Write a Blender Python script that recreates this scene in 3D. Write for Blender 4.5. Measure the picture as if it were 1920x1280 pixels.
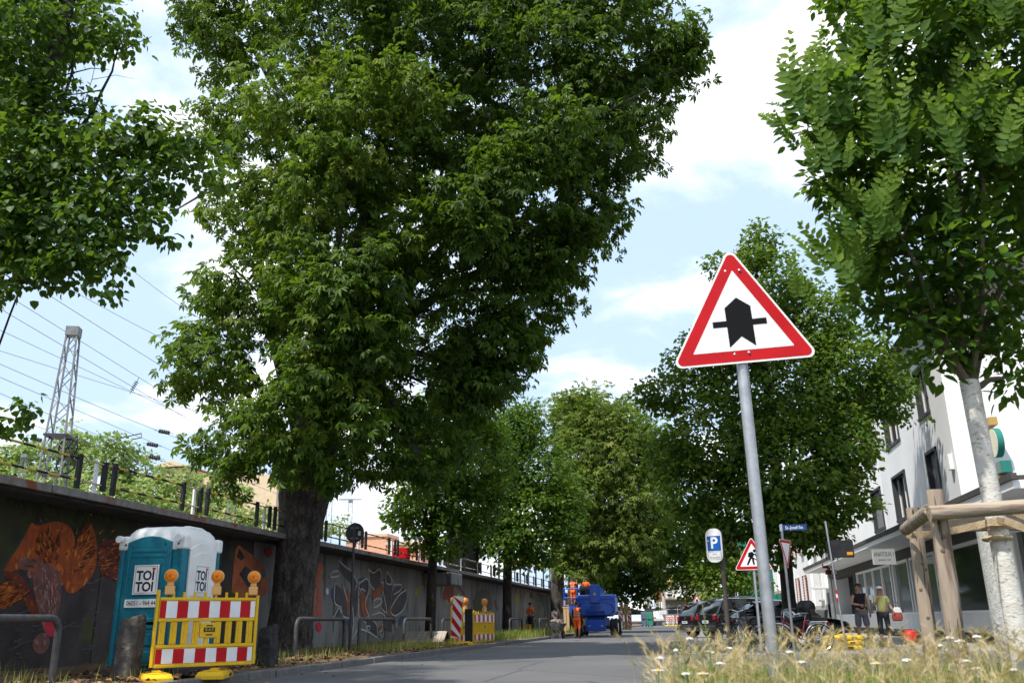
import bpy, math, random
import numpy as np
from mathutils import Vector, Matrix
sc = bpy.context.scene
for o in list(bpy.data.objects): bpy.data.objects.remove(o)
R = math.radians
# ---------------------------------------------------------------- camera
CAM = Vector((0, 0, 0.85)); FPX = 1640.0
YAW, PITCH, ROLL = R(10.871), R(17.741), R(-0.802)
FWD = Vector((-math.sin(YAW)*math.cos(PITCH), math.cos(YAW)*math.cos(PITCH), math.sin(PITCH)))
_r = Vector((math.cos(YAW), math.sin(YAW), 0)); _u = _r.cross(FWD)
RT = _r*math.cos(ROLL)+_u*math.sin(ROLL); UP = -_r*math.sin(ROLL)+_u*math.cos(ROLL)
cd = bpy.data.cameras.new('camera'); cam = bpy.data.objects.new('camera', cd); sc.collection.objects.link(cam)
cd.lens = FPX/1920*36; cd.sensor_width = 36; cd.clip_start = 0.05; cd.clip_end = 3000
cd.dof.use_dof = True; cd.dof.focus_distance = 22.0; cd.dof.aperture_fstop = 4.0
m = Matrix.Identity(4)
for i in range(3): m[i][0] = RT[i]; m[i][1] = UP[i]; m[i][2] = -FWD[i]; m[i][3] = CAM[i]
cam.matrix_world = m; sc.camera = cam
# ---------------------------------------------------------------- sky, sun, exposure
SUN_EL, SUN_AZ = R(58), math.atan2(-0.56, -0.83)
SDIR = Vector((math.sin(SUN_AZ)*math.cos(SUN_EL), math.cos(SUN_AZ)*math.cos(SUN_EL), math.sin(SUN_EL)))
w = bpy.data.worlds.new('World'); sc.world = w; w.use_nodes = True
nt = w.node_tree; nt.nodes.clear(); N = nt.nodes.new; L = nt.links.new
out = N('ShaderNodeOutputWorld'); bg = N('ShaderNodeBackground'); bg.inputs[1].default_value = 0.12
sky = N('ShaderNodeTexSky'); sky.sky_type = 'NISHITA'; sky.sun_disc = False
sky.sun_elevation = SUN_EL; sky.sun_rotation = SUN_AZ; sky.air_density = 1.0; sky.dust_density = 2.0; sky.ozone_density = 1.0
tc = N('ShaderNodeTexCoord'); sep = N('ShaderNodeSeparateXYZ'); L(tc.outputs['Generated'], sep.inputs[0])
def mth(op, a, b=None):
    n = N('ShaderNodeMath'); n.operation = op
    for i, v in enumerate((a, b)):
        if v is None: continue
        if isinstance(v, (int, float)): n.inputs[i].default_value = v
        else: L(v, n.inputs[i])
    return n.outputs[0]
zz = mth('ADD', mth('MAXIMUM', sep.outputs[2], 0.0), 0.22)
cmb = N('ShaderNodeCombineXYZ'); L(mth('DIVIDE', sep.outputs[0], zz), cmb.inputs[0]); L(mth('DIVIDE', sep.outputs[1], zz), cmb.inputs[1])
cmb.inputs[2].default_value = 14.1
nz = N('ShaderNodeTexNoise'); nz.inputs['Scale'].default_value = 1.9; nz.inputs['Detail'].default_value = 9; nz.inputs['Roughness'].default_value = 0.55
nz.inputs['Distortion'].default_value = 0.25; L(cmb.outputs[0], nz.inputs['Vector'])
cr = N('ShaderNodeValToRGB'); cr.color_ramp.elements[0].position = 0.455; cr.color_ramp.elements[1].position = 0.635
cr.color_ramp.interpolation = 'EASE'; L(nz.outputs[0], cr.inputs[0])
veil = N('ShaderNodeMixRGB'); veil.inputs[0].default_value = 0.85; veil.inputs[2].default_value = (4.25, 5.5, 7.2, 1); L(sky.outputs[0], veil.inputs[1])
cl = N('ShaderNodeMixRGB'); cl.inputs[2].default_value = (8.6, 8.7, 8.9, 1); L(cr.outputs[0], cl.inputs[0]); L(veil.outputs[0], cl.inputs[1])
L(cl.outputs[0], bg.inputs[0]); L(bg.outputs[0], out.inputs[0])
sd = bpy.data.lights.new('sun', 'SUN'); sd.energy = 4.4; sd.angle = R(1.2); sd.color = (1, 0.95, 0.87)
so = bpy.data.objects.new('sun', sd); sc.collection.objects.link(so); so.rotation_euler = (-SDIR).to_track_quat('-Z', 'Y').to_euler(); so.location = (0, 0, 60)
sc.view_settings.view_transform = 'Standard'; sc.view_settings.look = 'None'; sc.view_settings.gamma = 1; sc.view_settings.use_curve_mapping = False
sc.view_settings.exposure = 0.58
sc.cycles.max_bounces = 6; sc.cycles.transparent_max_bounces = 6; sc.cycles.use_denoising = True
# ---------------------------------------------------------------- helpers
def ray(px, py): return RT*((px-960)/FPX)+UP*((640-py)/FPX)+FWD
def gz(px, py, z=0.0): d = ray(px, py); return CAM+d*((z-CAM.z)/d.z)
def gx(px, py, x): d = ray(px, py); return CAM+d*(x/d.x)
def gy(px, py, y): d = ray(px, py); return CAM+d*(y/d.y)
def pj(p):
    d = Vector(p)-CAM; k = d.dot(FWD); return 960+FPX*d.dot(RT)/k, 640-FPX*d.dot(UP)/k
def colY(px, X, z=0.0):
    lo, hi = 1.0, 500.0
    for _ in range(50):
        q = (lo+hi)/2
        if (pj((X, q, z))[0] < px) == (X < 0): lo = q
        else: hi = q
    return q
COL = sc.collection
MATS = {}
def M(name, c1, c2=None, scale=6.0, rough=0.6, metal=0.0, bump=0.0, bscale=60.0, spec=0.3, stretch=None, lo=0.35, hi=0.65, detail=5.0, trans=0.0, emit=None, c3=None, s3=30.0, coat=0.0, alpha=1.0):
    """procedural material: two colours mixed by noise (+ a third in fine specks), fine relief"""
    if name in MATS: return MATS[name]
    mt = bpy.data.materials.new(name); mt.use_nodes = True; t = mt.node_tree; n = t.nodes; lk = t.links.new
    b = n['Principled BSDF']; b.inputs['Roughness'].default_value = rough; b.inputs['Metallic'].default_value = metal
    b.inputs['Specular IOR Level'].default_value = spec
    if coat: b.inputs['Coat Weight'].default_value = coat; b.inputs['Coat Roughness'].default_value = 0.05
    if trans: b.inputs['Transmission Weight'].default_value = trans
    if alpha < 1: b.inputs['Alpha'].default_value = alpha
    if emit: b.inputs['Emission Color'].default_value = (*c1, 1); b.inputs['Emission Strength'].default_value = emit
    co = n.new('ShaderNodeTexCoord'); mp = n.new('ShaderNodeMapping'); lk(co.outputs['Object'], mp.inputs[0])
    if stretch: mp.inputs['Scale'].default_value = stretch
    b.inputs['Base Color'].default_value = (*c1, 1)
    src = None
    if c2 is not None:
        z = n.new('ShaderNodeTexNoise'); z.inputs['Scale'].default_value = scale; z.inputs['Detail'].default_value = detail; lk(mp.outputs[0], z.inputs[0])
        rp = n.new('ShaderNodeValToRGB'); rp.color_ramp.elements[0].position = lo; rp.color_ramp.elements[1].position = hi
        rp.color_ramp.elements[0].color = (*c1, 1); rp.color_ramp.elements[1].color = (*c2, 1); lk(z.outputs[0], rp.inputs[0]); src = rp.outputs[0]
    if c3 is not None:
        z = n.new('ShaderNodeTexNoise'); z.inputs['Scale'].default_value = s3; z.inputs['Detail'].default_value = 3; lk(mp.outputs[0], z.inputs[0])
        rp = n.new('ShaderNodeValToRGB'); rp.color_ramp.elements[0].position = 0.56; rp.color_ramp.elements[1].position = 0.66; lk(z.outputs[0], rp.inputs[0])
        mx = n.new('ShaderNodeMixRGB'); lk(rp.outputs[0], mx.inputs[0]); mx.inputs[2].default_value = (*c3, 1)
        if src: lk(src, mx.inputs[1])
        else: mx.inputs[1].default_value = (*c1, 1)
        src = mx.outputs[0]
    if src: lk(src, b.inputs['Base Color'])
    if bump:
        z = n.new('ShaderNodeTexNoise'); z.inputs['Scale'].default_value = bscale; z.inputs['Detail'].default_value = 6; lk(mp.outputs[0], z.inputs[0])
        bp = n.new('ShaderNodeBump'); bp.inputs['Strength'].default_value = bump; bp.inputs['Distance'].default_value = 0.02; lk(z.outputs[0], bp.inputs['Height']); lk(bp.outputs[0], b.inputs['Normal'])
    MATS[name] = mt; return mt
class MB:
    def __init__(s): s.v = []; s.f = []; s.m = None
    def add(s, vs, fs):
        k = len(s.v); s.v += [tuple(s.m @ Vector(p)) if s.m else tuple(p) for p in vs]; s.f += [tuple(i+k for i in f) for f in fs]; return s
    def box(s, x0, x1, y0, y1, z0, z1):
        return s.add([(x0,y0,z0),(x1,y0,z0),(x1,y1,z0),(x0,y1,z0),(x0,y0,z1),(x1,y0,z1),(x1,y1,z1),(x0,y1,z1)],
                     [(0,3,2,1),(4,5,6,7),(0,1,5,4),(1,2,6,5),(2,3,7,6),(3,0,4,7)])
    def bar(s, a, b, w, h):
        a = Vector(a); b = Vector(b); d = (b-a).normalized(); up = Vector((0,0,1)) if abs(d.z) < .95 else Vector((0,1,0))
        u = d.cross(up).normalized()*w/2; v = u.cross(d).normalized()*h/2
        P = [a-u-v, a+u-v, a+u+v, a-u+v, b-u-v, b+u-v, b+u+v, b-u+v]
        return s.add(P, [(0,3,2,1),(4,5,6,7),(0,1,5,4),(1,2,6,5),(2,3,7,6),(3,0,4,7)][::1])
    def tube(s, pts, r, n=8, cap=True):
        pts = [Vector(p) for p in pts]; k = len(pts); rr = r if isinstance(r, (list, tuple)) else [r]*k
        vs = []; u = None
        for i, p in enumerate(pts):
            d = (pts[min(i+1,k-1)]-pts[max(i-1,0)])
            d = d.normalized() if d.length > 1e-9 else Vector((0,0,1))
            if u is None:
                u = d.cross(Vector((0,0,1)) if abs(d.z) < .9 else Vector((1,0,0))).normalized()
            else:
                u = (u-d*u.dot(d)).normalized()
            v = d.cross(u)
            for j in range(n):
                a = 2*math.pi*j/n; vs.append(p+(u*math.cos(a)+v*math.sin(a))*rr[i])
        fs = [(i*n+j, i*n+(j+1) % n, (i+1)*n+(j+1) % n, (i+1)*n+j) for i in range(k-1) for j in range(n)]
        if cap: fs += [tuple(range(n))[::-1], tuple(range((k-1)*n, k*n))]
        return s.add(vs, fs)
    def lathe(s, c, axis, prof, n=20):
        """prof: (distance along axis, radius)"""
        c = Vector(c); ax = Vector(axis).normalized(); return s.tube([c+ax*t for t, _ in prof], [q for _, q in prof], n) if len(set(t for t,_ in prof))==len(prof) else s._lathe(c, ax, prof, n)
    def _lathe(s, c, ax, prof, n):
        u = ax.cross(Vector((0,0,1)) if abs(ax.z) < .9 else Vector((1,0,0))).normalized(); v = ax.cross(u); vs = []
        for t, q in prof:
            for j in range(n): a = 2*math.pi*j/n; vs.append(c+ax*t+(u*math.cos(a)+v*math.sin(a))*q)
        k = len(prof)
        fs = [(i*n+j, i*n+(j+1) % n, (i+1)*n+(j+1) % n, (i+1)*n+j) for i in range(k-1) for j in range(n)]
        fs += [tuple(range(n))[::-1], tuple(range((k-1)*n, k*n))]
        return s.add(vs, fs)
    def prism(s, poly, o, ex, ey, en, t):
        """polygon (2D) in frame o,ex,ey, thickness t along en"""
        o, ex, ey, en = map(Vector, (o, ex, ey, en)); n = len(poly)
        a = [o+ex*x+ey*y for x, y in poly]; b = [p+en*t for p in a]
        return s.add(a+b, [tuple(range(n))[::-1], tuple(range(n, 2*n))]+[(i, (i+1) % n, n+(i+1) % n, n+i) for i in range(n)])
    def loft(s, secs, cap=True):
        n = len(secs[0]); vs = [p for q in secs for p in q]
        fs = [(i*n+j, i*n+(j+1) % n, (i+1)*n+(j+1) % n, (i+1)*n+j) for i in range(len(secs)-1) for j in range(n)]
        if cap: fs += [tuple(range(n))[::-1], tuple(range((len(secs)-1)*n, len(secs)*n))]
        return s.add(vs, fs)
    def build(s, name, mat, parent=None, smooth=False, bev=0.0, seg=2):
        me = bpy.data.meshes.new(name); me.from_pydata(s.v, [], s.f); me.update()
        import bmesh
        bm = bmesh.new(); bm.from_mesh(me); bmesh.ops.recalc_face_normals(bm, faces=bm.faces); bm.to_mesh(me); bm.free()
        if smooth:
            for p in me.polygons: p.use_smooth = True
            try: me.set_sharp_from_angle(angle=R(40))
            except Exception: pass
        me.materials.append(mat); o = bpy.data.objects.new(name, me); COL.objects.link(o)
        if parent: o.parent = parent
        if bev:
            b = o.modifiers.new('bevel', 'BEVEL'); b.width = bev; b.segments = seg; b.limit_method = 'ANGLE'; b.angle_limit = R(40)
        return o
def tag(o, label, cat, group=None, kind=None):
    o['label'] = label
    if cat: o['category'] = cat
    if group: o['group'] = group
    if kind: o['kind'] = kind
    return o
def thing(name, label, cat, loc=(0,0,0), rz=0.0, group=None):
    o = bpy.data.objects.new(name, None); COL.objects.link(o); o.location = loc; o.rotation_euler = (0,0,rz); o.empty_display_size = .1
    return tag(o, label, cat, group)
def copy_tree(o, parent=None):
    c = o.copy(); COL.objects.link(c); c.parent = parent
    for ch in list(o.children): copy_tree(ch, c)
    return c
def text(s, name, mat, parent, loc, ex, ey, size, depth=0.002, sx=1.0, bold=0.0, space=1.0):
    """flat lettering in the plane ex, ey"""
    cu = bpy.data.curves.new(name, 'FONT'); cu.body = s; cu.size = size; cu.extrude = depth; cu.align_x = 'CENTER'; cu.align_y = 'CENTER'; cu.offset = bold; cu.space_character = space
    cu.materials.append(mat); cu.resolution_u = 3
    tmp = bpy.data.objects.new(name+'_curve', cu); COL.objects.link(tmp); dg = bpy.context.evaluated_depsgraph_get(); me = bpy.data.meshes.new_from_object(tmp.evaluated_get(dg))
    COL.objects.unlink(tmp); bpy.data.objects.remove(tmp); o = bpy.data.objects.new(name, me); COL.objects.link(o)
    ex = Vector(ex).normalized(); ey = Vector(ey).normalized(); en = ex.cross(ey)
    q = Matrix.Identity(4)
    for i in range(3): q[i][0] = ex[i]*sx; q[i][1] = ey[i]; q[i][2] = en[i]; q[i][3] = loc[i]
    o.parent = parent; o.matrix_local = q; return o
def npmesh(name, V, F, mat, parent=None, col=None, smooth=False):
    """V (n,3), F list of (k,m) int arrays with equal m per array"""
    me = bpy.data.meshes.new(name); me.vertices.add(len(V)); me.vertices.foreach_set('co', np.asarray(V, np.float32).ravel())
    F = F if isinstance(F, list) else [F]
    tot = np.concatenate([np.full(len(f), f.shape[1]) for f in F]); idx = np.concatenate([f.ravel() for f in F])
    me.loops.add(len(idx)); me.loops.foreach_set('vertex_index', idx.astype(np.int32))
    me.polygons.add(len(tot)); st = np.concatenate([[0], np.cumsum(tot)[:-1]]); me.polygons.foreach_set('loop_start', st.astype(np.int32)); me.polygons.foreach_set('loop_total', tot.astype(np.int32))
    if smooth: me.polygons.foreach_set('use_smooth', np.ones(len(tot), bool))
    me.update(calc_edges=True)
    if col is not None:
        a = me.attributes.new('tone', 'FLOAT', 'POINT'); a.data.foreach_set('value', np.asarray(col, np.float32))
    me.materials.append(mat); o = bpy.data.objects.new(name, me); COL.objects.link(o); o.parent = parent; return o
def leafmat(name, stops, rough=0.45, spec=0.2, trans=0.42, tcol=(0.20, 0.33, 0.02)):
    mt = bpy.data.materials.new(name); mt.use_nodes = True; t = mt.node_tree; n = t.nodes; lk = t.links.new
    b = n['Principled BSDF']; b.inputs['Roughness'].default_value = rough; b.inputs['Specular IOR Level'].default_value = spec
    a = n.new('ShaderNodeAttribute'); a.attribute_name = 'tone'; rp = n.new('ShaderNodeValToRGB'); e = rp.color_ramp.elements
    e[0].position = stops[0][0]; e[0].color = (*stops[0][1], 1); e[1].position = stops[-1][0]; e[1].color = (*stops[-1][1], 1)
    for p, c in stops[1:-1]: q = e.new(p); q.color = (*c, 1)
    lk(a.outputs['Fac'], rp.inputs[0]); lk(rp.outputs[0], b.inputs['Base Color'])
    tr = n.new('ShaderNodeBsdfTranslucent'); mc = n.new('ShaderNodeMixRGB'); mc.inputs[0].default_value = 0.6; mc.inputs[2].default_value = (*tcol, 1); lk(rp.outputs[0], mc.inputs[1]); lk(mc.outputs[0], tr.inputs[0])
    mx = n.new('ShaderNodeMixShader'); mx.inputs[0].default_value = trans; lk(b.outputs[0], mx.inputs[1]); lk(tr.outputs[0], mx.inputs[2]); lk(mx.outputs[0], n['Material Output'].inputs[0])
    return mt
# common materials
PRINTB = M('print_black', (0.008, 0.008, 0.009), rough=0.6, spec=0.08)
BLACK = M('black_paint', (0.012, 0.012, 0.014), (0.02, 0.02, 0.022), rough=0.5)
STEEL = M('galvanised_steel', (0.36, 0.37, 0.39), (0.46, 0.47, 0.49), 14, rough=0.42, metal=0.75, bump=0.05, bscale=30)
DGREY = M('dark_grey_paint', (0.035, 0.037, 0.042), (0.055, 0.056, 0.06), 5, rough=0.5, bump=0.05)
YEL = M('yellow_plastic', (0.74, 0.46, 0.008), (0.64, 0.38, 0.008), 4, rough=0.5, c3=(0.5, 0.33, 0.04), s3=40)
RED = M('red_reflective', (0.46, 0.006, 0.010), (0.40, 0.005, 0.009), 6, rough=0.4, spec=0.2)
WHT = M('white_reflective', (0.72, 0.72, 0.72), (0.66, 0.66, 0.67), 5, rough=0.4)
WPLAS = M('white_plastic', (0.78, 0.78, 0.77), (0.70, 0.70, 0.68), 3, rough=0.45)
WOODP = M('pale_wood', (0.50, 0.36, 0.20), (0.40, 0.27, 0.14), 5, rough=0.75, stretch=(8, 8, 0.6), bump=0.2)
ORANGE = M('hi_vis_orange', (0.92, 0.14, 0.015), (0.78, 0.10, 0.012), 9, rough=0.75, bump=0.15, bscale=14)
SKIN = M('skin', (0.42, 0.22, 0.14), (0.37, 0.18, 0.11), 8, rough=0.55)
RUBBER = M('tyre_rubber', (0.014, 0.014, 0.014), (0.03, 0.028, 0.026), 12, rough=0.85, bump=0.2)
GLASS = M('window_glass', (0.015, 0.018, 0.02), (0.03, 0.034, 0.036), 0.6, rough=0.04, spec=0.8)
CHROME = M('chrome', (0.6, 0.6, 0.62), rough=0.15, metal=1.0)
# ================================================================ SETTING
def struct(o, label=None):
    o['kind'] = 'structure'
    if label: o['label'] = label
    return o
ASPH = M('asphalt', (0.082, 0.082, 0.086), (0.118, 0.117, 0.119), 0.35, rough=0.85, bump=0.5, bscale=120, c3=(0.15, 0.15, 0.15), s3=70, lo=.3, hi=.7)
def cracks(mt, sc_=.35, dark=(.028, .028, .03)):
    n = mt.node_tree.nodes; lk = mt.node_tree.links.new; b = n['Principled BSDF']; src = b.inputs['Base Color'].links[0].from_socket; co = n.new('ShaderNodeTexCoord')
    nz_ = n.new('ShaderNodeTexNoise'); nz_.inputs['Scale'].default_value = 1.3; nz_.inputs['Detail'].default_value = 6; lk(co.outputs['Object'], nz_.inputs[0])
    mv = n.new('ShaderNodeMixRGB'); mv.inputs[0].default_value = .05; lk(co.outputs['Object'], mv.inputs[1]); lk(nz_.outputs[1], mv.inputs[2])
    vo = n.new('ShaderNodeTexVoronoi'); vo.feature = 'DISTANCE_TO_EDGE'; vo.inputs['Scale'].default_value = sc_; lk(mv.outputs[0], vo.inputs[0])
    rp = n.new('ShaderNodeValToRGB'); rp.color_ramp.elements[0].position = .002; rp.color_ramp.elements[1].position = .006; lk(vo.outputs[0], rp.inputs[0])
    mx = n.new('ShaderNodeMixRGB'); mx.inputs[1].default_value = (*dark, 1); lk(rp.outputs[0], mx.inputs[0]); lk(src, mx.inputs[2]); lk(mx.outputs[0], b.inputs['Base Color'])
cracks(ASPH)
def sheet(name, x0, x1, y0, y1, z, mat, nx=1, ny=1): 
    b = MB(); vs = [(x0+(x1-x0)*i/nx, y0+(y1-y0)*j/ny, z) for j in range(ny+1) for i in range(nx+1)]
    b.add(vs, [(j*(nx+1)+i, j*(nx+1)+i+1, (j+1)*(nx+1)+i+1, (j+1)*(nx+1)+i) for j in range(ny) for i in range(nx)]); return b.build(name, mat)
struct(sheet('ground', -900, 900, -60, 1500, -0.03, M('dry_ground', (0.14, 0.13, 0.11), (0.18, 0.17, 0.14), 0.2, rough=0.95)), 'plain dusty ground under the street')
struct(sheet('road', -7.1, 0.2, -20, 175, 0.0, ASPH), 'grey asphalt carriageway')
PAVE = M('paving', (0.28, 0.275, 0.265), (0.34, 0.335, 0.325), 1.2, rough=0.85, bump=0.25, bscale=40, c3=(0.13, 0.13, 0.13), s3=9)
struct(sheet('parking_area', 0.2, 5.6, 23.5, 90, 0.002, M('parking_paving', (0.16, 0.16, 0.165), (0.21, 0.21, 0.21), 0.8, rough=0.85, bump=0.3, bscale=60)), 'grey paved parking bays')
struct(sheet('side_street', 0.2, 40, 8.5, 23.5, 0.001, ASPH), 'asphalt side street joining from the right')
b = MB().box(5.6, 8.6, 23.5, 120, -0.02, 0.06); struct(b.build('pavement', PAVE), 'footway in front of the shops')
rng = random.Random(4)
# tree bed beside the camera
b = MB().box(-0.25, 9.0, 1.2, 8.4, -0.02, 0.10); struct(b.build('tree_bed', M('bed_soil', (0.10, 0.075, 0.05), (0.16, 0.13, 0.08), 6, rough=0.95, bump=0.5, bscale=20)), 'soil bed full of tall grass')
# left verge with soil
SOIL = M('verge_soil', (0.085, 0.055, 0.036), (0.15, 0.105, 0.068), 2.2, rough=0.95, bump=0.6, bscale=26, c3=(0.20, 0.13, 0.07), s3=34)
nx, ny = 14, 260
xs = np.linspace(-11.05, -7.24, nx); ys = np.concatenate([np.linspace(4, 60, 200), np.linspace(60.6, 170, 61)])
rr = np.random.default_rng(3); V = np.array([(x, y, 0.115+0.05*math.sin(y*.7+x)*math.sin(x*1.3+y*.23)*(1 if i not in (0, nx-1) else .2)+rr.normal(0, .012)+(0.10 if i < 5 else 0)) for y in ys for i, x in enumerate(xs)])
Fq = np.array([(j*nx+i, j*nx+i+1, (j+1)*nx+i+1, (j+1)*nx+i) for j in range(len(ys)-1) for i in range(nx-1)])
struct(npmesh('verge', V, Fq, SOIL, smooth=True), 'bare brown soil verge along the wall')
# kerb: each stone its own part
KST = M('kerb_stone', (0.10, 0.098, 0.10), (0.15, 0.148, 0.145), 5, rough=0.85, bump=0.4, bscale=45, c3=(0.20, 0.19, 0.17), s3=18)
kerb = bpy.data.objects.new('kerb', None); COL.objects.link(kerb); struct(kerb, 'row of dark grey kerb stones')
def kerb_row(x0, x1, y0, n, step, h):
    b = MB().box(x0, x1, 0.006, step-0.006, -0.05, h); first = b.build('kerb_stone', KST, kerb, bev=0.018)
    first.location = (0, y0, 0)
    for k in range(1, n):
        c = first.copy(); COL.objects.link(c); c.location = (rng.uniform(-.006, .006), y0+k*step, rng.uniform(-.008, .008)); c.rotation_euler = (0, 0, rng.uniform(-.006, .006))
kerb_row(-7.26, -7.1, 8.0, 56, 1.0, 0.125)
b = MB().box(-7.26, -7.1, 64, 165, -0.05, 0.125); b.build('kerb_run', KST, kerb)
kerb_row(-0.37, -0.25, 1.2, 7, 1.0, 0.12)
# white parking line
b = MB()
for k in range(5): b.box(-0.1, 0.05, 24.5+k*1.2, 25.2+k*1.2, 0.004, 0.006)
struct(b.build('parking_markings', M('road_paint', (0.62, 0.62, 0.6), (0.4, 0.4, 0.4), 20, rough=0.8)), 'worn white parking dashes')
# ---------------------------------------------------------------- railway retaining wall
CONC = M('wall_concrete', (0.15, 0.147, 0.144), (0.235, 0.23, 0.222), 1.1, rough=0.9, stretch=(1, 1, 0.22), bump=0.25, bscale=18, c3=(0.085, 0.083, 0.08), s3=2.5)
DARKW = M('mural_ground', (0.030, 0.024, 0.026), (0.060, 0.050, 0.050), 1.3, rough=0.7, stretch=(1, 1.4, 1), bump=0.1, bscale=30, c3=(0.055, 0.062, 0.02), s3=1.1)
RUST = M('rusty_edge', (0.13, 0.12, 0.115), (0.20, 0.185, 0.175), 5, rough=0.85, bump=0.4, bscale=30, c3=(0.17, 0.055, 0.028), s3=1.7)
SLAB = M('slab_underside', (0.055, 0.052, 0.05), (0.085, 0.08, 0.078), 2, rough=0.95, bump=0.2)
rw = thing('retaining_wall', 'long grey concrete retaining wall of the railway, painted with graffiti', 'wall', (-11, 0, 0))
for k in range(-1, 19):
    y0 = 4.3+k*6.1-1.1
    b = MB().box(-0.45, rng.uniform(-.004, .004), y0+.012, y0+6.1-.012, -0.1, 2.94)
    b.build('wall_panel', DARKW if y0 < 19 else CONC, rw, bev=0.012)
y = -1.0; k = 0
while y < 112:
    st = 1.5
    b = MB().box(0.90, 1.0, y+.008, y+st-.008, 2.93, 3.06); o = b.build('deck_edge', RUST, rw, bev=0.01); o.location = (rng.uniform(-.012, .012), 0, rng.uniform(-.006, .006)); y += st; k += 1
b = MB().box(-0.6, 0.9, -1, 112, 2.945, 3.04)
b.build('deck_slab', SLAB, rw)
b = MB()
for q in range(6): b.box(0.12+q*.13, 0.16+q*.13, -1, 30, 2.90, 2.944)
b.build('underside_rib', SLAB, rw)
# beam stub of concrete sticking out of the wall
g = gx(830, 1075, -10.4)
b = MB().box(0.0, 1.25, g.y-1.0, g.y+.9, 2.36, 2.86); o = b.build('beam_stub', CONC, rw, bev=0.05)
# railway level and hill
struct(sheet('railway_bed', -75, -11.6, -40, 400, 3.0, M('ballast', (0.20, 0.18, 0.165), (0.27, 0.25, 0.23), 3, rough=0.95, bump=0.6, bscale=12)), 'ballast of the railway behind the wall')
nx, ny = 40, 60; V = []
for j in range(ny):
    for i in range(nx):
        x = -66-i*6.0; y = -40+j*10.0; h = 2.6+min(1, i/9.0)*(17+3*math.sin(y*.03+1)+2*math.sin(y*.11))*max(0.0, min(1, (230-y)/120.0)); V.append((x, y, h))
Fq = np.array([(j*nx+i+1, j*nx+i, (j+1)*nx+i, (j+1)*nx+i+1) for j in range(ny-1) for i in range(nx-1)])
struct(npmesh('hill', np.array(V), Fq, M('hill_ground', (0.10, 0.13, 0.03), (0.16, 0.17, 0.06), 0.1, rough=0.95), smooth=True), 'wooded slope beyond the railway')
# ================================================================ TREES
def unit(a): return a/np.maximum(np.linalg.norm(a, axis=1, keepdims=True), 1e-9)
def scatter(T, TF, P, Fw, Nm, S):
    """copies of leaf template T (y forward, z normal) at P; returns vertices, faces"""
    Fw = unit(Fw); X = unit(np.cross(Fw, Nm)); Z = np.cross(X, Fw); n, nv = len(P), len(T)
    T = np.asarray(T, float); V = (P[:, None, :]+S[:, None, None]*(T[None, :, 0:1]*X[:, None, :]+T[None, :, 1:2]*Fw[:, None, :]+T[None, :, 2:3]*Z[:, None, :])).reshape(-1, 3)
    off = (np.arange(n)*nv)[:, None, None]; return V, [(np.asarray(f)[None]+off).reshape(-1, np.asarray(f).shape[1]) for f in TF]
def palmate(nl=5, droop=0.45):
    T, Fc = [], []
    for k in range(nl):
        a = R(-84+168*k/(nl-1)); ln = 1.0-0.34*abs(k-(nl-1)/2)/((nl-1)/2); d = np.array([math.sin(a), math.cos(a)]); s = np.array([d[1], -d[0]]); i0 = len(T)
        for t, wd, z in ((0.04, 0, 0), (0.60, .19, -.10), (0.60, -.19, -.10), (1.0, 0, -droop)):
            T.append((d[0]*t*ln+s[0]*wd*ln, d[1]*t*ln+s[1]*wd*ln, z*ln+(0.05 if wd else 0)))
        Fc += [(i0, i0+1, i0+3), (i0, i0+3, i0+2)]
    return np.array(T), [np.array(Fc)]
HEART = (np.array([(0, 0, 0), (.42, .12, .05), (.40, .55, .02), (0, 1, -.18), (-.40, .55, .02), (-.42, .12, .05)]), [np.array([(0, 1, 2, 3), (0, 3, 4, 5)])])
QUAD = (np.array([(0, 0, 0), (.40, .45, .08), (0, 1, -.15), (-.40, .45, .08)]), [np.array([(0, 1, 2), (0, 2, 3)])])
OVAL = (np.array([(0, 0, 0), (.20, .15, .05), (.29, .45, .05), (.16, .78, 0), (0, 1.05, -.12), (-.16, .78, 0), (-.29, .45, .05), (-.20, .15, .05), (0, .45, -.03)]),
        [np.array([(0, 1, 2, 8), (8, 2, 3, 4), (0, 8, 6, 7), (8, 4, 5, 6)])])
PALM = palmate()
def blob(px, py, r, Y, flat=1.0):
    c = gy(px, py, Y); return (c.x, c.y, c.z, r*(c-CAM).dot(FWD)/FPX, flat)
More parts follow.
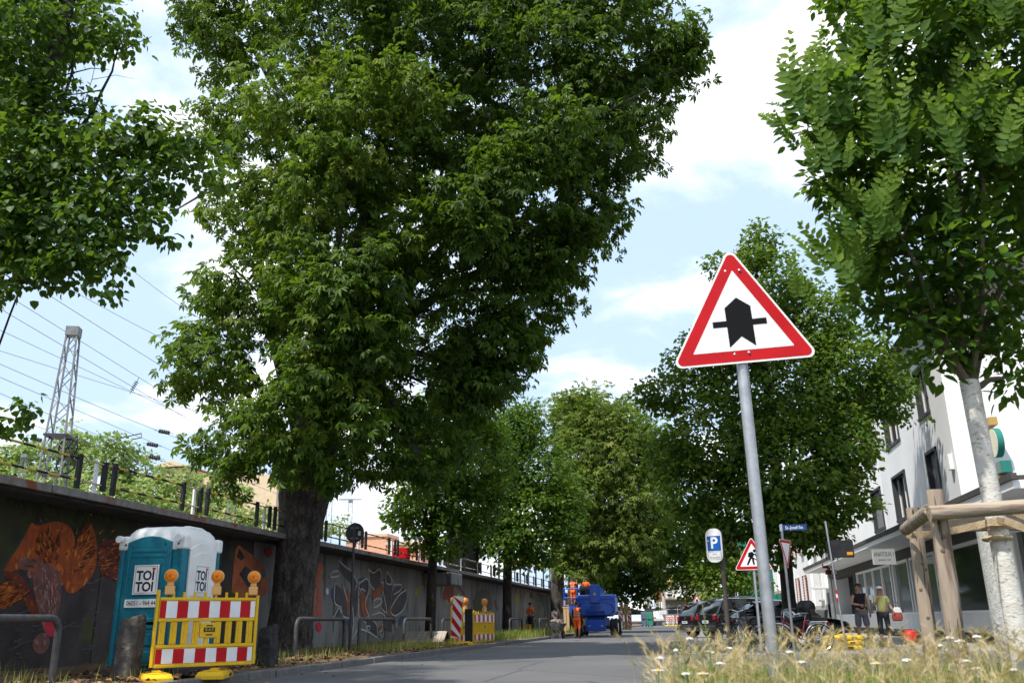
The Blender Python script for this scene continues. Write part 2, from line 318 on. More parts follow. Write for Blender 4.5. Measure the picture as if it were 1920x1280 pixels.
def crown(name, parent, blobs, tmpl, size, dens, mat, seed, toff=None, clump=0.45, per=12, tone=(0.35, 0.16), droop=0.5, depth=1.0, up=0.55):
    """leaves in clumps spread through a set of spheres (local coords = world - parent.location)"""
    g = np.random.default_rng(seed); C, D = [], []
    TO = []
    for bi, (x, y, z, r, fl) in enumerate(blobs):
        n = max(4, int(dens*r*r)); d = unit(g.normal(size=(n, 3))); rad = r*np.power(g.uniform(0.12, 1.0, n), 0.42)*g.uniform(.86, 1.08, n)*np.where(g.uniform(0, 1, n) < .10, g.uniform(1.05, 1.32, n), 1.0)
        C.append(np.array([x, y, z])+d*rad[:, None]*np.array([1, depth, fl])); D.append(d); TO.append(np.full(n, toff[bi] if toff else g.normal(0, .05)))
    C = np.concatenate(C); D = np.concatenate(D); n = len(C)
    ct = g.normal(tone[0], tone[1], n)+np.concatenate(TO)
    cs = g.uniform(.65, 1.3, n)
    k = np.repeat(np.arange(n), per); m = len(k)
    off = unit(g.normal(size=(m, 3))); off[:, 2] *= .55
    P = C[k]+off*(clump*cs[k]*np.power(g.uniform(.1, 1, m), .5))[:, None]
    out = unit(D[k]*.7+off+np.array([0, 0, .1]))
    Fw = out*1.0+np.array([0, 0, -droop])+g.normal(0, .35, (m, 3)); Nm = out*.45+np.array([0, 0, up])+g.normal(0, .38, (m, 3))
    S = size*g.uniform(.55, 1.3, m); V, F = scatter(*tmpl, P, Fw, Nm, S)
    tn = np.clip(ct[k]+g.normal(0, .06, m), 0, 1); V -= np.array(parent.location)
    o = npmesh(name, V, F, mat, parent, np.repeat(tn, len(tmpl[0]))); o['kind'] = 'stuff'; return o
def limbs(parent, start, targets, r0, mat, seed, n=8, sag=0.0, name='limb', tw=1.0):
    q = random.Random(seed); s = Vector(start); L0 = Vector(parent.location)
    for t in targets:
        t = Vector(t); b = MB(); pts = []; d = t-s; side = Vector((q.uniform(-1, 1), q.uniform(-1, 1), q.uniform(-.3, .6)))*d.length*.10
        for i in range(n+1):
            u = i/n; pts.append(s+d*u+side*math.sin(math.pi*u)+Vector((0, 0, d.length*.12*math.sin(math.pi*u)-sag*u*u))+Vector((q.uniform(-1, 1), q.uniform(-1, 1), q.uniform(-1, 1)))*d.length*.012-L0)
        rr = r0*q.uniform(.75, 1.15); b.tube(pts, [rr*(1-.86*i/n) for i in range(n+1)], 7)
        for w in range(3):
            i = q.randint(n//2, n-1); e = pts[i]+Vector((q.uniform(-1, 1), q.uniform(-1, 1), q.uniform(-.4, .9))).normalized()*d.length*q.uniform(.16, .3)*tw
            b.tube([pts[i], (pts[i]+e)/2+Vector((0, 0, .05*d.length*q.random()))*.5, e], [rr*.3, rr*.2, rr*.07], 5)
        b.build(name, mat, parent, smooth=True)
def barkmat(name, c1, c2, sc_=3.0, bump=1.0, st=(1, 1, .28)):
    mt = bpy.data.materials.new(name); mt.use_nodes = True; t = mt.node_tree; n = t.nodes; lk = t.links.new; b = n['Principled BSDF']; b.inputs['Roughness'].default_value = .92
    co = n.new('ShaderNodeTexCoord'); mp = n.new('ShaderNodeMapping'); mp.inputs['Scale'].default_value = st; lk(co.outputs['Object'], mp.inputs[0])
    nz = n.new('ShaderNodeTexNoise'); nz.inputs['Scale'].default_value = sc_*1.7; nz.inputs['Detail'].default_value = 8; nz.inputs['Roughness'].default_value = .65; lk(mp.outputs[0], nz.inputs[0])
    vo = n.new('ShaderNodeTexVoronoi'); vo.inputs['Scale'].default_value = sc_*3.2; vo.feature = 'DISTANCE_TO_EDGE'; mv = n.new('ShaderNodeMixRGB'); mv.inputs[0].default_value = .34; lk(mp.outputs[0], mv.inputs[1]); lk(nz.outputs[1], mv.inputs[2]); lk(mv.outputs[0], vo.inputs[0])
    rp = n.new('ShaderNodeValToRGB'); rp.color_ramp.elements[0].position = .35; rp.color_ramp.elements[1].position = .62; rp.color_ramp.elements[0].color = (*c1, 1); rp.color_ramp.elements[1].color = (*c2, 1); lk(nz.outputs[0], rp.inputs[0])
    vr = n.new('ShaderNodeValToRGB'); vr.color_ramp.elements[0].position = .02; vr.color_ramp.elements[1].position = .20; vr.color_ramp.elements[0].color = (.25, .23, .22, 1); lk(vo.outputs[0], vr.inputs[0])
    ml_ = n.new('ShaderNodeMixRGB'); ml_.blend_type = 'MULTIPLY'; ml_.inputs[0].default_value = .9; lk(rp.outputs[0], ml_.inputs[1]); lk(vr.outputs[0], ml_.inputs[2]); lk(ml_.outputs[0], b.inputs[0])
    ad = n.new('ShaderNodeMath'); ad.operation = 'MULTIPLY_ADD'; lk(vo.outputs[0], ad.inputs[0]); ad.inputs[1].default_value = 2.0; lk(nz.outputs[0], ad.inputs[2])
    bp = n.new('ShaderNodeBump'); bp.inputs['Strength'].default_value = bump; bp.inputs['Distance'].default_value = .09; lk(ad.outputs[0], bp.inputs['Height']); lk(bp.outputs[0], b.inputs['Normal']); return mt
def trunk(parent, pts, radii, mat, seed, n=40, ridge=.06, rings=40, name='trunk'):
    g = np.random.default_rng(seed); pts = np.array([tuple(p) for p in pts], float)-np.array(parent.location); ts = np.linspace(0, len(pts)-1, rings); V = []
    ph = g.uniform(0, 6.28, 12)
    for t in ts:
        i = min(int(t), len(pts)-2); u = t-i; u2 = u*u*(3-2*u); c = pts[i]*(1-u)+pts[i+1]*u; r = radii[i]*(1-u2)+radii[i+1]*u2
        for j in range(n):
            a = 2*math.pi*j/n; w = sum(math.sin(a*k+ph[q]+.35*math.sin(c[2]*1.7+ph[q]))/k**.6 for q, k in enumerate((3, 5, 8, 13, 19)))
            rr_ = r*(1+ridge*w*.55+g.normal(0, ridge*.18)); V.append((c[0]+rr_*math.cos(a), c[1]+rr_*math.sin(a), c[2]))
    F = np.array([(i*n+j, i*n+(j+1) % n, (i+1)*n+(j+1) % n, (i+1)*n+j) for i in range(rings-1) for j in range(n)])
    return npmesh(name, np.array(V), F, mat, parent, smooth=True)
BARK = barkmat('chestnut_bark', (0.045, 0.037, 0.033), (0.22, 0.185, 0.165), 4.2, 1.0, (1, 1, .33))
BARK2 = barkmat('lime_bark', (0.025, 0.02, 0.018), (0.09, 0.072, 0.062), 5.0, .8)
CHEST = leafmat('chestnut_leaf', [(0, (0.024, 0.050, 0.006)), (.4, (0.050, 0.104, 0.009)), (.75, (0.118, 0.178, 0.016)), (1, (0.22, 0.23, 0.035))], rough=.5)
LIME = leafmat('lime_leaf', [(0, (0.018, 0.050, 0.008)), (.4, (0.046, 0.105, 0.013)), (.75, (0.120, 0.178, 0.020)), (1, (0.21, 0.24, 0.05))], rough=.5)
PALE = leafmat('pale_chestnut_leaf', [(0, (0.045, 0.085, 0.015)), (.4, (0.105, 0.150, 0.024)), (.75, (0.175, 0.20, 0.04)), (1, (0.27, 0.25, 0.08))], rough=.5)
ZELK = leafmat('zelkova_leaf', [(0, (0.012, 0.036, 0.010)), (.4, (0.030, 0.078, 0.014)), (.75, (0.095, 0.165, 0.016)), (1, (0.22, 0.31, 0.03))], rough=.6, spec=.12, trans=.45, tcol=(.22, .38, .02))
# ---- big horse chestnut over the wall
TX, TY = -10.0, 21.7
t1 = thing('horse_chestnut_tree', 'huge old horse chestnut with thick ridged trunk beside the portable toilet', 'tree', (TX, TY, 0.1))
trunk(t1, [(TX+.0, TY, -.05), (TX+.0, TY, .35), (TX+.03, TY, 1.4), (TX+.12, TY, 3.0), (TX+.24, TY, 4.4), (TX+.55, TY, 6.4), (TX+1.2, TY-.2, 9.0), (TX+1.9, TY-.2, 12.5), (TX+2.2, TY, 16)],
      [.80, .59, .52, .54, .68, .58, .42, .28, .08], BARK, 5, n=72, ridge=.075, rings=90)
B1 = [(400,690,80,20),(365,640,45,20),(460,820,85,20),(560,790,110,19.5),(640,880,50,20),(480,560,110,20.5),(400,560,45,20.5),(640,640,140,20),(480,400,105,21),(620,420,140,20.5),(430,230,75,21),(560,240,140,20),(700,250,150,19.5),(760,160,70,18.5),
      (430,70,105,21),(380,20,60,20.5),(640,60,160,21),(850,60,180,22),(840,300,150,22),(1000,150,200,22),(1150,90,140,22),(1150,270,95,22),(1200,200,70,22),(1250,100,75,22),(1285,85,40,22),(1300,120,30,22),(1000,380,165,22),(1100,390,80,22),(1060,470,80,22),
      (900,560,150,22.5),(1000,540,95,22.5),(950,640,80,22.5),(800,720,110,22.5),(890,700,90,22.5),(930,720,55,22.5),(720,840,80,21.5),(790,880,55,21.5),(860,810,60,22),(350,720,35,20),(370,840,30,20),(440,900,40,19.5),
      (560,520,90,19),(640,560,90,18.8),(720,520,80,19.2),(700,640,80,19.2),(600,700,90,18.8),(760,440,70,19.5),(560,860,55,19.3),(680,780,70,19.5),(620,330,90,18.8),(860,400,80,19.4),(960,330,80,19.6),(900,450,65,19.6),(1060,250,80,19.8),(700,-170,240,21.5),(950,-160,220,22),(480,-120,140,21.5),(1120,-60,120,22)]
bl = [blob(px, py, r*.94, Y, 1.0) for px, py, r, Y in B1]
crown('crown', t1, bl, PALM, .225, 40, CHEST, 11, toff=[(.18 if (px < 800 and 100 < py < 480) else .06 if px < 700 else -.17) for px, py, r, Y in B1], clump=.44, per=11, tone=(.38, .16), droop=.75, depth=1.25)  # left leaves toned sunlit, right ones shaded: light put into the leaf colour
limbs(t1, (TX+.25, TY, 4.5), [b_[:3] for b_ in bl[:14:2]], .17, BARK, 21)
limbs(t1, (TX+.9, TY, 7.5), [b_[:3] for b_ in bl[14:38:2]], .20, BARK, 22)
# ---- lime whose branches hang in from the left
t2 = thing('lime_tree', 'dark lime tree with hanging branches, beyond the left hoop rail', 'tree', (-9.55, 10.2, .1))
trunk(t2, [(-9.95, 10.2, -.05), (-9.9, 10.2, .5), (-9.8, 10.2, 3), (-9.65, 10.2, 6.5), (-9.2, 10.2, 10), (-9, 10.2, 13)], [.32, .22, .19, .16, .10, .03], BARK2, 6, rings=50)
B2 = [(40,60,100,10.4),(130,40,70,10.4),(200,40,45,10.2),(230,70,28,10),(30,200,95,10.4),(110,230,85,10.2),(60,320,110,10),(150,330,90,10),(240,290,70,10),(320,260,60,10),(370,290,45,10),(400,330,25,10),(290,340,50,9.8),(180,420,65,9.8),(90,440,75,9.8),(30,460,50,9.8),(60,510,35,9.8),(150,480,45,9.6),(205,500,22,9.6),(205,545,14,9.6),(300,420,30,9.8),(325,440,16,9.8),
      (190,95,24,10),(20,790,26,10.5),(55,765,22,10.5),(20,120,60,9.6),(60,40,60,9.5),(10,330,60,9.5),(30,430,60,9.4),(20,400,90,9.9),(110,500,55,9.7),(30,540,30,9.7),(200,460,40,9.7),(230,400,50,9.8),(270,250,50,9.9),(-80,300,160,10.6),(0,-120,200,10.5),(-150,100,150,10.5),(-120,560,90,10.5)]
bl = [blob(px, py, r, Y) for px, py, r, Y in B2]
crown('crown', t2, bl, HEART, .105, 205, LIME, 12, clump=.24, per=9, tone=(.24, .14), droop=.9, depth=1.3)
limbs(t2, (-9.7, 10.2, 5.4), [bl[i][:3] for i in (10, 13, 15, 16, 18, 20)], .04, BARK2, 23)
limbs(t2, (-9.8, 10.2, 2.9), [bl[22][:3], bl[23][:3]], .02, BARK2, 25, tw=.4)
limbs(t2, (-9.4, 10.2, 7.0), [bl[i][:3] for i in (1, 3, 5, 8, 10, 11)], .04, BARK2, 24)
# ---- street limes and chestnuts down the verge
def street_tree(name, label, base, h0, r0, B, tmpl, size, dens, mat, seed, bark, top, tone, clump=.5, per=14, group=None):
    t = thing(name, label, 'tree', base, 0, group); x, y, z = base
    trunk(t, [(x, y, z-.1), (x, y, z+.4), (x+.03, y, z+h0*.6), (x+.06, y, z+h0), (x+.1, y, (z+h0+top)/2), (x+.1, y, top)], [r0*1.5, r0, r0*.9, r0*.85, r0*.5, .04], bark, seed, n=28, rings=34)
    bl = [blob(px, py, r, Y) for px, py, r, Y in B]
    crown('crown', t, bl, tmpl, size, dens, mat, seed, clump=clump, per=per, tone=tone, depth=1.15)
    limbs(t, (x+.05, y, z+h0), [b_[:3] for b_ in bl[::2]], r0*.38, bark, seed+1); return t
street_tree('lime_tree', 'small lime tree standing between the graffiti letters and the red figure', (-9.5, colY(806, -9.5), .12), 3.0, .20,
            [(830,790,75,32.5),(890,860,80,32.5),(810,910,75,32.5),(880,950,60,32.5),(765,955,38,32),(840,1000,48,32.3),(790,1010,25,32),(740,970,20,32),(790,830,50,33),(905,800,45,33)], QUAD, .19, 85, LIME, 31, BARK2, 9.5, (.40, .16), clump=.42)
street_tree('lime_tree', 'lime tree with a clean straight trunk behind the double yellow barrier', (-9.5, colY(951, -9.5), .12), 3.4, .26,
            [(960,810,60,47),(940,860,70,47),(1000,880,75,47),(930,950,60,46.5),(1010,970,75,46.5),(960,1020,55,46),(1050,940,50,46.5),(1070,990,30,46),(1010,1040,30,46),(900,1000,40,46.5),(985,780,35,47)], QUAD, .23, 52, LIME, 33, BARK2, 12, (.42, .17), clump=.55)
street_tree('horse_chestnut_tree', 'yellowish horse chestnut beside the blue boom lift', (-9.4, colY(1047, -9.4), .12), 4.2, .55,
            [(1085,775,45,65),(1130,800,62,65),(1085,850,62,64.5),(1160,860,70,64.5),(1110,930,75,64),(1180,940,62,64),(1215,860,45,65),(1090,1000,52,64),(1150,1010,60,64),(1200,1010,45,64),(1060,1040,28,63.5),(1075,1075,22,63),(1110,1065,35,64)], PALM, .36, 19, PALE, 35, BARK, 15, (.42, .15), clump=.9, per=12)
street_tree('horse_chestnut_tree', 'tall green horse chestnut rising behind the yellowish one', (-9.6, 84, .12), 4.2, .5,
            [(1060,775,40,88),(1110,765,48,88),(1180,790,45,88),(1220,820,42,88),(1240,880,50,86),(1235,950,50,85),(1220,1020,45,84),(1060,810,35,88)], PALM, .45, 8, CHEST, 37, BARK, 18, (.62, .14), clump=1.2, per=11)
street_tree('horse_chestnut_tree', 'dark horse chestnut shading the planks behind the boom lift', (-9.2, 72, .12), 3.6, .5,
            [(1140,1075,38,72),(1180,1070,48,72),(1215,1060,40,72),(1170,1020,42,72),(1225,1090,26,71),(1150,1110,25,71),(1195,1105,30,72)], QUAD, .30, 34, LIME, 39, BARK, 12, (.28, .14), clump=.7, per=14)
street_tree('lime_tree', 'light green lime tree beyond the parked cars', (3.0, 70, .05), 3.4, .3,
            [(1275,1010,50,68),(1320,1050,50,66),(1265,1055,40,68),(1330,990,50,66),(1300,1090,35,66),(1245,990,25,68),(1360,1060,50,64),(1340,1100,30,64),(1400,1080,40,64)], QUAD, .27, 36, LIME, 41, BARK2, 9, (.6, .16), clump=.7, per=14)
street_tree('lime_tree', 'broad lime tree growing between the parked bicycles and the black hatchback', (3.1, colY(1487, 3.1), .02), 3.4, .24,
            [(1425,445,26,31),(1410,480,35,31),(1345,500,22,31),(1440,540,75,31),(1530,600,80,31),(1400,640,82,31),(1320,690,65,31),(1300,640,25,31),(1250,735,48,30.5),(1215,745,24,30.5),(1480,740,125,31),(1600,700,95,31),(1665,750,48,30.5),(1340,820,95,30.5),(1255,850,50,30.5),(1480,880,125,30),(1585,835,72,30),(1300,920,65,30),(1400,960,75,30),(1500,970,75,29.5),(1575,930,48,29.5),(1625,945,18,29.5),(1560,1005,32,29.5),(1300,985,45,30),(1335,1030,30,30),(1445,1020,40,30)], QUAD, .18, 92, LIME, 43, BARK2, 13, (.52, .18), clump=.42)
# ---- young zelkova on the bed
ZX, ZY = 1.98, 6.3
zk = thing('zelkova_tree', 'young zelkova tree with a whitewashed trunk tied inside the timber frame', 'tree', (ZX, ZY, .1))
WASH = M('whitewashed_bark', (0.60, 0.59, 0.55), (0.50, 0.48, 0.44), 7, rough=.9, stretch=(1, 1, 2.2), bump=.3, bscale=38, c3=(0.30, 0.28, 0.24), s3=30)
TWIG = M('twig_bark', (0.16, 0.13, 0.10), (0.10, 0.08, 0.06), 9, rough=.9, bump=.4)
trunk(zk, [(ZX+.03, ZY, .0), (ZX+.02, ZY, .9), (ZX+.01, ZY, 1.6), (ZX, ZY, 2.38)], [.070, .064, .060, .062], WASH, 8, n=26, ridge=.03, rings=40)
BZ = [(1700,90,110,6.2),(1860,90,120,6.3),(1590,200,60,5.9),(1650,320,95,6.1),(1800,320,140,6.4),(1560,330,50,6.0),(1520,240,35,5.9),(1720,500,105,6.4),(1860,540,110,6.4),(1640,460,60,6.2),(1780,640,50,6.3),(1890,650,40,6.3),(1640,560,30,6.1),(1600,540,18,6),(1700,610,42,6.2),(1740,690,30,6.2),(1900,710,30,6.3),(1860,-100,180,6.5),(1650,-90,130,6.3),(1990,300,170,6.5)]
bl = [blob(px, py, r, Y) for px, py, r, Y in BZ]
crown('crown', zk, bl, OVAL, .088, 900, ZELK, 51, clump=.15, per=7, tone=(.34, .15), droop=.25, depth=1.5)
st = (ZX, ZY, 2.3)
limbs(zk, st, [bl[i][:3] for i in (0, 1, 3, 4, 5, 7, 8, 12, 14, 16, 19)], .026, TWIG, 52, tw=.35)
# leafy shoots: each an own part, sharing one mesh
def shoot_mesh(v):
    P, Fw, Nm, S = [], [], [], []; q = random.Random(v); bend = q.uniform(-.16, .16); sag = q.uniform(-.12, .10)
    for k in range(22):
        t = k/21; s = 1 if k % 2 else -1
        P.append((bend*t*t, .04+.52*t, sag*t*t)); Fw.append((s*1.0, q.uniform(.35, .8)+.5*t, q.uniform(-.35, .3))); Nm.append((q.uniform(-.4, .4), q.uniform(-.3, .3), 1)); S.append(.098*(1.0-.5*t**2.5)*q.uniform(.78, 1.12))
    P.append((bend, .56, sag)); Fw.append((0, 1, .1)); Nm.append((0, 0, 1)); S.append(.045)
    V, F = scatter(*OVAL, np.array(P), np.array(Fw), np.array(Nm), np.array(S)); V[::9] = V[::9]
    g = np.random.default_rng(v); o = npmesh('leafy_shoot', V, F, ZELK, zk, np.repeat(np.clip(np.linspace(q.uniform(.4, .6), q.uniform(.75, 1.0), len(V)//9)+g.normal(0, .06, len(V)//9), 0, 1), 9)); return o
SHO = [shoot_mesh(v) for v in range(7)]
SPOT = [(1590,110,1590,0),(1640,100,1650,-20),(1530,150,1510,70),(1480,200,1440,190),(1470,250,1432,195),(1560,170,1545,75),(1600,180,1612,60),(1500,280,1440,225),(1700,60,1712,-40),(1660,150,1668,20),(1760,100,1770,-30),(1830,120,1835,10),(1880,100,1890,-20),(1620,300,1628,160),(1785,300,1795,150),(1560,290,1530,190),(1820,240,1840,110),(1700,260,1690,130),(1550,520,1510,430),(1530,580,1480,500),(1590,560,1575,460),(1500,560,1470,480),(1870,300,1900,180),(1740,200,1752,60),(1900,240,1918,110),(1680,420,1668,300),(1640,240,1635,110),(1850,420,1870,300),(1580,240,1560,120),(1780,440,1800,330)]
qz = random.Random(17)
for k in range(130):
    px, py, r_, Y = qz.choice([b_ for b_ in BZ[:14] if b_[1] < 470 or b_[0] < 1620]); a_ = qz.uniform(-2.9, .4); ax = px+r_*.9*math.cos(a_)*qz.random(); ay = py+r_*.9*math.sin(a_)*qz.random(); ln = qz.uniform(80, 130); dx = qz.gauss(-.12 if px < 1700 else .1, .35)
    SPOT.append((ax, ay, ax+ln*dx, ay-ln))
for i, (ax, ay, bx, by) in enumerate(SPOT):
    Yb = 5.45+.75*random.Random(i).random(); a = gy(ax, ay, Yb); e = gy(bx, by, Yb-.1+.3*random.Random(i+50).random()); d = e-a
    o = SHO[i] if i < 7 else SHO[i % 7].copy()
    if i >= 7: COL.objects.link(o)
    q = random.Random(i+9); nrm = Vector((q.uniform(-.9, .7), -1, q.uniform(-.4, .9))); x = d.cross(nrm).normalized(); dn = d.normalized(); z = x.cross(dn); k = d.length/.56
    mtx = Matrix.Identity(4)
    for r_ in range(3): mtx[r_][0] = x[r_]*k; mtx[r_][1] = dn[r_]*k; mtx[r_][2] = z[r_]*k; mtx[r_][3] = a[r_]-zk.location[r_]
    o.parent = zk; o.matrix_local = mtx
# ---- wood on the hill behind the railway
g = np.random.default_rng(77); wb = []
for (px, py, r, Y) in [(30,870,45,85),(90,880,50,90),(160,850,48,95),(150,830,30,95),(210,860,42,95),(250,880,45,100),(280,920,45,100),(330,930,40,105),(360,910,30,105),(400,950,40,110),(440,930,28,110),(60,930,60,80),(160,930,60,85),(250,950,60,90),(340,970,50,100),(430,980,40,105),(480,970,30,110),(0,900,50,80),(-60,880,60,80),(230,835,22,95),(120,845,25,92),(310,895,22,104),(500,985,25,115),(640,985,18,150),(610,990,18,150),(15,850,30,82)]: wb.append(blob(px, py, r, Y))
hw = bpy.data.objects.new('hillside_wood', None); COL.objects.link(hw); hw.location = (-70, 95, 3); tag(hw, 'light green wood covering the slope beyond the railway', 'wood', kind='stuff')
HILLM = leafmat('hill_leaf', [(0, (0.12, 0.19, 0.05)), (.5, (0.23, 0.31, 0.09)), (1, (0.40, 0.44, 0.18))], rough=.6)
crown('foliage', hw, wb, QUAD, .55, 9, HILLM, 78, clump=.9, per=11, tone=(.5, .2), depth=1.6)
b = MB(); q = random.Random(5)
for w_ in wb: b.tube([(w_[0]+70, w_[1]-95, -6+3), (w_[0]+70+q.uniform(-.3, .3), w_[1]-95, w_[2]-3)], [.3, .15], 6)
b.build('tree_trunk', BARK2, hw)
# ================================================================ LEFT SIDE
# ---- murals: paint sits on the wall face at x = -11, local plane of the wall (thing rw at x=-11)
def wallpt(px, py): p = gx(px, py, -11.0); return (p.y, p.z)
PAINT_N = [0]
def paint(pts, mat, name, raw=False, smooth=0):
    P = [wallpt(*p) for p in pts] if not raw else pts
    for _ in range(smooth):
        Q = []
        for i in range(len(P)):
            a, c = P[i], P[(i+1) % len(P)]; Q += [(a[0]*.75+c[0]*.25, a[1]*.75+c[1]*.25), (a[0]*.25+c[0]*.75, a[1]*.25+c[1]*.75)]
        P = Q
    PAINT_N[0] += 1; e = .0055+.0002*(PAINT_N[0] % 60)
    b = MB(); b.prism(P, (0, 0, 0), (0, 1, 0), (0, 0, 1), (1, 0, 0), e); return b.build(name, mat, rw)
OR1 = M('mural_orange', (0.40, 0.085, 0.012), (0.17, 0.030, 0.010), 5, rough=.7, stretch=(1, 1, .5), c3=(0.52, 0.16, 0.02), s3=9, lo=.3, hi=.7)
OR2 = M('mural_dark_orange', (0.17, 0.032, 0.010), (0.07, 0.016, 0.010), 4, rough=.7, stretch=(1, .6, 1), c3=(0.28, 0.07, 0.015), s3=14)
FOOT = M('mural_foot', (0.21, 0.088, 0.072), (0.12, 0.050, 0.045), 5, rough=.7, c3=(0.29, 0.15, 0.13), s3=7)
PINKP = M('mural_pink', (0.55, 0.03, 0.06), (0.42, 0.03, 0.05), 9, rough=.7)
GREYP = M('mural_grey', (0.040, 0.036, 0.040), (0.085, 0.08, 0.088), 3, rough=.7, stretch=(1, .5, 2))
OLIV = M('mural_olive', (0.040, 0.044, 0.015), (0.022, 0.023, 0.014), 2.5, rough=.8)
def p4(x, y): return (x/3.048, 860+y/3.048)          # coordinates measured on an enlarged view
def pm(lst): return [p4(*q) for q in lst]
paint(pm([(-60,180),(400,260),(760,330),(760,440),(560,470),(420,560),(380,350),(180,350),(60,560),(0,640),(-60,640)]), OLIV, 'painted_backdrop', smooth=2)
paint(pm([(120,490),(180,350),(200,390),(330,345),(420,400),(430,520),(400,640),(350,740),(250,700),(150,620),(60,640),(10,680),(40,590)]), OR1, 'painted_fur_head', smooth=2)
paint(pm([(400,560),(470,400),(520,350),(560,500),(545,640),(470,740),(380,780),(360,700)]), OR1, 'painted_fur_ear', smooth=2)
paint(pm([(565,460),(660,470),(770,430),(780,640),(640,690),(560,660)]), OR2, 'painted_fur_back', smooth=1)
paint(pm([(-40,720),(60,710),(135,770),(100,810),(20,860),(-40,870)]), OR1, 'painted_fur_paw', smooth=2)
paint(pm([(10,640),(60,640),(120,660),(180,760),(230,880),(230,960),(160,880),(120,760),(40,700)]), OR2, 'painted_fur_arm', smooth=2)
paint(pm([(180,640),(260,600),(330,640),(350,740),(345,830),(310,920),(320,1000),(250,1000),(230,900),(190,760)]), FOOT, 'painted_foot', smooth=2)
for cx, cy, r_ in ((142,596,36),(197,592,27),(248,604,22),(282,622,22),(318,652,20)):
    paint(pm([(cx+r_*math.cos(a*.524), cy+1.1*r_*math.sin(a*.524)) for a in range(12)]), FOOT, 'painted_toe')
    paint(pm([(cx+30+r_*.55*math.cos(a*.785), cy+62+1.2*r_*.55*math.sin(a*.785)) for a in range(8)]), FOOT, 'painted_toe_pad')
paint(pm([(250,930),(310,925),(330,1000),(285,1020),(255,985)]), PINKP, 'painted_cuff', smooth=1)
paint(pm([(303,680),(309,680),(296,800),(288,800)]), PINKP, 'painted_stroke')
paint(pm([(190,1020),(250,985),(280,1010),(280,1080),(230,1120),(180,1090)]), FOOT, 'painted_heel', smooth=2)
def strokes(polys, mat, n, seed, ln, name, dirf):
    q = random.Random(seed); b = MB()
    for k in range(n):
        pl = q.choice(polys); ws = [q.random() for _ in pl]; t_ = sum(ws); cx = sum(p[0]*w_ for p, w_ in zip(pl, ws))/t_; cy = sum(p[1]*w_ for p, w_ in zip(pl, ws))/t_
        mx_ = sum(p[0] for p in pl)/len(pl); my_ = sum(p[1] for p in pl)/len(pl); cx = mx_+(cx-mx_)*1.9; cy = my_+(cy-my_)*1.9; dx, dy = dirf(cx, cy); l_ = ln*q.uniform(.5, 1.4); w_ = q.uniform(2, 5)
        dx += q.uniform(-.3, .3); dy += q.uniform(-.3, .3); A_, B_, C_ = wallpt(*p4(cx-dy*w_, cy+dx*w_)), wallpt(*p4(cx+dy*w_, cy-dx*w_)), wallpt(*p4(cx+dx*l_, cy+dy*l_)); x_ = .0195+.00004*k
        b.add([(x_, *A_), (x_, *B_), (x_, *C_)], [(0, 1, 2)])
    o = b.build(name, mat, rw); o['kind'] = 'stuff'
FUR = [[(120,490),(180,350),(330,345),(420,400),(430,520),(350,700),(150,620)], [(400,560),(470,400),(520,350),(560,500),(470,740)], [(565,460),(770,430),(780,640),(560,660)], [(-40,720),(60,710),(135,770),(20,860)]]
def outw(x, y): dx, dy = x-300, y-640; l_ = math.hypot(dx, dy)+1; return dx/l_, dy/l_
strokes(FUR, M('fur_light', (.44, .13, .02), rough=.7), 170, 5, 34, 'painted_fur_stroke', outw)
strokes(FUR, M('fur_dark', (.07, .016, .008), rough=.7), 190, 6, 40, 'painted_fur_stroke', outw)
strokes([[(180,640),(260,600),(330,640),(345,830),(310,920),(230,900)]], M('foot_light', (.34, .19, .16), rough=.7), 40, 7, 36, 'painted_skin_stroke', lambda x, y: (.1, 1))
strokes([[(350,800),(600,700),(620,1200),(340,1200)], [(0,880),(200,900),(160,1200),(-30,1190)]], M('shade_grey', (.085, .08, .088), rough=.8), 70, 8, 60, 'painted_shade_stroke', lambda x, y: (.9, -.35))
strokes([[(0,200),(400,260),(760,330),(700,440),(100,340)]], M('shade_olive', (.06, .068, .022), rough=.8), 70, 9, 50, 'painted_leaf_stroke', lambda x, y: (.5, .8))
# orange figure left of the big trunk
def q2(x, y): return (480+x/3.369, 900+y/3.369)
OR3 = M('mural_fox_orange', (0.42, 0.13, 0.055), (0.30, 0.08, 0.035), 4, rough=.7)
paint(pm([(1320,800),(1330,640),(1350,480),(1400,520),(1460,560),(1530,640),(1530,800)]), OR3, 'painted_fox', smooth=1)
paint(pm([(1350,560),(1365,510),(1400,560),(1380,580)]), BLACK, 'painted_ear_shade')
paint(pm([(1365,655),(1400,610),(1440,640),(1470,760),(1420,740),(1385,690)]), BLACK, 'painted_eye_patch')
paint(pm([(1485,640),(1505,620),(1520,660),(1500,690)]), BLACK, 'painted_spot', smooth=1)
paint(pm([(1500,520),(1540,500),(1560,540),(1530,570)]), M('mural_red', (.3, .02, .02), (.2, .015, .015), 5, rough=.7), 'painted_red_tuft', smooth=1)
# brick-like pink piece right of the trunk
BRK = M('mural_salmon', (0.40, 0.09, 0.07), (0.32, 0.14, 0.05), 3, rough=.7)
WLINE = M('mural_white_line', (0.62, 0.61, 0.60), (0.46, 0.45, 0.45), 12, rough=.7)
for r_ in range(9):
    for c_ in range(2):
        yy = 585+r_*34; xx = 352+c_*30+(r_ % 2)*8
        paint([q2(xx, yy), q2(xx+27, yy+4), q2(xx+27, yy+33), q2(xx, yy+29)], BRK, 'painted_brick')
paint([q2(405+20*math.cos(a*.63), 560+44*math.sin(a*.63)) for a in range(10)], BRK, 'painted_lobe')
paint([q2(448+9*math.cos(a*.63), 700+22*math.sin(a*.63)) for a in range(10)], WLINE, 'painted_dot')
paint([q2(395+18*math.cos(a*.63), 925+32*math.sin(a*.63)) for a in range(10)], PINKP, 'painted_ring')
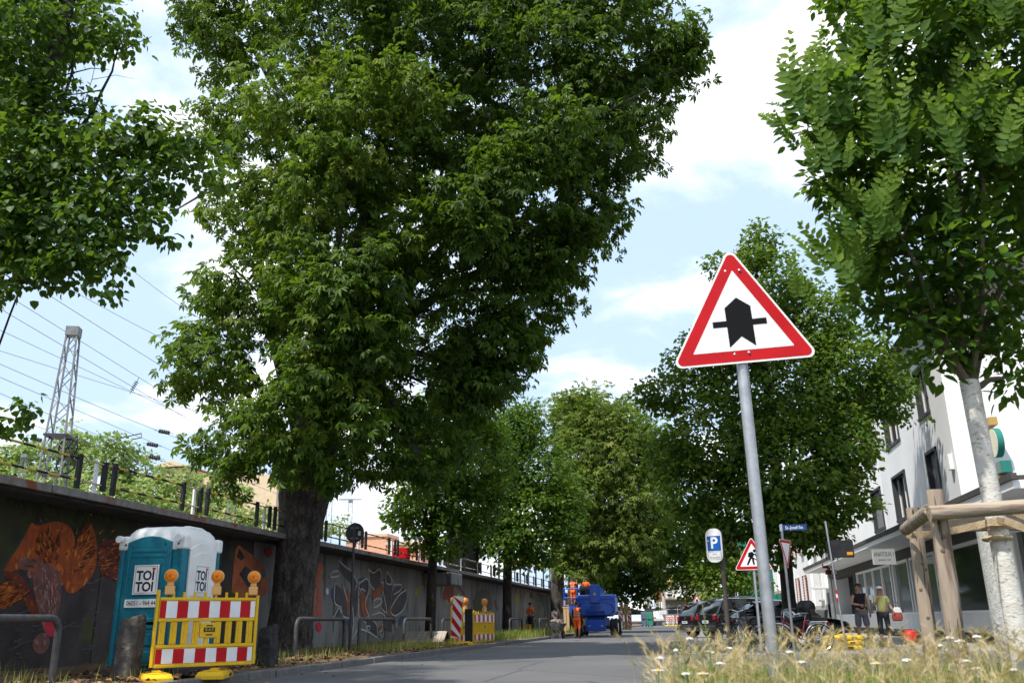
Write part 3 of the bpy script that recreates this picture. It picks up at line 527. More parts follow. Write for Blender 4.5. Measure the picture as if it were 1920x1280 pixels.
# big letters: dark fills, orange accents, white outlines
LDK = M('graffiti_dark', (0.050, 0.048, 0.055), (0.085, 0.08, 0.09), 4, rough=.7)
LOR = M('graffiti_orange', (0.33, 0.10, 0.035), (0.22, 0.065, 0.03), 4, rough=.7)
LBL = M('graffiti_blue', (0.03, 0.10, 0.20), (0.04, 0.06, 0.10), 5, rough=.7)
YLW = M('graffiti_yellow', (0.30, 0.25, 0.04), (0.20, 0.18, 0.06), 4, rough=.7)
FILL = [([(495,650),(545,690),(575,850),(530,820),(490,730)],LDK),([(520,500),(600,560),(640,650),(620,680),(560,610),(520,560)],LDK),([(600,650),(650,640),(640,860),(590,860)],LDK),([(650,650),(700,620),(720,690),(690,760),(650,760)],LDK),([(720,560),(780,555),(800,640),(760,700),(715,660)],LDK),([(820,580),(860,640),(850,800),(800,850),(780,760)],LDK),([(870,660),(950,690),(940,800),(870,870),(850,800)],LDK),([(520,780),(590,860),(610,1000),(560,860),(480,880)],LDK),([(690,860),(760,900),(800,1000),(720,960)],LDK),([(790,850),(890,860),(870,960),(800,940)],LDK),
        ([(560,690),(585,680),(590,820),(570,840)],LOR),([(650,720),(680,680),(720,880),(670,870)],LOR),([(720,720),(800,650),(800,700),(740,760)],LOR),([(830,800),(880,740),(920,700),(870,830),(840,870)],LOR),([(780,910),(810,930),(775,955)],LOR),([(870,880),(885,860),(885,900)],LOR),
        ([(470,690),(490,670),(490,780),(475,740)],LBL),([(900,860),(960,850),(930,890),(900,930)],LBL),([(560,870),(585,880),(580,920),(560,900)],LBL),([(640,620),(700,610),(660,650)],LBL),([(1000,680),(1040,670),(1030,730),(1005,740)],YLW)]
for pl, mt_ in FILL: paint([q2(*p) for p in pl], mt_, 'painted_letter_fill', smooth=1)
def ribbon(pts, mat, wd, name):
    P = [Vector((*wallpt(*p), 0)) for p in pts]; b = MB()
    for _ in range(2):
        Q = [P[0]]
        for a, c in zip(P[:-1], P[1:]): Q += [a.lerp(c, .2), a.lerp(c, .8)]
        P = Q+[P[-1]]
    PAINT_N[0] += 1; e = .019+.0003*(PAINT_N[0] % 11)
    for a, c in zip(P[:-1], P[1:]):
        d = (c-a).normalized(); s_ = Vector((-d.y, d.x, 0))*wd/2; a2 = a-d*wd*.3; c2 = c+d*wd*.3
        b.prism([((a2+s_).x, (a2+s_).y), ((a2-s_).x, (a2-s_).y), ((c2-s_).x, (c2-s_).y), ((c2+s_).x, (c2+s_).y)], (.012, 0, 0), (0, 1, 0), (0, 0, 1), (1, 0, 0), e-.012)
    return b.build(name, mat, rw)
LINES = [[(460,608),(480,575),(520,572),(525,600),(490,612),(460,608)],[(520,572),(512,500),(560,545),(600,570),(640,650),(622,690)],[(495,650),(490,780),(520,790),(545,860),(585,870)],[(600,650),(590,700),(615,850),(605,1000)],[(650,640),(645,720),(640,860),(690,900)],[(650,650),(705,610),(715,690),(680,780),(720,880)],[(708,560),(715,660),(745,690)],[(708,560),(740,590),(775,555),(790,580),(785,650),(805,640),(800,690)],[(820,575),(815,650),(855,660),(850,610),(820,575)],[(735,760),(740,810),(800,770),(780,740),(735,760)],[(800,690),(780,800),(830,850),(800,700)],[(865,660),(920,655),(915,690),(870,720)],[(950,690),(955,760),(920,830),(870,860),(840,820),(900,720),(950,690)],[(480,880),(530,780),(545,860)],[(610,1000),(640,930),(720,960),(770,1000),(760,900),(700,860)],[(680,930),(720,915),(715,945),(680,930)],[(800,940),(770,960),(805,1000),(790,850)],[(885,860),(890,945),(870,880)],[(560,690),(540,650),(575,760)],[(640,880),(660,930),(630,1000)],[(830,580),(860,630),(870,660)],[(690,700),(660,680),(650,720)],[(730,850),(790,830),(820,870)]]
for ln in LINES: ribbon([q2(*p) for p in ln], WLINE, .05, 'painted_outline')
# second red piece with pale drops further on
def q3(x, y): return (800+x/3.84, 1000+y/3.84)
RDP = M('graffiti_red_brown', (0.20, 0.045, 0.025), (0.12, 0.035, 0.025), 4, rough=.7)
PLD = M('graffiti_pale', (0.22, 0.20, 0.16), (0.15, 0.14, 0.12), 4, rough=.7)
GRN = M('graffiti_green', (0.07, 0.085, 0.045), (0.10, 0.10, 0.07), 3, rough=.7)
paint([q3(*p) for p in [(110,430),(150,340),(190,360),(200,480),(160,500),(115,480)]], RDP, 'painted_figure', smooth=2)
for cx, cy in ((85,510),(140,510),(45,490)): paint([q3(cx+18*math.cos(a*.63), cy+40*math.sin(a*.63)) for a in range(10)], PLD, 'painted_drop')
paint([q3(*p) for p in [(330,480),(345,460),(350,520),(335,545)]], RDP, 'painted_flame', smooth=1); paint([q3(*p) for p in [(480,480),(500,470),(515,560),(495,540)]], RDP, 'painted_flame', smooth=1)
paint([q3(*p) for p in [(340,440),(420,380),(470,470),(470,560),(330,570)]], GRN, 'painted_bush', smooth=1)
ribbon([q3(195,350), q3(240,400), q3(270,440)], RDP, .06, 'painted_outline')
b_ = paint([q3(*p) for p in [(690,420),(800,420),(850,520),(840,640),(700,640)]], M('graffiti_cream', (0.27, 0.26, 0.23), (0.20, 0.195, 0.175), 3, rough=.8), 'painted_field', smooth=1)
for pl in ([(740,420),(760,420),(765,465),(738,465)], [(805,430),(850,440),(860,520),(850,640),(835,640),(845,540),(815,480)], [(860,440),(920,430),(915,600),(870,560)]): paint([q3(*p) for p in pl], LDK, 'painted_dark_shape')
paint([q3(*p) for p in [(630,430),(670,430),(660,500),(640,520)]], YLW, 'painted_patch', smooth=1)
# ---- railing on the deck edge
STRIPE = bpy.data.materials.new('hazard_stripe'); STRIPE.use_nodes = True
_n = STRIPE.node_tree.nodes; _l = STRIPE.node_tree.links.new; _b = _n['Principled BSDF']; _b.inputs['Roughness'].default_value = .5
_c = _n.new('ShaderNodeTexCoord'); _w = _n.new('ShaderNodeTexWave'); _w.wave_type = 'BANDS'; _w.bands_direction = 'DIAGONAL'; _w.inputs['Scale'].default_value = 1.15; _l(_c.outputs['Object'], _w.inputs[0])
_r2 = _n.new('ShaderNodeValToRGB'); _r2.color_ramp.interpolation = 'CONSTANT'; _r2.color_ramp.elements[0].color = (.012, .012, .012, 1); _r2.color_ramp.elements[1].position = .5; _r2.color_ramp.elements[1].color = (.50, .36, .05, 1); _l(_w.outputs[0], _r2.inputs[0]); _l(_r2.outputs[0], _b.inputs[0])
TANR = M('weathered_rail', (0.40, 0.31, 0.17), (0.50, 0.41, 0.25), 6, rough=.6)
FX = -10.12
def rail_module(y0, y1):
    f = thing('railing', 'low black railing with yellow and black striped bars on the wall top', 'railing', (FX, y0, 3.05), 0, 'railing bays along the railway deck'); ln = y1-y0
    for yy in (0.0, ln): MB().box(-.035, .035, yy-.045, yy+.045, 0.06, .64).build('post', BLACK, f, bev=.008)
    for z in (.20, .57): MB().tube([(0, .05, z), (0, ln-.05, z)], .021, 8).build('rail', STRIPE, f, smooth=True)
    return f
def link(y0, y1):
    f = thing('railing_link', 'short pale rails and white stub post joining two striped railings', 'railing', (FX-.02, y0, 3.05), 0, 'links between railing bays'); ln = y1-y0
    for z in (.20, .57): MB().tube([(0, 0.06, z), (0, ln-.06, z)], .015, 8).build('rail', TANR, f, smooth=True)
    MB().box(-.10, -.06, ln-.42, ln-.34, -.05, .60).build('stub_post', WPLAS, f); MB().box(-.03, .03, ln-.31, ln-.2, .10, .62).build('post', BLACK, f, bev=.006)
ya = colY(212, FX, 3.3); yb = colY(342, FX, 3.3); yc = colY(388, FX, 3.3); per_ = yc-ya; ml = yb-ya
for k in range(-2, 17):
    y0 = ya+k*per_
    if y0 > 100: break
    rail_module(y0, y0+ml); link(y0+ml, y0+per_)
# ---- portable toilet
TEAL = M('teal_plastic', (0.010, 0.155, 0.215), (0.014, 0.18, 0.24), 2.5, rough=.42, c3=(0.018, 0.12, 0.165), s3=14)
TEALD = M('teal_plastic_groove', (0.006, 0.10, 0.145), rough=.5)
tw = thing('portable_toilet', 'teal portable toilet with white domed roof and white side panel', 'portable toilet', (-8.41, 13.55, .12), 0.0)
W2 = .57
MB().box(-W2-.03, W2+.03, -W2-.03, W2+.03, 0, .13).build('base', DGREY, tw, bev=.02)
MB().box(-W2+.02, W2-.02, -W2+.03, W2-.03, .13, 1.98).build('cabin', TEAL, tw)
for sx in (-1, 1):
    for sy in (-1, 1): MB().box(sx*W2-.09 if sx > 0 else sx*W2, sx*W2 if sx > 0 else sx*W2+.09, sy*W2-.09 if sy > 0 else sy*W2, sy*W2 if sy > 0 else sy*W2+.09, .13, 1.96).build('corner_post', TEAL, tw, bev=.03, seg=3)
def arched(x0, x1, z0, z1, rise): 
    return [(x0, z0), (x1, z0), (x1, z1)]+[(x1+(x0-x1)*t, z1+rise*math.sin(math.pi*t)) for t in (.15, .3, .5, .7, .85)]+[(x0, z1)]
dr = MB().prism(arched(-.42, .36, .16, 2.02, .10), (0, -W2+.012, 0), (1, 0, 0), (0, 0, 1), (0, -1, 0), .04).build('door', TEAL, tw, bev=.012)
for k, (zz0, sc_) in enumerate(((1.86, .30), (1.78, .30))):
    MB().prism([(-.03-sc_, zz0), (-.03+sc_, zz0), (-.03+sc_*.92, zz0+.05), (-.03-sc_*.92, zz0+.05)], (0, -W2-.02, 0), (1, 0, 0), (0, 0, 1), (0, -1, 0), .018).build('vent_slat', TEAL, dr, bev=.008)
for (x0, x1, z0, z1) in ((-.27, .22, .70, .86), (-.25, .20, .745, .815), (-.27, .22, .45, .62), (-.27, .22, .20, .37), (-.38, -.355, .25, 1.9), (.30, .325, .25, 1.9)):
    MB().box(x0, x1, -W2-.045, -W2-.02, z0, z1).build('panel_rib', TEAL, dr, bev=.012)
MB().box(-.25, .21, -W2-.046, -W2-.02, 1.20, 1.68).build('sign_frame', TEALD, dr, bev=.006)
pl = MB().box(-.235, .195, -W2-.053, -W2-.044, 1.215, 1.665).build('sign_plate', WPLAS, dr)
NAVY = M('navy_print', (0.012, 0.012, 0.03), rough=.5); HEART_R = M('heart_red', (.55, .01, .02), rough=.5)
def toi(parent, o, ex, s):
    ex = Vector(ex); ey = Vector((0, 0, 1)); o = Vector(o)
    for i_, zz0 in ((0, .055), (1, -.115)):
        text('TOI', 'lettering', NAVY, parent, o+ey*zz0*s-ex*.01*s, ex, ey, .20*s, .001, sx=.95, bold=.006*s, space=.98)
    hp = [(16*math.sin(t)**3/16*.032*s, (13*math.cos(t)-5*math.cos(2*t)-2*math.cos(3*t)-math.cos(4*t))/16*.032*s) for t in [k*math.pi/9 for k in range(18)]]
    MB().prism(hp, o+ex*.13*s+ey*.16*s, ex, ey, ex.cross(ey), .002).build('heart', HEART_R, parent)
    for a_, c_ in (((-.19, -.205), (.19, -.2)), ((-.19, .2), (.19, .205)), ((-.19, -.205), (-.185, .205)), ((.185, -.205), (.19, .205))):
        MB().prism([(a_[0]*s, a_[1]*s), (c_[0]*s, a_[1]*s), (c_[0]*s, c_[1]*s), (a_[0]*s, c_[1]*s)], o, ex, ey, ex.cross(ey), .001).build('frame_line', NAVY, parent)
toi(dr, (-.02, -W2-.0545, 1.44), (1, 0, 0), 1.0)
MB().box(-.35, .27, -W2-.05, -W2-.02, 1.02, 1.145).build('phone_plate', WPLAS, dr)
text('06051 - 964 444', 'lettering', NAVY, dr, (-.04, -W2-.052, 1.083), (1, 0, 0), (0, 0, 1), .10, .001, sx=.82)
sp_ = MB().prism(arched(-.40, .40, .14, 1.92, .12), (W2-.02, 0, 0), (0, 1, 0), (0, 0, 1), (1, 0, 0), .045).build('side_panel', WPLAS, tw, bev=.015)
MB().prism(arched(-.32, .32, 1.18, 1.80, .08), (W2+.02, 0, 0), (0, 1, 0), (0, 0, 1), (1, 0, 0), .018).build('raised_field', WPLAS, sp_, bev=.012)
MB().prism([(-.34, .2), (.34, .2), (.34, 1.08), (-.34, 1.08)], (W2+.02, 0, 0), (0, 1, 0), (0, 0, 1), (1, 0, 0), .014).build('raised_field', WPLAS, sp_, bev=.01)
MB().prism([(-.24, 1.22), (.16, 1.22), (.16, 1.68), (-.24, 1.68)], (W2+.034, 0, 0), (0, 1, 0), (0, 0, 1), (1, 0, 0), .010).build('sign_plate', WPLAS, sp_)
toi(sp_, (W2+.0455, -.04, 1.45), (0, 1, 0), 1.0)
MB().box(W2+.034, W2+.04, -.2, .1, .84, .90).build('sticker', HEART_R, sp_)
# roof: lofted dome with ribs, corner lugs
secs = []
for z, k in ((1.90, 1.0), (1.93, 1.03), (2.07, 1.03), (2.10, 1.0), (2.17, .95), (2.24, .84), (2.28, .62), (2.295, .3)):
    q_ = [(W2*k*math.copysign(abs(math.cos(a))**.42, math.cos(a)), W2*k*math.copysign(abs(math.sin(a))**.42, math.sin(a)), z) for a in [2*math.pi*j/32 for j in range(32)]]; secs.append(q_)
rf = MB().loft(secs).build('roof', WPLAS, tw, smooth=True)
for k in range(4):
    xx = -.36+k*.24; MB().loft([[(xx-.05, yy, zt), (xx+.05, yy, zt), (xx+.03, yy, zt+.035), (xx-.03, yy, zt+.035)] for yy, zt in ((-.50, 2.13), (-.40, 2.22), (-.2, 2.265), (.2, 2.265), (.40, 2.22), (.50, 2.13))]).build('roof_rib', WPLAS, rf, smooth=True)
for sx in (-1, 1):
    for sy in (-1, 1):
        lg = MB().lathe((sx*(W2-.05), sy*(W2+.03)-.06 if sy < 0 else W2-.03, 2.07), (0, sy, 0), [(0, .055), (.05, .055)], 14).build('lifting_lug', WPLAS, rf)
        MB().lathe((sx*(W2-.05), sy*(W2+.09+.005)-.0 if sy < 0 else W2+.04, 2.07), (0, sy, 0), [(0, .03), (.006, .03)], 10).build('lug_hole', M('hole_blue', (.01, .03, .05), rough=.5), lg)
for sx in (-1, 1):
    for sy in (-1, 1): MB().box(sx*(W2-.06)-.085, sx*(W2-.06)+.085, sy*(W2-.06)-.085, sy*(W2-.06)+.085, 1.90, 2.125).build('corner_block', WPLAS, rf, bev=.04, seg=3)
for x_, y_ in ((.25, -W2-.032), (-.45, -W2-.032), (.48, -W2-.032)): MB().lathe((x_, y_, 1.985), (0, -1, 0), [(0, .018), (.008, .018)], 8).build('bolt', DGREY, rf)
# ---- safety barriers
AMBER = M('amber_lens', (0.90, 0.27, 0.006), (0.78, 0.19, 0.005), 30, rough=.15, bump=.6, bscale=90)
AMBER_H = M('amber_housing', (0.76, 0.42, 0.14), (0.68, 0.36, 0.11), 5, rough=.5)
def warning_lamp(loc, rz, label, group=None, s=1.0):
    t = thing('warning_lamp', label, 'warning lamp', loc, rz, group)
    MB().box(-.075*s, .075*s, -.05*s, .05*s, 0, .15*s).build('battery_box', AMBER_H, t, bev=.015)
    MB().box(-.05*s, .05*s, -.035*s, .035*s, .15*s, .21*s).build('neck', AMBER_H, t, bev=.01)
    MB().lathe((0, -.05*s, .31*s), (0, 1, 0), [(0, .105*s), (.02*s, .112*s), (.08*s, .112*s), (.10*s, .105*s)], 20).build('lamp_ring', AMBER_H, t, smooth=True)
    ln = MB().lathe((0, -.052*s, .31*s), (0, -1, 0), [(0, .095*s), (.02*s, .088*s), (.038*s, .06*s), (.045*s, .02*s)], 20).build('lens', AMBER, t, smooth=True)
    MB().lathe((0, -.098*s, .31*s), (0, -1, 0), [(0, .02*s), (.006*s, .02*s)], 8).build('reflector_spot', M('lens_spot', (.45, .08, .0), rough=.3), ln)
    return t
def barrier(loc, rz, ln, label, group=None, nb=9, plate=True, stripe0=0):
    """red and white striped board fence: x along, front to -y"""
    t = thing('safety_barrier', label, 'barrier', loc, rz, group); h = 1.0
    MB().tube([(0, 0, 0.02), (0, 0, h+.10)], .028, 8).build('end_post', YEL, t); MB().tube([(ln, 0, .02), (ln, 0, h+.03)], .028, 8).build('end_post', YEL, t)
    for z in (.03, .30, .67, h-.03): MB().box(.028, ln-.028, -.03, .03, z-.022, z+.022).build('rail', YEL, t, bev=.008)
    MB().box(.03, ln-.03, -.016, .016, .055, .275).build('board', YEL, t); MB().box(.03, ln-.03, -.016, .016, .695, .945).build('board', YEL, t)
    ns = 9; w_ = (ln-.08)/ns
    for k in range(ns+1):
        x0 = .04+max(0, (k-.45))*w_; x1 = .04+min(ns, k+.55)*w_; mt_ = RED if (k+stripe0) % 2 == 0 else WHT
        for z0, z1 in ((.70, .94),):
            MB().prism([(x0, z0), (x1, z0), (x1, z1), (x0, z1)], (0, -.017, 0), (1, 0, 0), (0, 0, 1), (0, -1, 0), .004).build('stripe', mt_, t)
        MB().prism([(x0, .065), (x1, .065), (x1, .265), (x0, .265)], (0, -.017, 0), (1, 0, 0), (0, 0, 1), (0, -1, 0), .004).build('stripe', mt_, t)
    for k in range(nb):
        xx = .10+(ln-.2)*k/(nb-1); 
        if plate and abs(xx-ln*.52) < .12: 
            MB().box(xx-.03, xx+.03, -.018, .018, .31, .41).build('slat', YEL, t); continue
        MB().box(xx-.048, xx+.048, -.016, .016, .325, .648).build('slat', YEL, t, bev=.008); MB().box(xx-.012, xx+.012, -.026, -.016, .33, .645).build('slat_rib', YEL, t)
    for k in range(8): MB().tube([(.22+(ln-.4)*k/7, 0, h-.01), (.22+(ln-.4)*k/7, 0, h+.07)], .022, 8).build('top_peg', YEL, t)
    if plate:
        xx = ln*.52; p_ = MB().box(xx-.14, xx+.14, -.03, .02, .41, .63).build('name_plate', YEL, t, bev=.01)
        MB().box(xx-.085, xx+.085, -.034, -.03, .495, .56).build('plate_label', BLACK, p_); text('B.A.S', 'lettering', YEL, p_, (xx, -.0355, .527), (1, 0, 0), (0, 0, 1), .06, .001)
        for z_ in (.585, .455): MB().box(xx-.05, xx+.05, -.032, -.03, z_-.009, z_+.009).build('plate_line', BLACK, p_)
    return t
def foot_plate(loc, rz, label, group='yellow rubber feet of barriers and beacons', ln=.8, wd=.40):
    t = thing('foot_plate', label, 'barrier foot', loc, rz, group)
    MB().loft([[(-ln/2*k, -wd/2*k, z), (ln/2*k, -wd/2*k, z), (ln/2*k, wd/2*k, z), (-ln/2*k, wd/2*k, z)] for z, k in ((0, 1), (.06, 1), (.11, .86))]).build('slab', YEL, t, bev=.01)
    for sx in (-1, 1): MB().box(sx*ln*.3-.07, sx*ln*.3+.07, -wd*.3, wd*.3, .11, .125).build('grip_block', YEL, t, bev=.008)
    MB().box(-.09, .09, -.06, .06, .11, .15).build('socket', YEL, t, bev=.01)
    MB().prism([(-.07, .025), (.07, .025), (.07, .07), (-.07, .07)], (ln*.2, -wd/2-.001, 0), (1, 0, 0), (0, 0, 1), (0, -1, 0), .006).build('recess', BLACK, t)
    return t
A = gz(283, 1256, .14); A = Vector((-7.70, 12.0, .15)); A2 = gz(283, 1250, .16)
# barrier runs from A towards the kerb and away from the camera
BA = Vector(gz(281, 1263, .14)); 
BA = Vector((-7.72, 12.2, .27)); ang = R(48)
bar0 = barrier(BA, ang, 1.52, 'yellow barrier with red and white boards in front of the teal toilet', nb=9)
for k, fx in enumerate((.16, .86, 1.44)):
    p = BA+Vector((math.cos(ang)*fx, math.sin(ang)*fx, 1.03)); warning_lamp(p, R(20), ['amber warning lamp on the barrier end over the toilet door', 'amber warning lamp in front of the white toilet side panel', 'amber warning lamp at the barrier end beside the big trunk'][k], 'warning lamps on the near barrier', s=.88)
foot_plate(BA+Vector((.08, .02, -.17)), ang+R(80), 'yellow rubber foot under the barrier beside the rough stone bollard'); foot_plate(BA+Vector((.60, .75, -.17)), ang+R(60), 'yellow rubber foot under the barrier end on the kerb')
# ---- stone bollards
def bollard(p, h, w_, tilt, mat, label, seed):
    q = random.Random(seed); secs = []
    for z, k in ((0, 1.12), (.3, 1.05), (.7, .98), (.92, .95), (1.0, .86)):
        secs.append([(w_*k*math.copysign(abs(math.cos(a))**.5, math.cos(a))+tilt*z*h+q.uniform(-.012, .012), w_*.85*k*math.copysign(abs(math.sin(a))**.5, math.sin(a))+q.uniform(-.012, .012), z*h+(.05*math.cos(a) if z > .9 else 0)) for a in [2*math.pi*j/16 for j in range(16)]])
    o = MB().loft(secs).build('stone_bollard', mat); o.location = p; s_ = o.modifiers.new('sub', 'SUBSURF'); s_.levels = s_.render_levels = 2; s_.subdivision_type = 'SIMPLE'
    tx = bpy.data.textures.new('rock', 'CLOUDS'); tx.noise_scale = .12; d_ = o.modifiers.new('d', 'DISPLACE'); d_.texture = tx; d_.strength = .045; d_.mid_level = .5
    tag(o, label, 'bollard'); return o
STONE = M('basalt', (0.055, 0.050, 0.048), (0.10, 0.092, 0.085), 6, rough=.9, bump=.8, bscale=22, c3=(0.14, 0.125, 0.10), s3=7)
bollard(gz(232, 1276, .1), .88, .17, .06, STONE, 'rough grey basalt bollard leaning in front of the toilet door', 3)
b2 = gz(497, 1243, .12); bollard((-7.75, colY(500, -7.75, .12), .1), .72, .17, -.02, M('basalt_dark', (0.022, 0.021, 0.022), (0.045, 0.042, 0.042), 6, rough=.9, bump=.7, bscale=22), 'low black stone bollard between the barrier and the big trunk', 4)
# ---- hoop rails
HOOPM = M('hoop_paint', (0.045, 0.045, 0.05), (0.075, 0.073, 0.075), 8, rough=.5, bump=.1)
def hoop(x, y0, y1, label, group='grey hoop rails along the verge', h=.84, rad=.18):
    t = tag(MB().tube([(0, 0, -.25), (0, 0, h-rad)]+[(0, rad*(1-math.cos(a)), h-rad+rad*math.sin(a)) for a in (R(22), R(45), R(68), R(90))]+[(0, y1-y0-rad*(1-math.cos(a)), h-rad+rad*math.sin(a)) for a in (R(90), R(68), R(45), R(22))]+[(0, y1-y0, h-rad), (0, y1-y0, -.25)], .048, 12).build('hoop_rail', HOOPM, None, smooth=True), label, 'hoop rail', group)
    t.location = (x, y0, .14); return t
hoop(-8.62, 7.4, 11.3, 'grey hoop rail in front of the dark animal mural')
for a_, c_, lb in ((552, 644, 'grey hoop rail in front of the big ridged trunk'), (672, 737, 'grey hoop rail in front of the graffiti letters'), (757, 808, 'grey hoop rail in front of the wooden plank cover'), (829, 850, 'grey hoop rail behind the striped beacon')):
    hoop(-9.0, colY(a_, -9.0, .12), colY(c_, -9.0, .12), lb)
for a_, c_, lb in ((956, 979, 'grey hoop rail left of the worker facing the wall'), (988, 1005, 'grey hoop rail in front of the worker facing the wall'), (1012, 1026, 'grey hoop rail right of the worker facing the wall')):
    hoop(-9.0, colY(a_, -9.0, .12), colY(c_, -9.0, .12), lb)
# ---- round sign seen from behind
rp_ = Vector((-9.0, colY(655, -9.0, .12), .1)); rs = thing('round_sign', 'round traffic sign seen from its grey back on a thin post', 'traffic sign', rp_)
MB().tube([(0, 0, 0), (0, 0, 3.42)], .035, 10).build('post', DGREY, rs, smooth=True)
dk = MB().lathe((0, .045, 3.15), (0, 1, 0), [(0, .27), (.006, .27), (.02, .26)], 32).build('disc', M('sign_back', (0.05, 0.05, 0.053), (0.07, 0.07, 0.072), 4, rough=.55), rs)
MB().box(.10, .17, .035, .0445, 3.07, 3.19).build('sticker', WPLAS, dk)
for z in (3.0, 3.28): MB().box(-.11, .11, .02, .045, z-.02, z+.02).build('bracket', STEEL, rs)
# ---- plank cover leaning like a tent
pc = Vector((-9.45, colY(800, -9.45, .2), .14)); wp = thing('plank_cover', 'weathered wooden boards leaning as a small tent over the verge', 'wooden cover', pc, R(4))
BROWNB = M('brown_board', (0.10, 0.045, 0.028), (0.06, 0.035, 0.025), 4, rough=.9)
WOODG = M('grey_board', (0.42, 0.385, 0.34), (0.32, 0.28, 0.245), 4, rough=.9, stretch=(6, .8, 6), bump=.3, c3=(.15, .09, .06), s3=5)
for k in range(4):
    MB().box(-.75, .75, 0, .20, -.018, .018).build('plank', WOODG, wp).matrix_local = Matrix.Translation((0, -.72+.178*k, .04+.092*k)) @ Matrix.Rotation(R(27.5), 4, 'X')
    MB().box(-.75, .75, -.20, 0, -.018, .018).build('plank', BROWNB, wp).matrix_local = Matrix.Translation((0, .72-.178*k, .04+.092*k)) @ Matrix.Rotation(R(-27.5), 4, 'X')
MB().prism([(-.68, 0), (.68, 0), (0, .36)], (-.70, 0, .03), (0, 1, 0), (0, 0, 1), (1, 0, 0), .03).build('end_board', BROWNB, wp)
# ---- beacons and far barriers
def beacon(loc, rz, label, group='striped beacons', h=1.0, w_=.25, lean=0.0, rim=YEL, flip=1, gap=.22):
    t = thing('beacon', label, 'beacon', loc, rz, group); t.rotation_euler = (0, lean, rz)
    MB().box(-w_/2, w_/2, -.022, .022, gap, gap+h).build('panel', rim, t, bev=.02)
    MB().box(-w_/2+.02, w_/2-.02, -.027, -.022, gap+.02, gap+h-.02).build('face', WHT, t)
    x0, x1, z0, z1 = -w_/2+.02, w_/2-.02, gap+.02, gap+h-.02; p_ = (z1-z0)/3.2
    for k in range(-1, 4):
        a0 = z0+p_*(k+.25); dz = (x1-x0)*1.15; pts = [(x0, a0+(dz if flip > 0 else 0)), (x1, a0+(0 if flip > 0 else dz)), (x1, a0+p_*.5+(0 if flip > 0 else dz)), (x0, a0+p_*.5+(dz if flip > 0 else 0))]
        pts = [(x, min(max(z, z0), z1)) for x, z in pts]
        if max(p[1] for p in pts)-min(p[1] for p in pts) > .02: MB().prism(pts, (0, -.027, 0), (1, 0, 0), (0, 0, 1), (0, -1, 0), .003).build('stripe', RED, t)
    MB().box(-.035, .035, -.02, .02, 0.02, gap).build('stem', rim, t); MB().tube([(0, 0, gap+h), (0, 0, gap+h+.06)], .025, 8).build('top_peg', rim, t)
    return t
bp_ = Vector((-7.75, colY(853, -7.75, .12), .13)); beacon(bp_, R(8), 'yellow framed red and white beacon leaning beside the double barrier', lean=R(4), h=1.35, w_=.36, gap=.22)
foot_plate(bp_+Vector((.15, .1, 0)), R(20), 'yellow rubber foot under the leaning beacon')
MB_ = MB().box(-.13, .13, -.04, .04, .1, 1.15).build('beacon_back_board', BLACK); MB_.location = bp_+Vector((.36, .45, 0)); tag(MB_, 'black board standing behind the leaning striped beacon', 'board')
y0 = colY(873, -7.7, .12); y1 = colY(905, -7.7, .12); y2 = colY(934, -7.7, .12)
def solidb(p, q, label, n): 
    d = q-p; t = barrier(p, math.atan2(d.y, d.x), d.length, label, 'double yellow barrier on the verge', nb=12, plate=True); MB().box(.04, d.length-.04, .0, .012, .32, .65).build('infill', YEL, t); return t
solidb(Vector((-8.05, y0-.6, .16)), Vector((-7.72, y0+1.15, .16)), 'yellow barrier with solid lower part next to the leaning beacon', 0)
solidb(Vector((-7.70, y0+1.2, .16)), Vector((-7.42, y0+3.3, .16)), 'yellow barrier with solid lower part nearer the wheelbarrow', 0)
for k, (dx, dy) in enumerate(((-8.02, -.5), (-7.84, .5), (-7.56, 2.3))): warning_lamp((dx, y0+dy, 1.2), R(75), ['amber warning lamp next to the leaning beacon', 'amber warning lamp over the middle of the double barrier', 'amber warning lamp at the far end of the double barrier'][k], 'warning lamps on the double barrier', s=1.15)
bk2 = gy(1040, 1180, 47.0); beacon((bk2.x, 47.0, .12), R(4), 'white framed striped beacon standing left of the loaded wheelbarrow', rim=WPLAS, h=1.1, w_=.30, gap=.1)
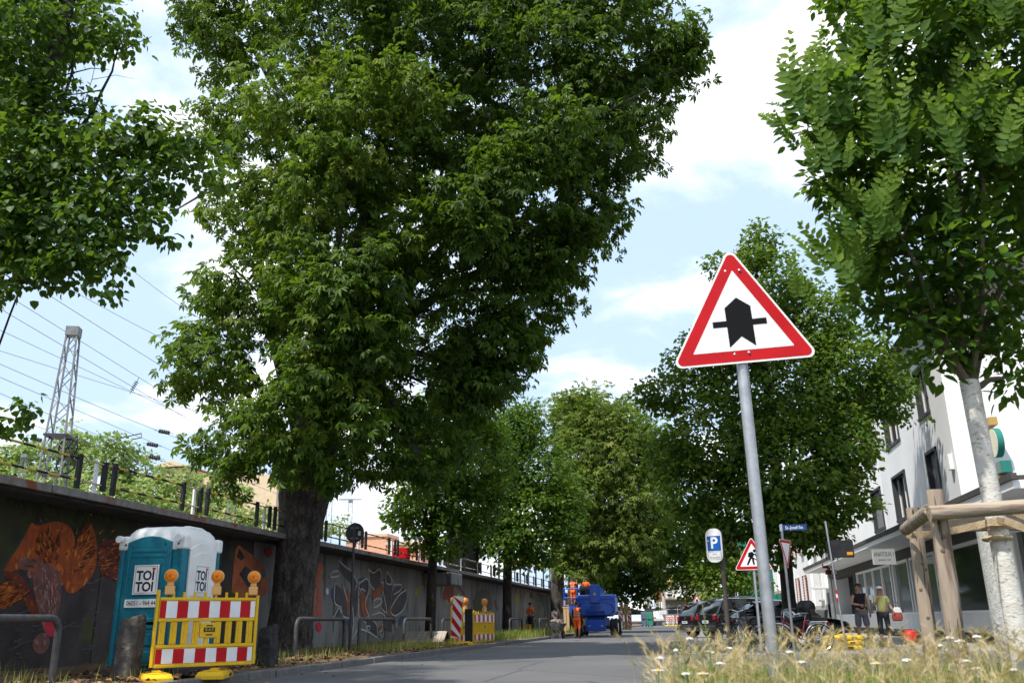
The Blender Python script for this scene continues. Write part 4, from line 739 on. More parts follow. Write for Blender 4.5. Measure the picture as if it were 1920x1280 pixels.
# ---- railway masts and wires
GALV = M('mast_steel', (0.15, 0.16, 0.165), (0.21, 0.22, 0.22), 5, rough=.6)
def mast(base, top, w0, w1, nb, label, group='lattice masts of the railway', wheels=False):
    t = thing('lattice_mast', label, 'mast', base, R(20), group); h = top
    for sx in (-1, 1):
        for sy in (-1, 1): MB().bar((sx*w0, sy*w0, 0), (sx*w1, sy*w1, h), .055*w0/.5, .055*w0/.5).build('chord', GALV, t)
    b = MB()
    for k in range(nb):
        a0, a1 = k/nb, (k+1)/nb; ra, rb = w0+(w1-w0)*a0, w0+(w1-w0)*a1; za, zb = h*a0, h*a1; s_ = 1 if k % 2 else -1
        for f in range(4):
            c_, d_ = math.cos(f*math.pi/2), math.sin(f*math.pi/2); T = lambda u, v, z: (u*c_-v*d_, u*d_+v*c_, z)
            b.bar(T(s_*ra, ra, za), T(-s_*rb, rb, zb), .045*w0/.5, .02)
    o = b.build('lattice_bracing', GALV, t); o['kind'] = 'stuff'
    MB().box(-w1-.06, w1+.06, -w1-.06, w1+.06, h-.35, h).build('head_plate', GALV, t)
    if wheels:
        for z in (h*.40, h*.47):
            w_ = MB(); w_.tube([(w0*.75+.05+.32*math.cos(a), -w0*.2, z+.32*math.sin(a)) for a in [2*math.pi*j/16 for j in range(17)]], .03, 6)
            for a in range(3): w_.bar((w0*.75+.05+.32*math.cos(a*1.05), -w0*.2, z+.32*math.sin(a*1.05)), (w0*.75+.05-.32*math.cos(a*1.05), -w0*.2, z-.32*math.sin(a*1.05)), .03, .03)
            w_.build('tension_wheel', BLACK, t)
        for z in (h*.36, h*.52): MB().box(-w0*.8, w0*.9, -w0*.8, w0*.8, z-.04, z+.04).build('collar_plate', DGREY, t)
    return t
mb_ = gy(93, 900, 28); mast((mb_.x+.1, 28, 3.0), 8.8, .50, .17, 13, 'near lattice mast with two tension wheels above the striped railing', wheels=True)
for px, py, pt, Y, lb in ((432, 968, 872, 70, 'slim lattice mast in front of the ochre fortress'), (615, 1005, 915, 80, 'lattice mast rising behind the big trunk'), (655, 1000, 936, 95, 'far lattice mast with a cross arm'), (34, 930, 852, 75, 'small lattice mast in front of the hillside wood')):
    p = gy(px, py, Y); q = gy(px, pt, Y); mast((p.x, Y, 3.0), q.z-3.0, .4, .2, 10, lb)
p = gy(655, 937, 95); tag(MB().bar(gy(636, 936, 95), gy(678, 936, 95), .12, .12).build('cross_arm', GALV), 'cross arm of the far mast carrying overhead wires', 'cross arm')
b = MB()
WIREM = M('wire', (0.10, 0.10, 0.11), rough=.5)
WIRES = [((-40,470,20),(600,860,120)),((-40,520,22),(560,880,120)),((-40,555,22),(620,930,130)),((-40,600,25),(640,905,150)),((-40,645,25),(500,800,110)),((-40,665,24),(430,850,90)),((-40,690,24),(620,960,150)),((-40,720,26),(420,900,100)),((200,470,30),(420,620,80)),((90,520,26),(420,680,80)),((-40,760,28),(560,960,130)),((600,960,90),(800,1010,200)),((560,930,90),(860,1040,220)),((640,950,95),(760,990,160))]
for i, (a, c) in enumerate(WIRES):
    A_ = gy(*a); C_ = gy(*c); n_ = 14; t = tag(MB().tube([A_+(C_-A_)*(k/n_)-Vector((0, 0, 1.2*math.sin(math.pi*k/n_)*.3)) for k in range(n_+1)], [.010+.018*k/n_ for k in range(n_+1)], 5).build('overhead_wire', WIREM), 'thin overhead railway wire crossing the sky above the striped railing', 'wire', 'overhead railway wires')
for i, (px, py) in enumerate(((248,730),(300,808),(278,832),(282,856),(60,822),(128,823))):
    p = gy(px, py, 38); q = gy(px+(8 if i == 0 else 16), py-(14 if i == 0 else -3), 38); d = q-p
    b = MB(); b.tube([p-d*.6, q+d*.6], .015, 6)
    for k in range(5): b.lathe(p+d*(k/4.0)-d.normalized()*.03, d, [(0, .10), (.05, .10)], 10)
    tag(b.build('insulator', DGREY), 'dark ribbed insulator hanging in the overhead wires', 'insulator', 'insulators in the wires')
b = MB(); P_ = [gy(*p, 40) for p in ((217,823),(265,812),(265,820),(250,823))]; b.tube(P_, .03, 6); tag(b.build('registration_arm', DGREY), 'thin steel arm holding the contact wire above the wood', 'arm')
# ---- fortress behind
FORT = M('ochre_plaster', (0.60, 0.47, 0.33), (0.53, 0.41, 0.29), 1, rough=.9)
ft = thing('fortress', 'ochre fortress building on the hill above the wood', 'building', gy(380, 960, 170))
def fbox(px0, px1, py0, py1, Y, d, nm):
    a, c = gy(px0, py1, Y), gy(px1, py0, Y); l0 = ft.location; return MB().box(a.x-l0.x, c.x-l0.x, Y-l0.y, Y-l0.y+d, a.z-l0.z-15, c.z-l0.z).build(nm, FORT, ft)
fbox(330, 520, 888, 960, 170, 12, 'wall'); fbox(292, 350, 876, 950, 166, 10, 'gable_block'); fbox(420, 520, 905, 985, 150, 8, 'lower_wall')
a, c = gy(285, 876, 165.5), gy(322, 863, 165.5); e_ = gy(355, 872, 165.5); l0 = ft.location
MB().prism([(a.x-l0.x, a.z-l0.z), (e_.x-l0.x, a.z-l0.z), (c.x-l0.x, c.z-l0.z)], (0, -4.8, 0), (1, 0, 0), (0, 0, 1), (0, 1, 0), 12).build('roof', FORT, ft)
for k in range(5): 
    p = gy(365+k*28, 915, 169.9)-l0; MB().box(p.x-.7, p.x+.7, p.y-.06, p.y, p.z-1.3, p.z+1).build('window', GLASS, ft)
# ---- salmon station building behind the rails
st_ = thing('station_house', 'salmon coloured house behind the railway railing', 'building', (*gy(740, 1040, 150).xy, 3))
SALM = M('salmon_plaster', (0.62, 0.33, 0.22), (0.55, 0.29, 0.19), 1, rough=.9)
for px0, px1, py0, nm in ((690, 735, 1008, 'tower'), (735, 800, 1022, 'wing'), (660, 690, 1016, 'annex')):
    a, c = gy(px0, 1045, 150), gy(px1, py0, 150); l0 = st_.location; MB().box(a.x-l0.x, c.x-l0.x, -3, 3, 0, c.z-3).build(nm, SALM, st_); MB().box(a.x-l0.x-.25, c.x-l0.x+.25, -3.25, 3.25, c.z-3, c.z-2.5).build('cornice', M('salmon_trim', (.55, .38, .28), rough=.9), st_)
for k in range(5):
    p = gy(744+k*11, 1036, 146.9)-st_.location; MB().box(p.x-.3, p.x+.3, p.y-.02, p.y, p.z-.5, p.z+.5).build('window', M('red_window', (.3, .07, .04), rough=.6), st_)
p = gx(751, 1043, -10.4); cr_ = thing('red_crate', 'red plastic crate standing on the wall top', 'crate', (-10.4, p.y, 3.06), R(10))
MB().box(-.3, .3, -.3, .3, 0, .05).build('base', RED, cr_)
for s in (-1, 1): MB().box(-.3, .3, s*.3-.02, s*.3+.02, .05, .42).build('side', RED, cr_, bev=.01); MB().box(s*.3-.02, s*.3+.02, -.28, .28, .05, .42).build('side', RED, cr_, bev=.01)
# screen and portal beside the tracks behind the small lime
p0_, p1_ = colY(838, -10.9, 3.2), colY(893, -10.9, 3.2); sb_ = thing('noise_screen', 'dark grey screen panel on the railway deck behind the small lime', 'screen', (-10.9, p0_, 3.05))
n_ = 6
for k in range(n_): MB().box(-.03, .03, 0, p1_-p0_, k*.42, k*.42+.40).build('panel', DGREY, sb_)
for yy in (0, (p1_-p0_)/2, p1_-p0_): MB().box(.031, .12, yy-.07, yy+.07, 0, 2.9).build('post', BLACK, sb_)
for k, px in enumerate((935, 958, 975, 990, 1004, 1018, 1030)):
    Y = 80+8*k; p = gy(px, 1075-k*3, Y); tag(MB().tube([(p.x, Y, 3), (p.x+.05, Y, 3+5.5+.4*(k % 3))], .10, 8).build('catenary_pole', DGREY), 'dark pole standing by the tracks beyond the wall', 'pole', 'poles along the far tracks')
# ================================================================ PEOPLE AND MACHINES
def skinned(name, verts, edges, radii, mat, parent, sub=2, root=0):
    me = bpy.data.meshes.new(name); me.from_pydata([tuple(v) for v in verts], edges, []); me.materials.append(mat)
    o = bpy.data.objects.new(name, me); COL.objects.link(o); o.parent = parent
    md = o.modifiers.new('skin', 'SKIN'); md.use_smooth_shade = True
    for i, sv in enumerate(me.skin_vertices[0].data):
        r = radii[i]; sv.radius = r if isinstance(r, tuple) else (r, r); sv.use_root = (i == root)
    s = o.modifiers.new('sub', 'SUBSURF'); s.levels = sub; s.render_levels = sub; return o
def person(label, loc, rz, J, cloth, h=1.76, group=None):
    """J: joint overrides for a 1.76 m figure facing -y; cloth: materials"""
    t = thing('person', label, 'person', loc, rz, group); k = h/1.76; t.scale = (k, k, k)
    j = dict(pel=(0,0,.95), wst=(0,.0,1.08), ch=(0,.0,1.28), nk=(0,.01,1.48), h1=(0,-.012,1.575), h2=(0,-.012,1.655), h3=(0,.0,1.72),
             sL=(.17,0,1.42), eL=(.235,.03,1.14), wL=(.245,-.05,.90), sR=(-.17,0,1.42), eR=(-.235,.03,1.14), wR=(-.245,-.05,.90),
             hL=(.095,0,.90), kL=(.105,-.02,.50), aL=(.105,.03,.09), tL=(.115,-.13,.035), hR=(-.095,0,.90), kR=(-.105,-.02,.50), aR=(-.105,.03,.09), tR=(-.115,-.13,.035))
    for a, v in J.items(): j[a] = v
    j = {a: Vector(v) for a, v in j.items()}
    def chain(name, spec, edges, mat, sub=2, parent=t):
        ks = list(spec); return skinned(name, [j[a] if isinstance(spec[a][0], str) is False and a in j else spec[a][2] for a in ks], [(ks.index(a), ks.index(b)) for a, b in edges], [spec[a][0] if len(spec[a]) == 1 else (spec[a][0], spec[a][1]) for a in ks], mat, parent, sub)
    body = {'pel': (.13, .10), 'wst': (.125, .095), 'ch': (.145, .10), 'nk': (.052,), 'h1': (.070, .082), 'h2': (.078, .096), 'h3': (.055, .065), 'sL': (.058,), 'eL': (.042,), 'wL': (.030,), 'sR': (.058,), 'eR': (.042,), 'wR': (.030,),
            'hL': (.085,), 'kL': (.058,), 'aL': (.038,), 'tL': (.035, .03), 'hR': (.085,), 'kR': (.058,), 'aR': (.038,), 'tR': (.035, .03)}
    E_ = [('pel','wst'),('wst','ch'),('ch','nk'),('nk','h1'),('h1','h2'),('h2','h3'),('ch','sL'),('sL','eL'),('eL','wL'),('ch','sR'),('sR','eR'),('eR','wR'),('pel','hL'),('hL','kL'),('kL','aL'),('aL','tL'),('pel','hR'),('hR','kR'),('kR','aR'),('aR','tR')]
    bo = chain('body', body, E_, cloth.get('skin', SKIN))
    # shirt or vest
    G = 1.22; j['mL'] = j['sL'].lerp(j['eL'], .75 if cloth.get('sleeves') else .05); j['mR'] = j['sR'].lerp(j['eR'], .75 if cloth.get('sleeves') else .05)
    sp = {'pel': (.145, .118), 'wst': (.145, .112), 'ch': (.165, .120), 'nk': (.070, .068), 'sL': (.072,), 'mL': (.060,), 'sR': (.072,), 'mR': (.060,)}
    chain('shirt', sp, [('pel','wst'),('wst','ch'),('ch','nk'),('ch','sL'),('sL','mL'),('ch','sR'),('sR','mR')], cloth['shirt'])
    if 'arm' in cloth:   # long dark sleeves under a vest
        for s in 'LR': chain('sleeve', {'s'+s: (.066,), 'e'+s: (.052,), 'w'+s: (.040,)}, [('s'+s, 'e'+s), ('e'+s, 'w'+s)], cloth['arm'])
    lf = cloth.get('leg', 1.0)
    for s in 'LR': j['c'+s] = j['k'+s].lerp(j['a'+s], lf) if lf > 0 else j['h'+s].lerp(j['k'+s], 1+lf)
    if lf > 0: tr = [('pel','hL'),('hL','kL'),('kL','cL'),('pel','hR'),('hR','kR'),('kR','cR')]
    else: tr = [('pel','hL'),('hL','cL'),('pel','hR'),('hR','cR')]
    sp = {'pel': (.145, .118), 'hL': (.105,), 'kL': (.078,), 'cL': (.066 if lf > 0 else .095,), 'hR': (.105,), 'kR': (.078,), 'cR': (.066 if lf > 0 else .095,)}
    if lf <= 0: sp.pop('kL'); sp.pop('kR')
    chain('trousers', sp, tr, cloth['trousers'])
    for s in 'LR':
        a, b_ = j['a'+s], j['t'+s]; d = (b_-a); d.z = 0; d = d.normalized()
        skinned('shoe', [a+Vector((0, 0, -.02))-d*.035, a+d*.06+Vector((0, 0, -.035)), a+d*.17+Vector((0, 0, -.05))], [(0, 1), (1, 2)], [(.05, .055), (.05, .048), (.045, .032)], cloth.get('shoe', BLACK), t, 1)
        # hand: palm and five fingers
        w_, e_ = j['w'+s], j['e'+s]; d = (w_-e_).normalized(); sd_ = d.cross(Vector((1, 0, 0))).normalized(); nn = d.cross(sd_); hd = MB()
        hd.loft([[w_+d*u+sd_*sx*wd+nn*sz*.013 for sx, sz in ((-1,-1),(1,-1),(1,1),(-1,1))] for u, wd in ((0, .024), (.05, .038), (.085, .036))])
        for f in range(4):
            o0 = w_+d*.08+sd_*(-.029+.019*f); ln = (.062, .072, .068, .052)[f]; hd.tube([o0, o0+d*ln*.5+nn*.006, o0+d*ln*.8+nn*.024, o0+d*ln*.85+nn*.04], [.0095, .009, .008, .006], 6)
        o0 = w_+d*.03-sd_*.03; hd.tube([o0, o0+d*.03-sd_*.022+nn*.01, o0+d*.06-sd_*.026+nn*.02], [.012, .010, .007], 6)
        hd.build('hand', cloth.get('skin', SKIN), t, smooth=True)
    # face and hair / cap
    hc = (j['h1']+j['h2'])/2; f = Vector((0, -1, 0)); turn = cloth.get('look', 0.0); f = Vector((math.sin(turn), -math.cos(turn), 0)); sx_ = Vector((-f.y, f.x, 0))
    fc = MB(); fc.tube([hc+f*.085+Vector((0,0,.03)), hc+f*.112-Vector((0,0,.012)), hc+f*.088-Vector((0,0,.022))], [.009, .016, .010], 6); fc.build('nose', cloth.get('skin', SKIN), t, smooth=True)
    for s in (-1, 1): MB().lathe(hc+f*.078+sx_*s*.032+Vector((0,0,.030)), f, [(0, .012), (.012, .010), (.016, .003)], 8).build('eye', BLACK, t); MB().lathe(hc+sx_*s*.072+Vector((0,0,.005))-f*.005, sx_*s, [(0, .022), (.012, .026), (.02, .016)], 8).build('ear', cloth.get('skin', SKIN), t)
    MB().tube([hc+f*.092+sx_*-.024-Vector((0,0,.048)), hc+f*.098-Vector((0,0,.05)), hc+f*.092+sx_*.024-Vector((0,0,.048))], .006, 5).build('mouth', M('lips', (.3, .11, .09), rough=.6), t)
    hm = cloth.get('hair', BLACK); secs = []
    for z, r_ in ((-.02, .60), (.02, .95), (.06, 1.06), (.10, .92), (.125, .60), (.135, .15)):
        secs.append([hc+Vector((0, .012, z))+Vector((.088*r_*math.cos(a), .105*r_*math.sin(a)+(.02 if z < .03 else 0), (.05 if math.sin(a) < -.3 and z < .03 else 0))) for a in [2*math.pi*q/14 for q in range(14)]])
    MB().loft(secs).build('cap' if cloth.get('cap') else 'hair', hm, t, smooth=True)
    if cloth.get('cap'): MB().prism([(.07*math.cos(a), .10+.075*math.sin(a)) for a in [math.pi*q/8 for q in range(9)]], hc+Vector((0,0,.055)), sx_, f, (0,0,1), .012).build('cap_peak', hm, t)
    if cloth.get('bands'):
        RB = M('reflective_band', (.42, .43, .42), rough=.4)
        for z, a_ in ((1.08, .175), (1.18, .172)): MB().tube([Vector((a_*math.cos(q*.449), a_*.78*math.sin(q*.449), z))+Vector(((j['ch']-j['pel']).x*(z-.95)/.33, (j['ch']-j['pel']).y*(z-.95)/.33, 0)) for q in range(15)], .014, 6).build('reflective_band', RB, t, smooth=True)
        for s in (-1, 1): MB().tube([(s*.10, .10+j['ch'].y*.3, 1.0), (s*.10, .135+j['ch'].y, 1.30), (s*.10, .06+j['ch'].y, 1.46), (s*.10, -.12, 1.30), (s*.10, -.13, 1.0)], .011, 6).build('reflective_band', RB, t, smooth=True)
    return t
DSK = M('tanned_skin', (0.30, 0.15, 0.095), (0.26, 0.125, 0.08), 8, rough=.55); DHAIR = M('dark_hair', (.02, .015, .012), (.035, .028, .022), 30, rough=.7); DSHIRT = M('dark_shirt', (.02, .02, .025), (.03, .03, .035), 6, rough=.85)
vest = dict(shirt=ORANGE, trousers=ORANGE, arm=DSHIRT, leg=.22, hair=DHAIR, bands=True, skin=DSK)
wk = gz(1083, 1196, 0); person('worker in orange vest and orange shorts pushing a wheelbarrow', (wk.x, wk.y, 0), R(172), dict(eL=(.24,-.04,1.13), wL=(.26,-.20,.92), eR=(-.24,-.04,1.13), wR=(-.26,-.20,.92), kL=(.11,-.06,.50), aL=(.11,-.03,.09), tL=(.12,-.18,.035), kR=(-.11,.02,.49), aR=(-.11,.10,.09), tR=(-.12,-.05,.035)), vest, 1.80)
w2 = gy(995, 1185, 50); person('worker in orange vest standing behind the hoop rails facing the wall', (w2.x, 50, .15), R(150), dict(wL=(.16,-.2,1.05), wR=(-.16,-.2,1.05)), dict(shirt=ORANGE, trousers=DSHIRT, sleeves=True, leg=1.0, hair=DHAIR, bands=True, skin=DSK), 1.74)
# wheelbarrow ahead of the worker, to his left
wbx = wk+Vector((-.95, -.35, 0)); wb_ = thing('wheelbarrow', 'grey wheelbarrow heaped with rubble and boards', 'wheelbarrow', (wbx.x, wbx.y, 0), R(78))
TRAY = M('tray_steel', (.085, .09, .09), (.13, .13, .125), 6, rough=.6, metal=.3)
MB().loft([[(-.45*k+o_, -.30*k, z), (.45*k+o_, -.30*k, z), (.45*k+o_, .30*k, z), (-.45*k+o_, .30*k, z)] for z, k, o_ in ((.40, .62, 0), (.55, .8, .03), (.74, 1.05, .08))]).build('tray', TRAY, wb_, bev=.02)
for s in (-1, 1):
    MB().tube([(.75, s*.06, .22), (.3, s*.16, .36), (-.3, s*.24, .40), (-.85, s*.28, .66)], .019, 8).build('handle', TRAY, wb_, smooth=True); MB().tube([(-.2, s*.2, .38), (-.32, s*.22, .0), (-.1, s*.22, 0), (.0, s*.2, .38)], .017, 6).build('leg', TRAY, wb_, smooth=True)
wh = MB().tube([(.75+.17*math.cos(a), 0, .20+.17*math.sin(a)) for a in [2*math.pi*q/20 for q in range(21)]], .045, 8).build('wheel', RUBBER, wb_, smooth=True); MB().lathe((.75, -.04, .20), (0, 1, 0), [(0, .11), (.08, .11)], 14).build('rim', RED, wh)
q = random.Random(2); RUB = M('rubble', (.26, .20, .17), (.16, .12, .10), 6, rough=.95, bump=.5)
for k in range(16):
    o = MB().box(-.13, .13, -.07, .07, -.05, .05).build('rubble_piece', RUB if k % 3 else WOODG, wb_, bev=.015); o.location = (q.uniform(-.3, .36), q.uniform(-.2, .2), .74+q.uniform(0, .14)); o.rotation_euler = (q.uniform(-.6, .6), q.uniform(-.6, .6), q.uniform(0, 3)); 
    if k % 3 == 0: o.scale = (2.0, .8, .4)
# ---- blue boom lift
BLUE = M('machine_blue', (0.010, 0.085, 0.50), (0.009, 0.072, 0.43), 2, rough=.32, coat=.3, bump=.02)
bx0 = gy(1122, 1191, 53); bl_ = thing('boom_lift', 'blue boom lift with a workers basket standing on the carriageway', 'boom lift', (bx0.x, 53.0, 0), R(1))
hw_ = 1.12
BLUED = M('machine_blue_dark', (0.006, 0.035, 0.20), rough=.5)
def counter(k0, k1): pass
prof = [(-hw_, 2.12), (-hw_+.08, 2.26), (hw_-.08, 2.26), (hw_, 2.12), (hw_, 1.35), (hw_-.32, 1.06), (-hw_+.32, 1.06), (-hw_, 1.35)]
cw = MB().loft([[(x*sx, y, 1.66+(z-1.66)*sz) for x, z in prof] for y, sx, sz in ((-1.25, .90, .88), (-1.12, 1, 1), (1.3, 1, 1), (1.45, .95, .95))]).build('counterweight', BLUE, bl_, bev=.035, seg=3)
MB().prism([(-.86, 1.13), (.86, 1.13), (1.02, 1.42), (.80, 1.72), (-.80, 1.72), (-1.02, 1.42)], (0, -1.245, 0), (1, 0, 0), (0, 0, 1), (0, -1, 0), .12).build('rear_panel', BLUE, cw, bev=.025, seg=3)
for s in (-1, 1): MB().prism([(s*.62, 1.80), (s*1.02, 1.80), (s*1.04, 1.50), (s*.90, 1.72)], (0, -1.243, 0), (1, 0, 0), (0, 0, 1), (0, -1, 0), .10).build('side_panel', BLUE, cw, bev=.02)
for z in (1.48, 1.55, 1.62): MB().box(-.30, .30, -1.378, -1.364, z-.012, z+.012).build('louvre', BLUED, cw)
text('Haulotte', 'lettering', BLUED, cw, (0, -1.37, 1.30), (1, 0, 0), (0, 0, 1), .34, .02, sx=.82, bold=.012, space=1.05)
mx_ = MB().box(-.29, .29, -1.42, -1.05, 1.78, 2.80).build('boom_foot', BLUE, bl_, bev=.05, seg=3); MB().lathe((0, -1.42, 2.28), (0, -1, 0), [(0, .09), (.02, .085)], 12).build('pivot_cap', STEEL, mx_)
for x_ in (-.2, .2):
    for z_ in (1.9, 2.68): MB().lathe((x_, -1.42, z_), (0, -1, 0), [(0, .022), (.012, .02)], 8).build('bolt', DGREY, mx_)
MB().box(-.20, .20, -1.05, 3.4, 2.28, 2.72).build('boom', BLUE, bl_, bev=.03)
MB().lathe((-1.0, .2, 2.52), (1, .25, 0), [(0, .28), (.55, .28)], 18).build('hose_reel', BLACK, bl_); MB().box(-.62, -.32, -.6, .5, 2.26, 2.62).build('engine_box', DGREY, bl_, bev=.02)
MB().box(-.52, .52, -1.29, 2.6, .48, 1.0).build('chassis', BLUED, bl_, bev=.04); MB().box(-.5, .5, -.9, .9, .98, 1.1).build('turntable', DGREY, bl_)
MB().box(-.56, .56, -1.42, -1.30, .30, .88).build('rear_guard', BLUE, bl_, bev=.03)
for s in (-1, 1): MB().prism([(s*.30, .62), (s*.42, .58), (s*.40, .52), (s*.30, .54)], (0, -1.422, 0), (1, 0, 0), (0, 0, 1), (0, -1, 0), .01).build('reflector', STEEL, bl_)
def lift_wheel(x, y):
    wl = MB()._lathe(Vector((x-.22, y, .48)), Vector((1, 0, 0)), [(0, .30), (.0, .42), (.05, .46), (.39, .46), (.44, .42), (.44, .30)], 26) if False else None
    b = MB(); b._lathe(Vector((x-.22, y, .48)), Vector((1, 0, 0)), [(0, .28), (0.001, .40), (.05, .45), (.39, .45), (.439, .40), (.44, .28)], 28); o = b.build('wheel', RUBBER, bl_, smooth=False)
    tr = MB()
    for k in range(20):
        a = 2*math.pi*k/20
        for s in (-1, 1):
            c = Vector((x+s*.11, y+.455*math.cos(a+s*.08), .48+.455*math.sin(a+s*.08))); d = Vector((.5*s, -math.sin(a), math.cos(a))).normalized(); tr.bar(c-d*.10, c+d*.10, .06, .06)
    tr.build('tread', RUBBER, o); MB().lathe((x-.235, y, .48), (1, 0, 0), [(0, .24), (.47, .24)], 18).build('rim', WPLAS, o)
for x_, y_ in ((-1.0, -.95), (1.0, -.95), (-1.0, 2.3), (1.0, 2.3)): lift_wheel(x_, y_)
MB().bar((-.0, -.95, .48), (1.0, -.95, .48), .2, .2).build('axle', DGREY, bl_); MB().bar((0, -.95, .48), (-1.0, -.95, .48), .2, .2).build('axle', DGREY, bl_)
# basket
bk = gy(1086, 1137, 57.0); kz = bk.z; bt = MB(); bt.box(-.85, .85, -.4, .4, 0, .06); fl = bt.build('basket_floor', BLUE, bl_); ox, oy = bk.x-bx0.x, 4.0
fl.location = (ox, oy, kz)
for zz_ in (.55, 1.1):
    o = MB().tube([(-.85, -.4, zz_), (.85, -.4, zz_), (.85, .4, zz_), (-.85, .4, zz_), (-.85, -.4, zz_)], .022, 6).build('basket_rail', BLUE, bl_); o.location = (ox, oy, kz)
for x_ in (-.85, 0, .85):
    for y_ in (-.4, .4): o = MB().tube([(x_, y_, 0), (x_, y_, 1.1)], .022, 6).build('basket_post', BLUE, bl_); o.location = (ox, oy, kz)
o = MB().box(.3, .84, -.46, -.41, .35, 1.05).build('control_box', BLUE, bl_, bev=.02); o.location = (ox, oy, kz)
MB().bar((ox, oy+.5, kz+.1), (0, 3.4, 2.5), .2, .25).build('jib', BLUE, bl_); MB().box(ox-.5, ox+.45, oy-.5, oy-.42, kz-.32, kz-.02).build('basket_kick_plate', BLUE, bl_)
for k, (dx, lb) in enumerate(((-.35, 'worker in orange clothes standing in the lift basket, arms raised to the leaves'), (.48, 'worker in orange clothes bending over the lift basket rail by the hose reel'))):
    person(lb, (bx0.x+ox+dx, 53+oy-.05, kz+.06), R(170+20*k), dict(eL=(.25,-.1,1.3), wL=(.2,-.25,1.5), eR=(-.25,-.1,1.3), wR=(-.2,-.2,1.52)) if k == 0 else dict(eL=(.24,-.1,1.15), wL=(.15,-.3,1.1)), dict(shirt=ORANGE, trousers=ORANGE, sleeves=True, leg=.9 if k else .2, hair=DHAIR, bands=(k == 0), skin=DSK), 1.72)
# planks strapped round the chestnut trunk
for z_, x0_, x1_ in ((2.0, -1.0, -.32), (2.0, .32, 1.0)): MB().box(x0_, x1_, -1.262, -1.25, z_-.012, z_+.012).build('seam', BLUED, cw)
pk = thing('trunk_guard', 'pale planks strapped round the chestnut trunk behind the wheelbarrow', 'trunk guard', (*gy(1066, 1180, 60).xy, .15))
for k in range(2): MB().box(-.30+k*.2, -.13+k*.2, -.03, .03, .1, 2.0-.3*k).build('plank', WOODP, pk)
MB().box(-.34, .1, -.05, .05, 1.5, 1.6).build('strap', YEL, pk)
pk2 = thing('trunk_guard', 'pale planks round the dark chestnut trunk beside the far beacon', 'trunk guard', (*gy(1174, 1170, 70).xy, .15))
for k in range(3): MB().box(-.4+k*.27, -.16+k*.27, -.03, .03, 0, 2.0-.15*k).build('plank', WOODP, pk2)
kp = thing('plank_pile', 'short boards set up behind the hoop rail beside the standing worker', 'planks', (*gy(985, 1182, 48.8).xy, .15))
for k, mt_ in enumerate((WOODP, YEL, WOODP, YEL)): MB().box(-.28+k*.16, -.15+k*.16, -.03, .03, 0, .55).build('plank', mt_, kp)
# beacons further along the works
for px, py, Y, lb, rm in ((1164, 1170, 66, 'white framed striped beacon right of the boom lift', WPLAS), (1181, 1170, 68, 'yellow framed striped beacon beside the dark chestnut trunk', YEL)):
    p = gy(px, py, Y); beacon((p.x, Y, .12), 0, lb, rim=rm, h=1.15, w_=.30, gap=.2)
FARB = ((1252, 'first'), (1256, 'second'), (1262, 'third'), (1271, 'fourth'), (1279, 'fifth'))
for k, (px, _) in enumerate(FARB):
    p = gy(px, 1171, 128); beacon((p.x, 128+k*.2, 0), R(-4), 'striped beacon closing the far end of the carriageway before the skip', 'far row of striped beacons', rim=WPLAS if k < 3 else YEL, h=1.0, w_=.42, gap=.35)
    foot_plate((p.x, 128+k*.2, 0), 0, 'yellow rubber foot under a far striped beacon', 'far beacon feet')
# dumpsters, truck, skip
GREEN = M('dumpster_green', (.03, .19, .12), (.04, .22, .15), 2, rough=.6); CBLUE = M('container_blue', (.07, .13, .22), (.10, .16, .24), 2, rough=.7, c3=(.16, .10, .07), s3=1.5)
def hopper(px0, px1, Y, z1, mat, name, label):
    a, c = gy(px0, 1168, Y), gy(px1, 1168, Y); w_ = c.x-a.x; t = thing(name, label, 'dumpster', ((a.x+c.x)/2, Y, .02))
    MB().loft([[(-w_*k/2, -.9, z), (w_*k/2, -.9, z), (w_*k/2, .9, z), (-w_*k/2, .9, z)] for z, k in ((.12, .72), (z1*.55, 1.0), (z1, .92))]).build('tub', mat, t, bev=.03)
    for s in (-1, 1): MB().box(s*w_*.3-.06, s*w_*.3+.06, -.94, -.905, .2, z1*.9).build('rib', mat, t)
    MB().box(-w_*.4, w_*.4, -.96, -.91, z1*.5, z1*.5+.1).build('lifting_bar', DGREY, t)
    for s in (-1, 1): MB().lathe((s*w_*.28, -.7, .12), (1, 0, 0), [(-.05, .12), (.05, .12)], 10).build('castor', RUBBER, t)
    return t
t = hopper(1213, 1226, 112, 1.7, GREEN, 'dumpster', 'green dumpster with its dark lid open'); MB().bar((.4, 0, 1.75), (3.0, .4, 2.35), 1.7, .05).build('lid', M('lid_dark', (.04, .055, .03), rough=.8), t)
hopper(1203, 1214, 114, 1.75, CBLUE, 'dumpster', 'weathered blue dumpster beside the green one')
tk = gy(1238, 1170, 135); tr_ = thing('flatbed_truck', 'white flatbed truck carrying a caged water tank', 'truck', (tk.x, 135, 0))
MB().box(-1.1, 1.2, -2.4, 2.0, .75, .95).build('flatbed', WPLAS, tr_, bev=.03)
for s in (-1, 1): MB().box(s*1.1-.02, s*1.1+.02, -2.4, 2.0, .96, 1.3).build('side_board', WPLAS, tr_)
MB().box(-1.06, 1.06, -2.44, -2.401, .96, 1.3).build('tail_board', WPLAS, tr_); MB().box(-1.0, 1.0, 2.1, 3.8, .5, 2.1).build('cab', WPLAS, tr_, bev=.15)
for x_ in (-.9, .9):
    for y_ in (-1.6, 2.9): MB()._lathe(Vector((x_-.12, y_, .40)), Vector((1, 0, 0)), [(0, .25), (.001, .38), (.03, .40), (.21, .40), (.239, .38), (.24, .25)], 18).build('wheel', RUBBER, tr_)
tank = MB().box(-.1, 1.05, -2.0, -.8, 1.0, 2.05).build('tank', WPLAS, tr_, bev=.08)
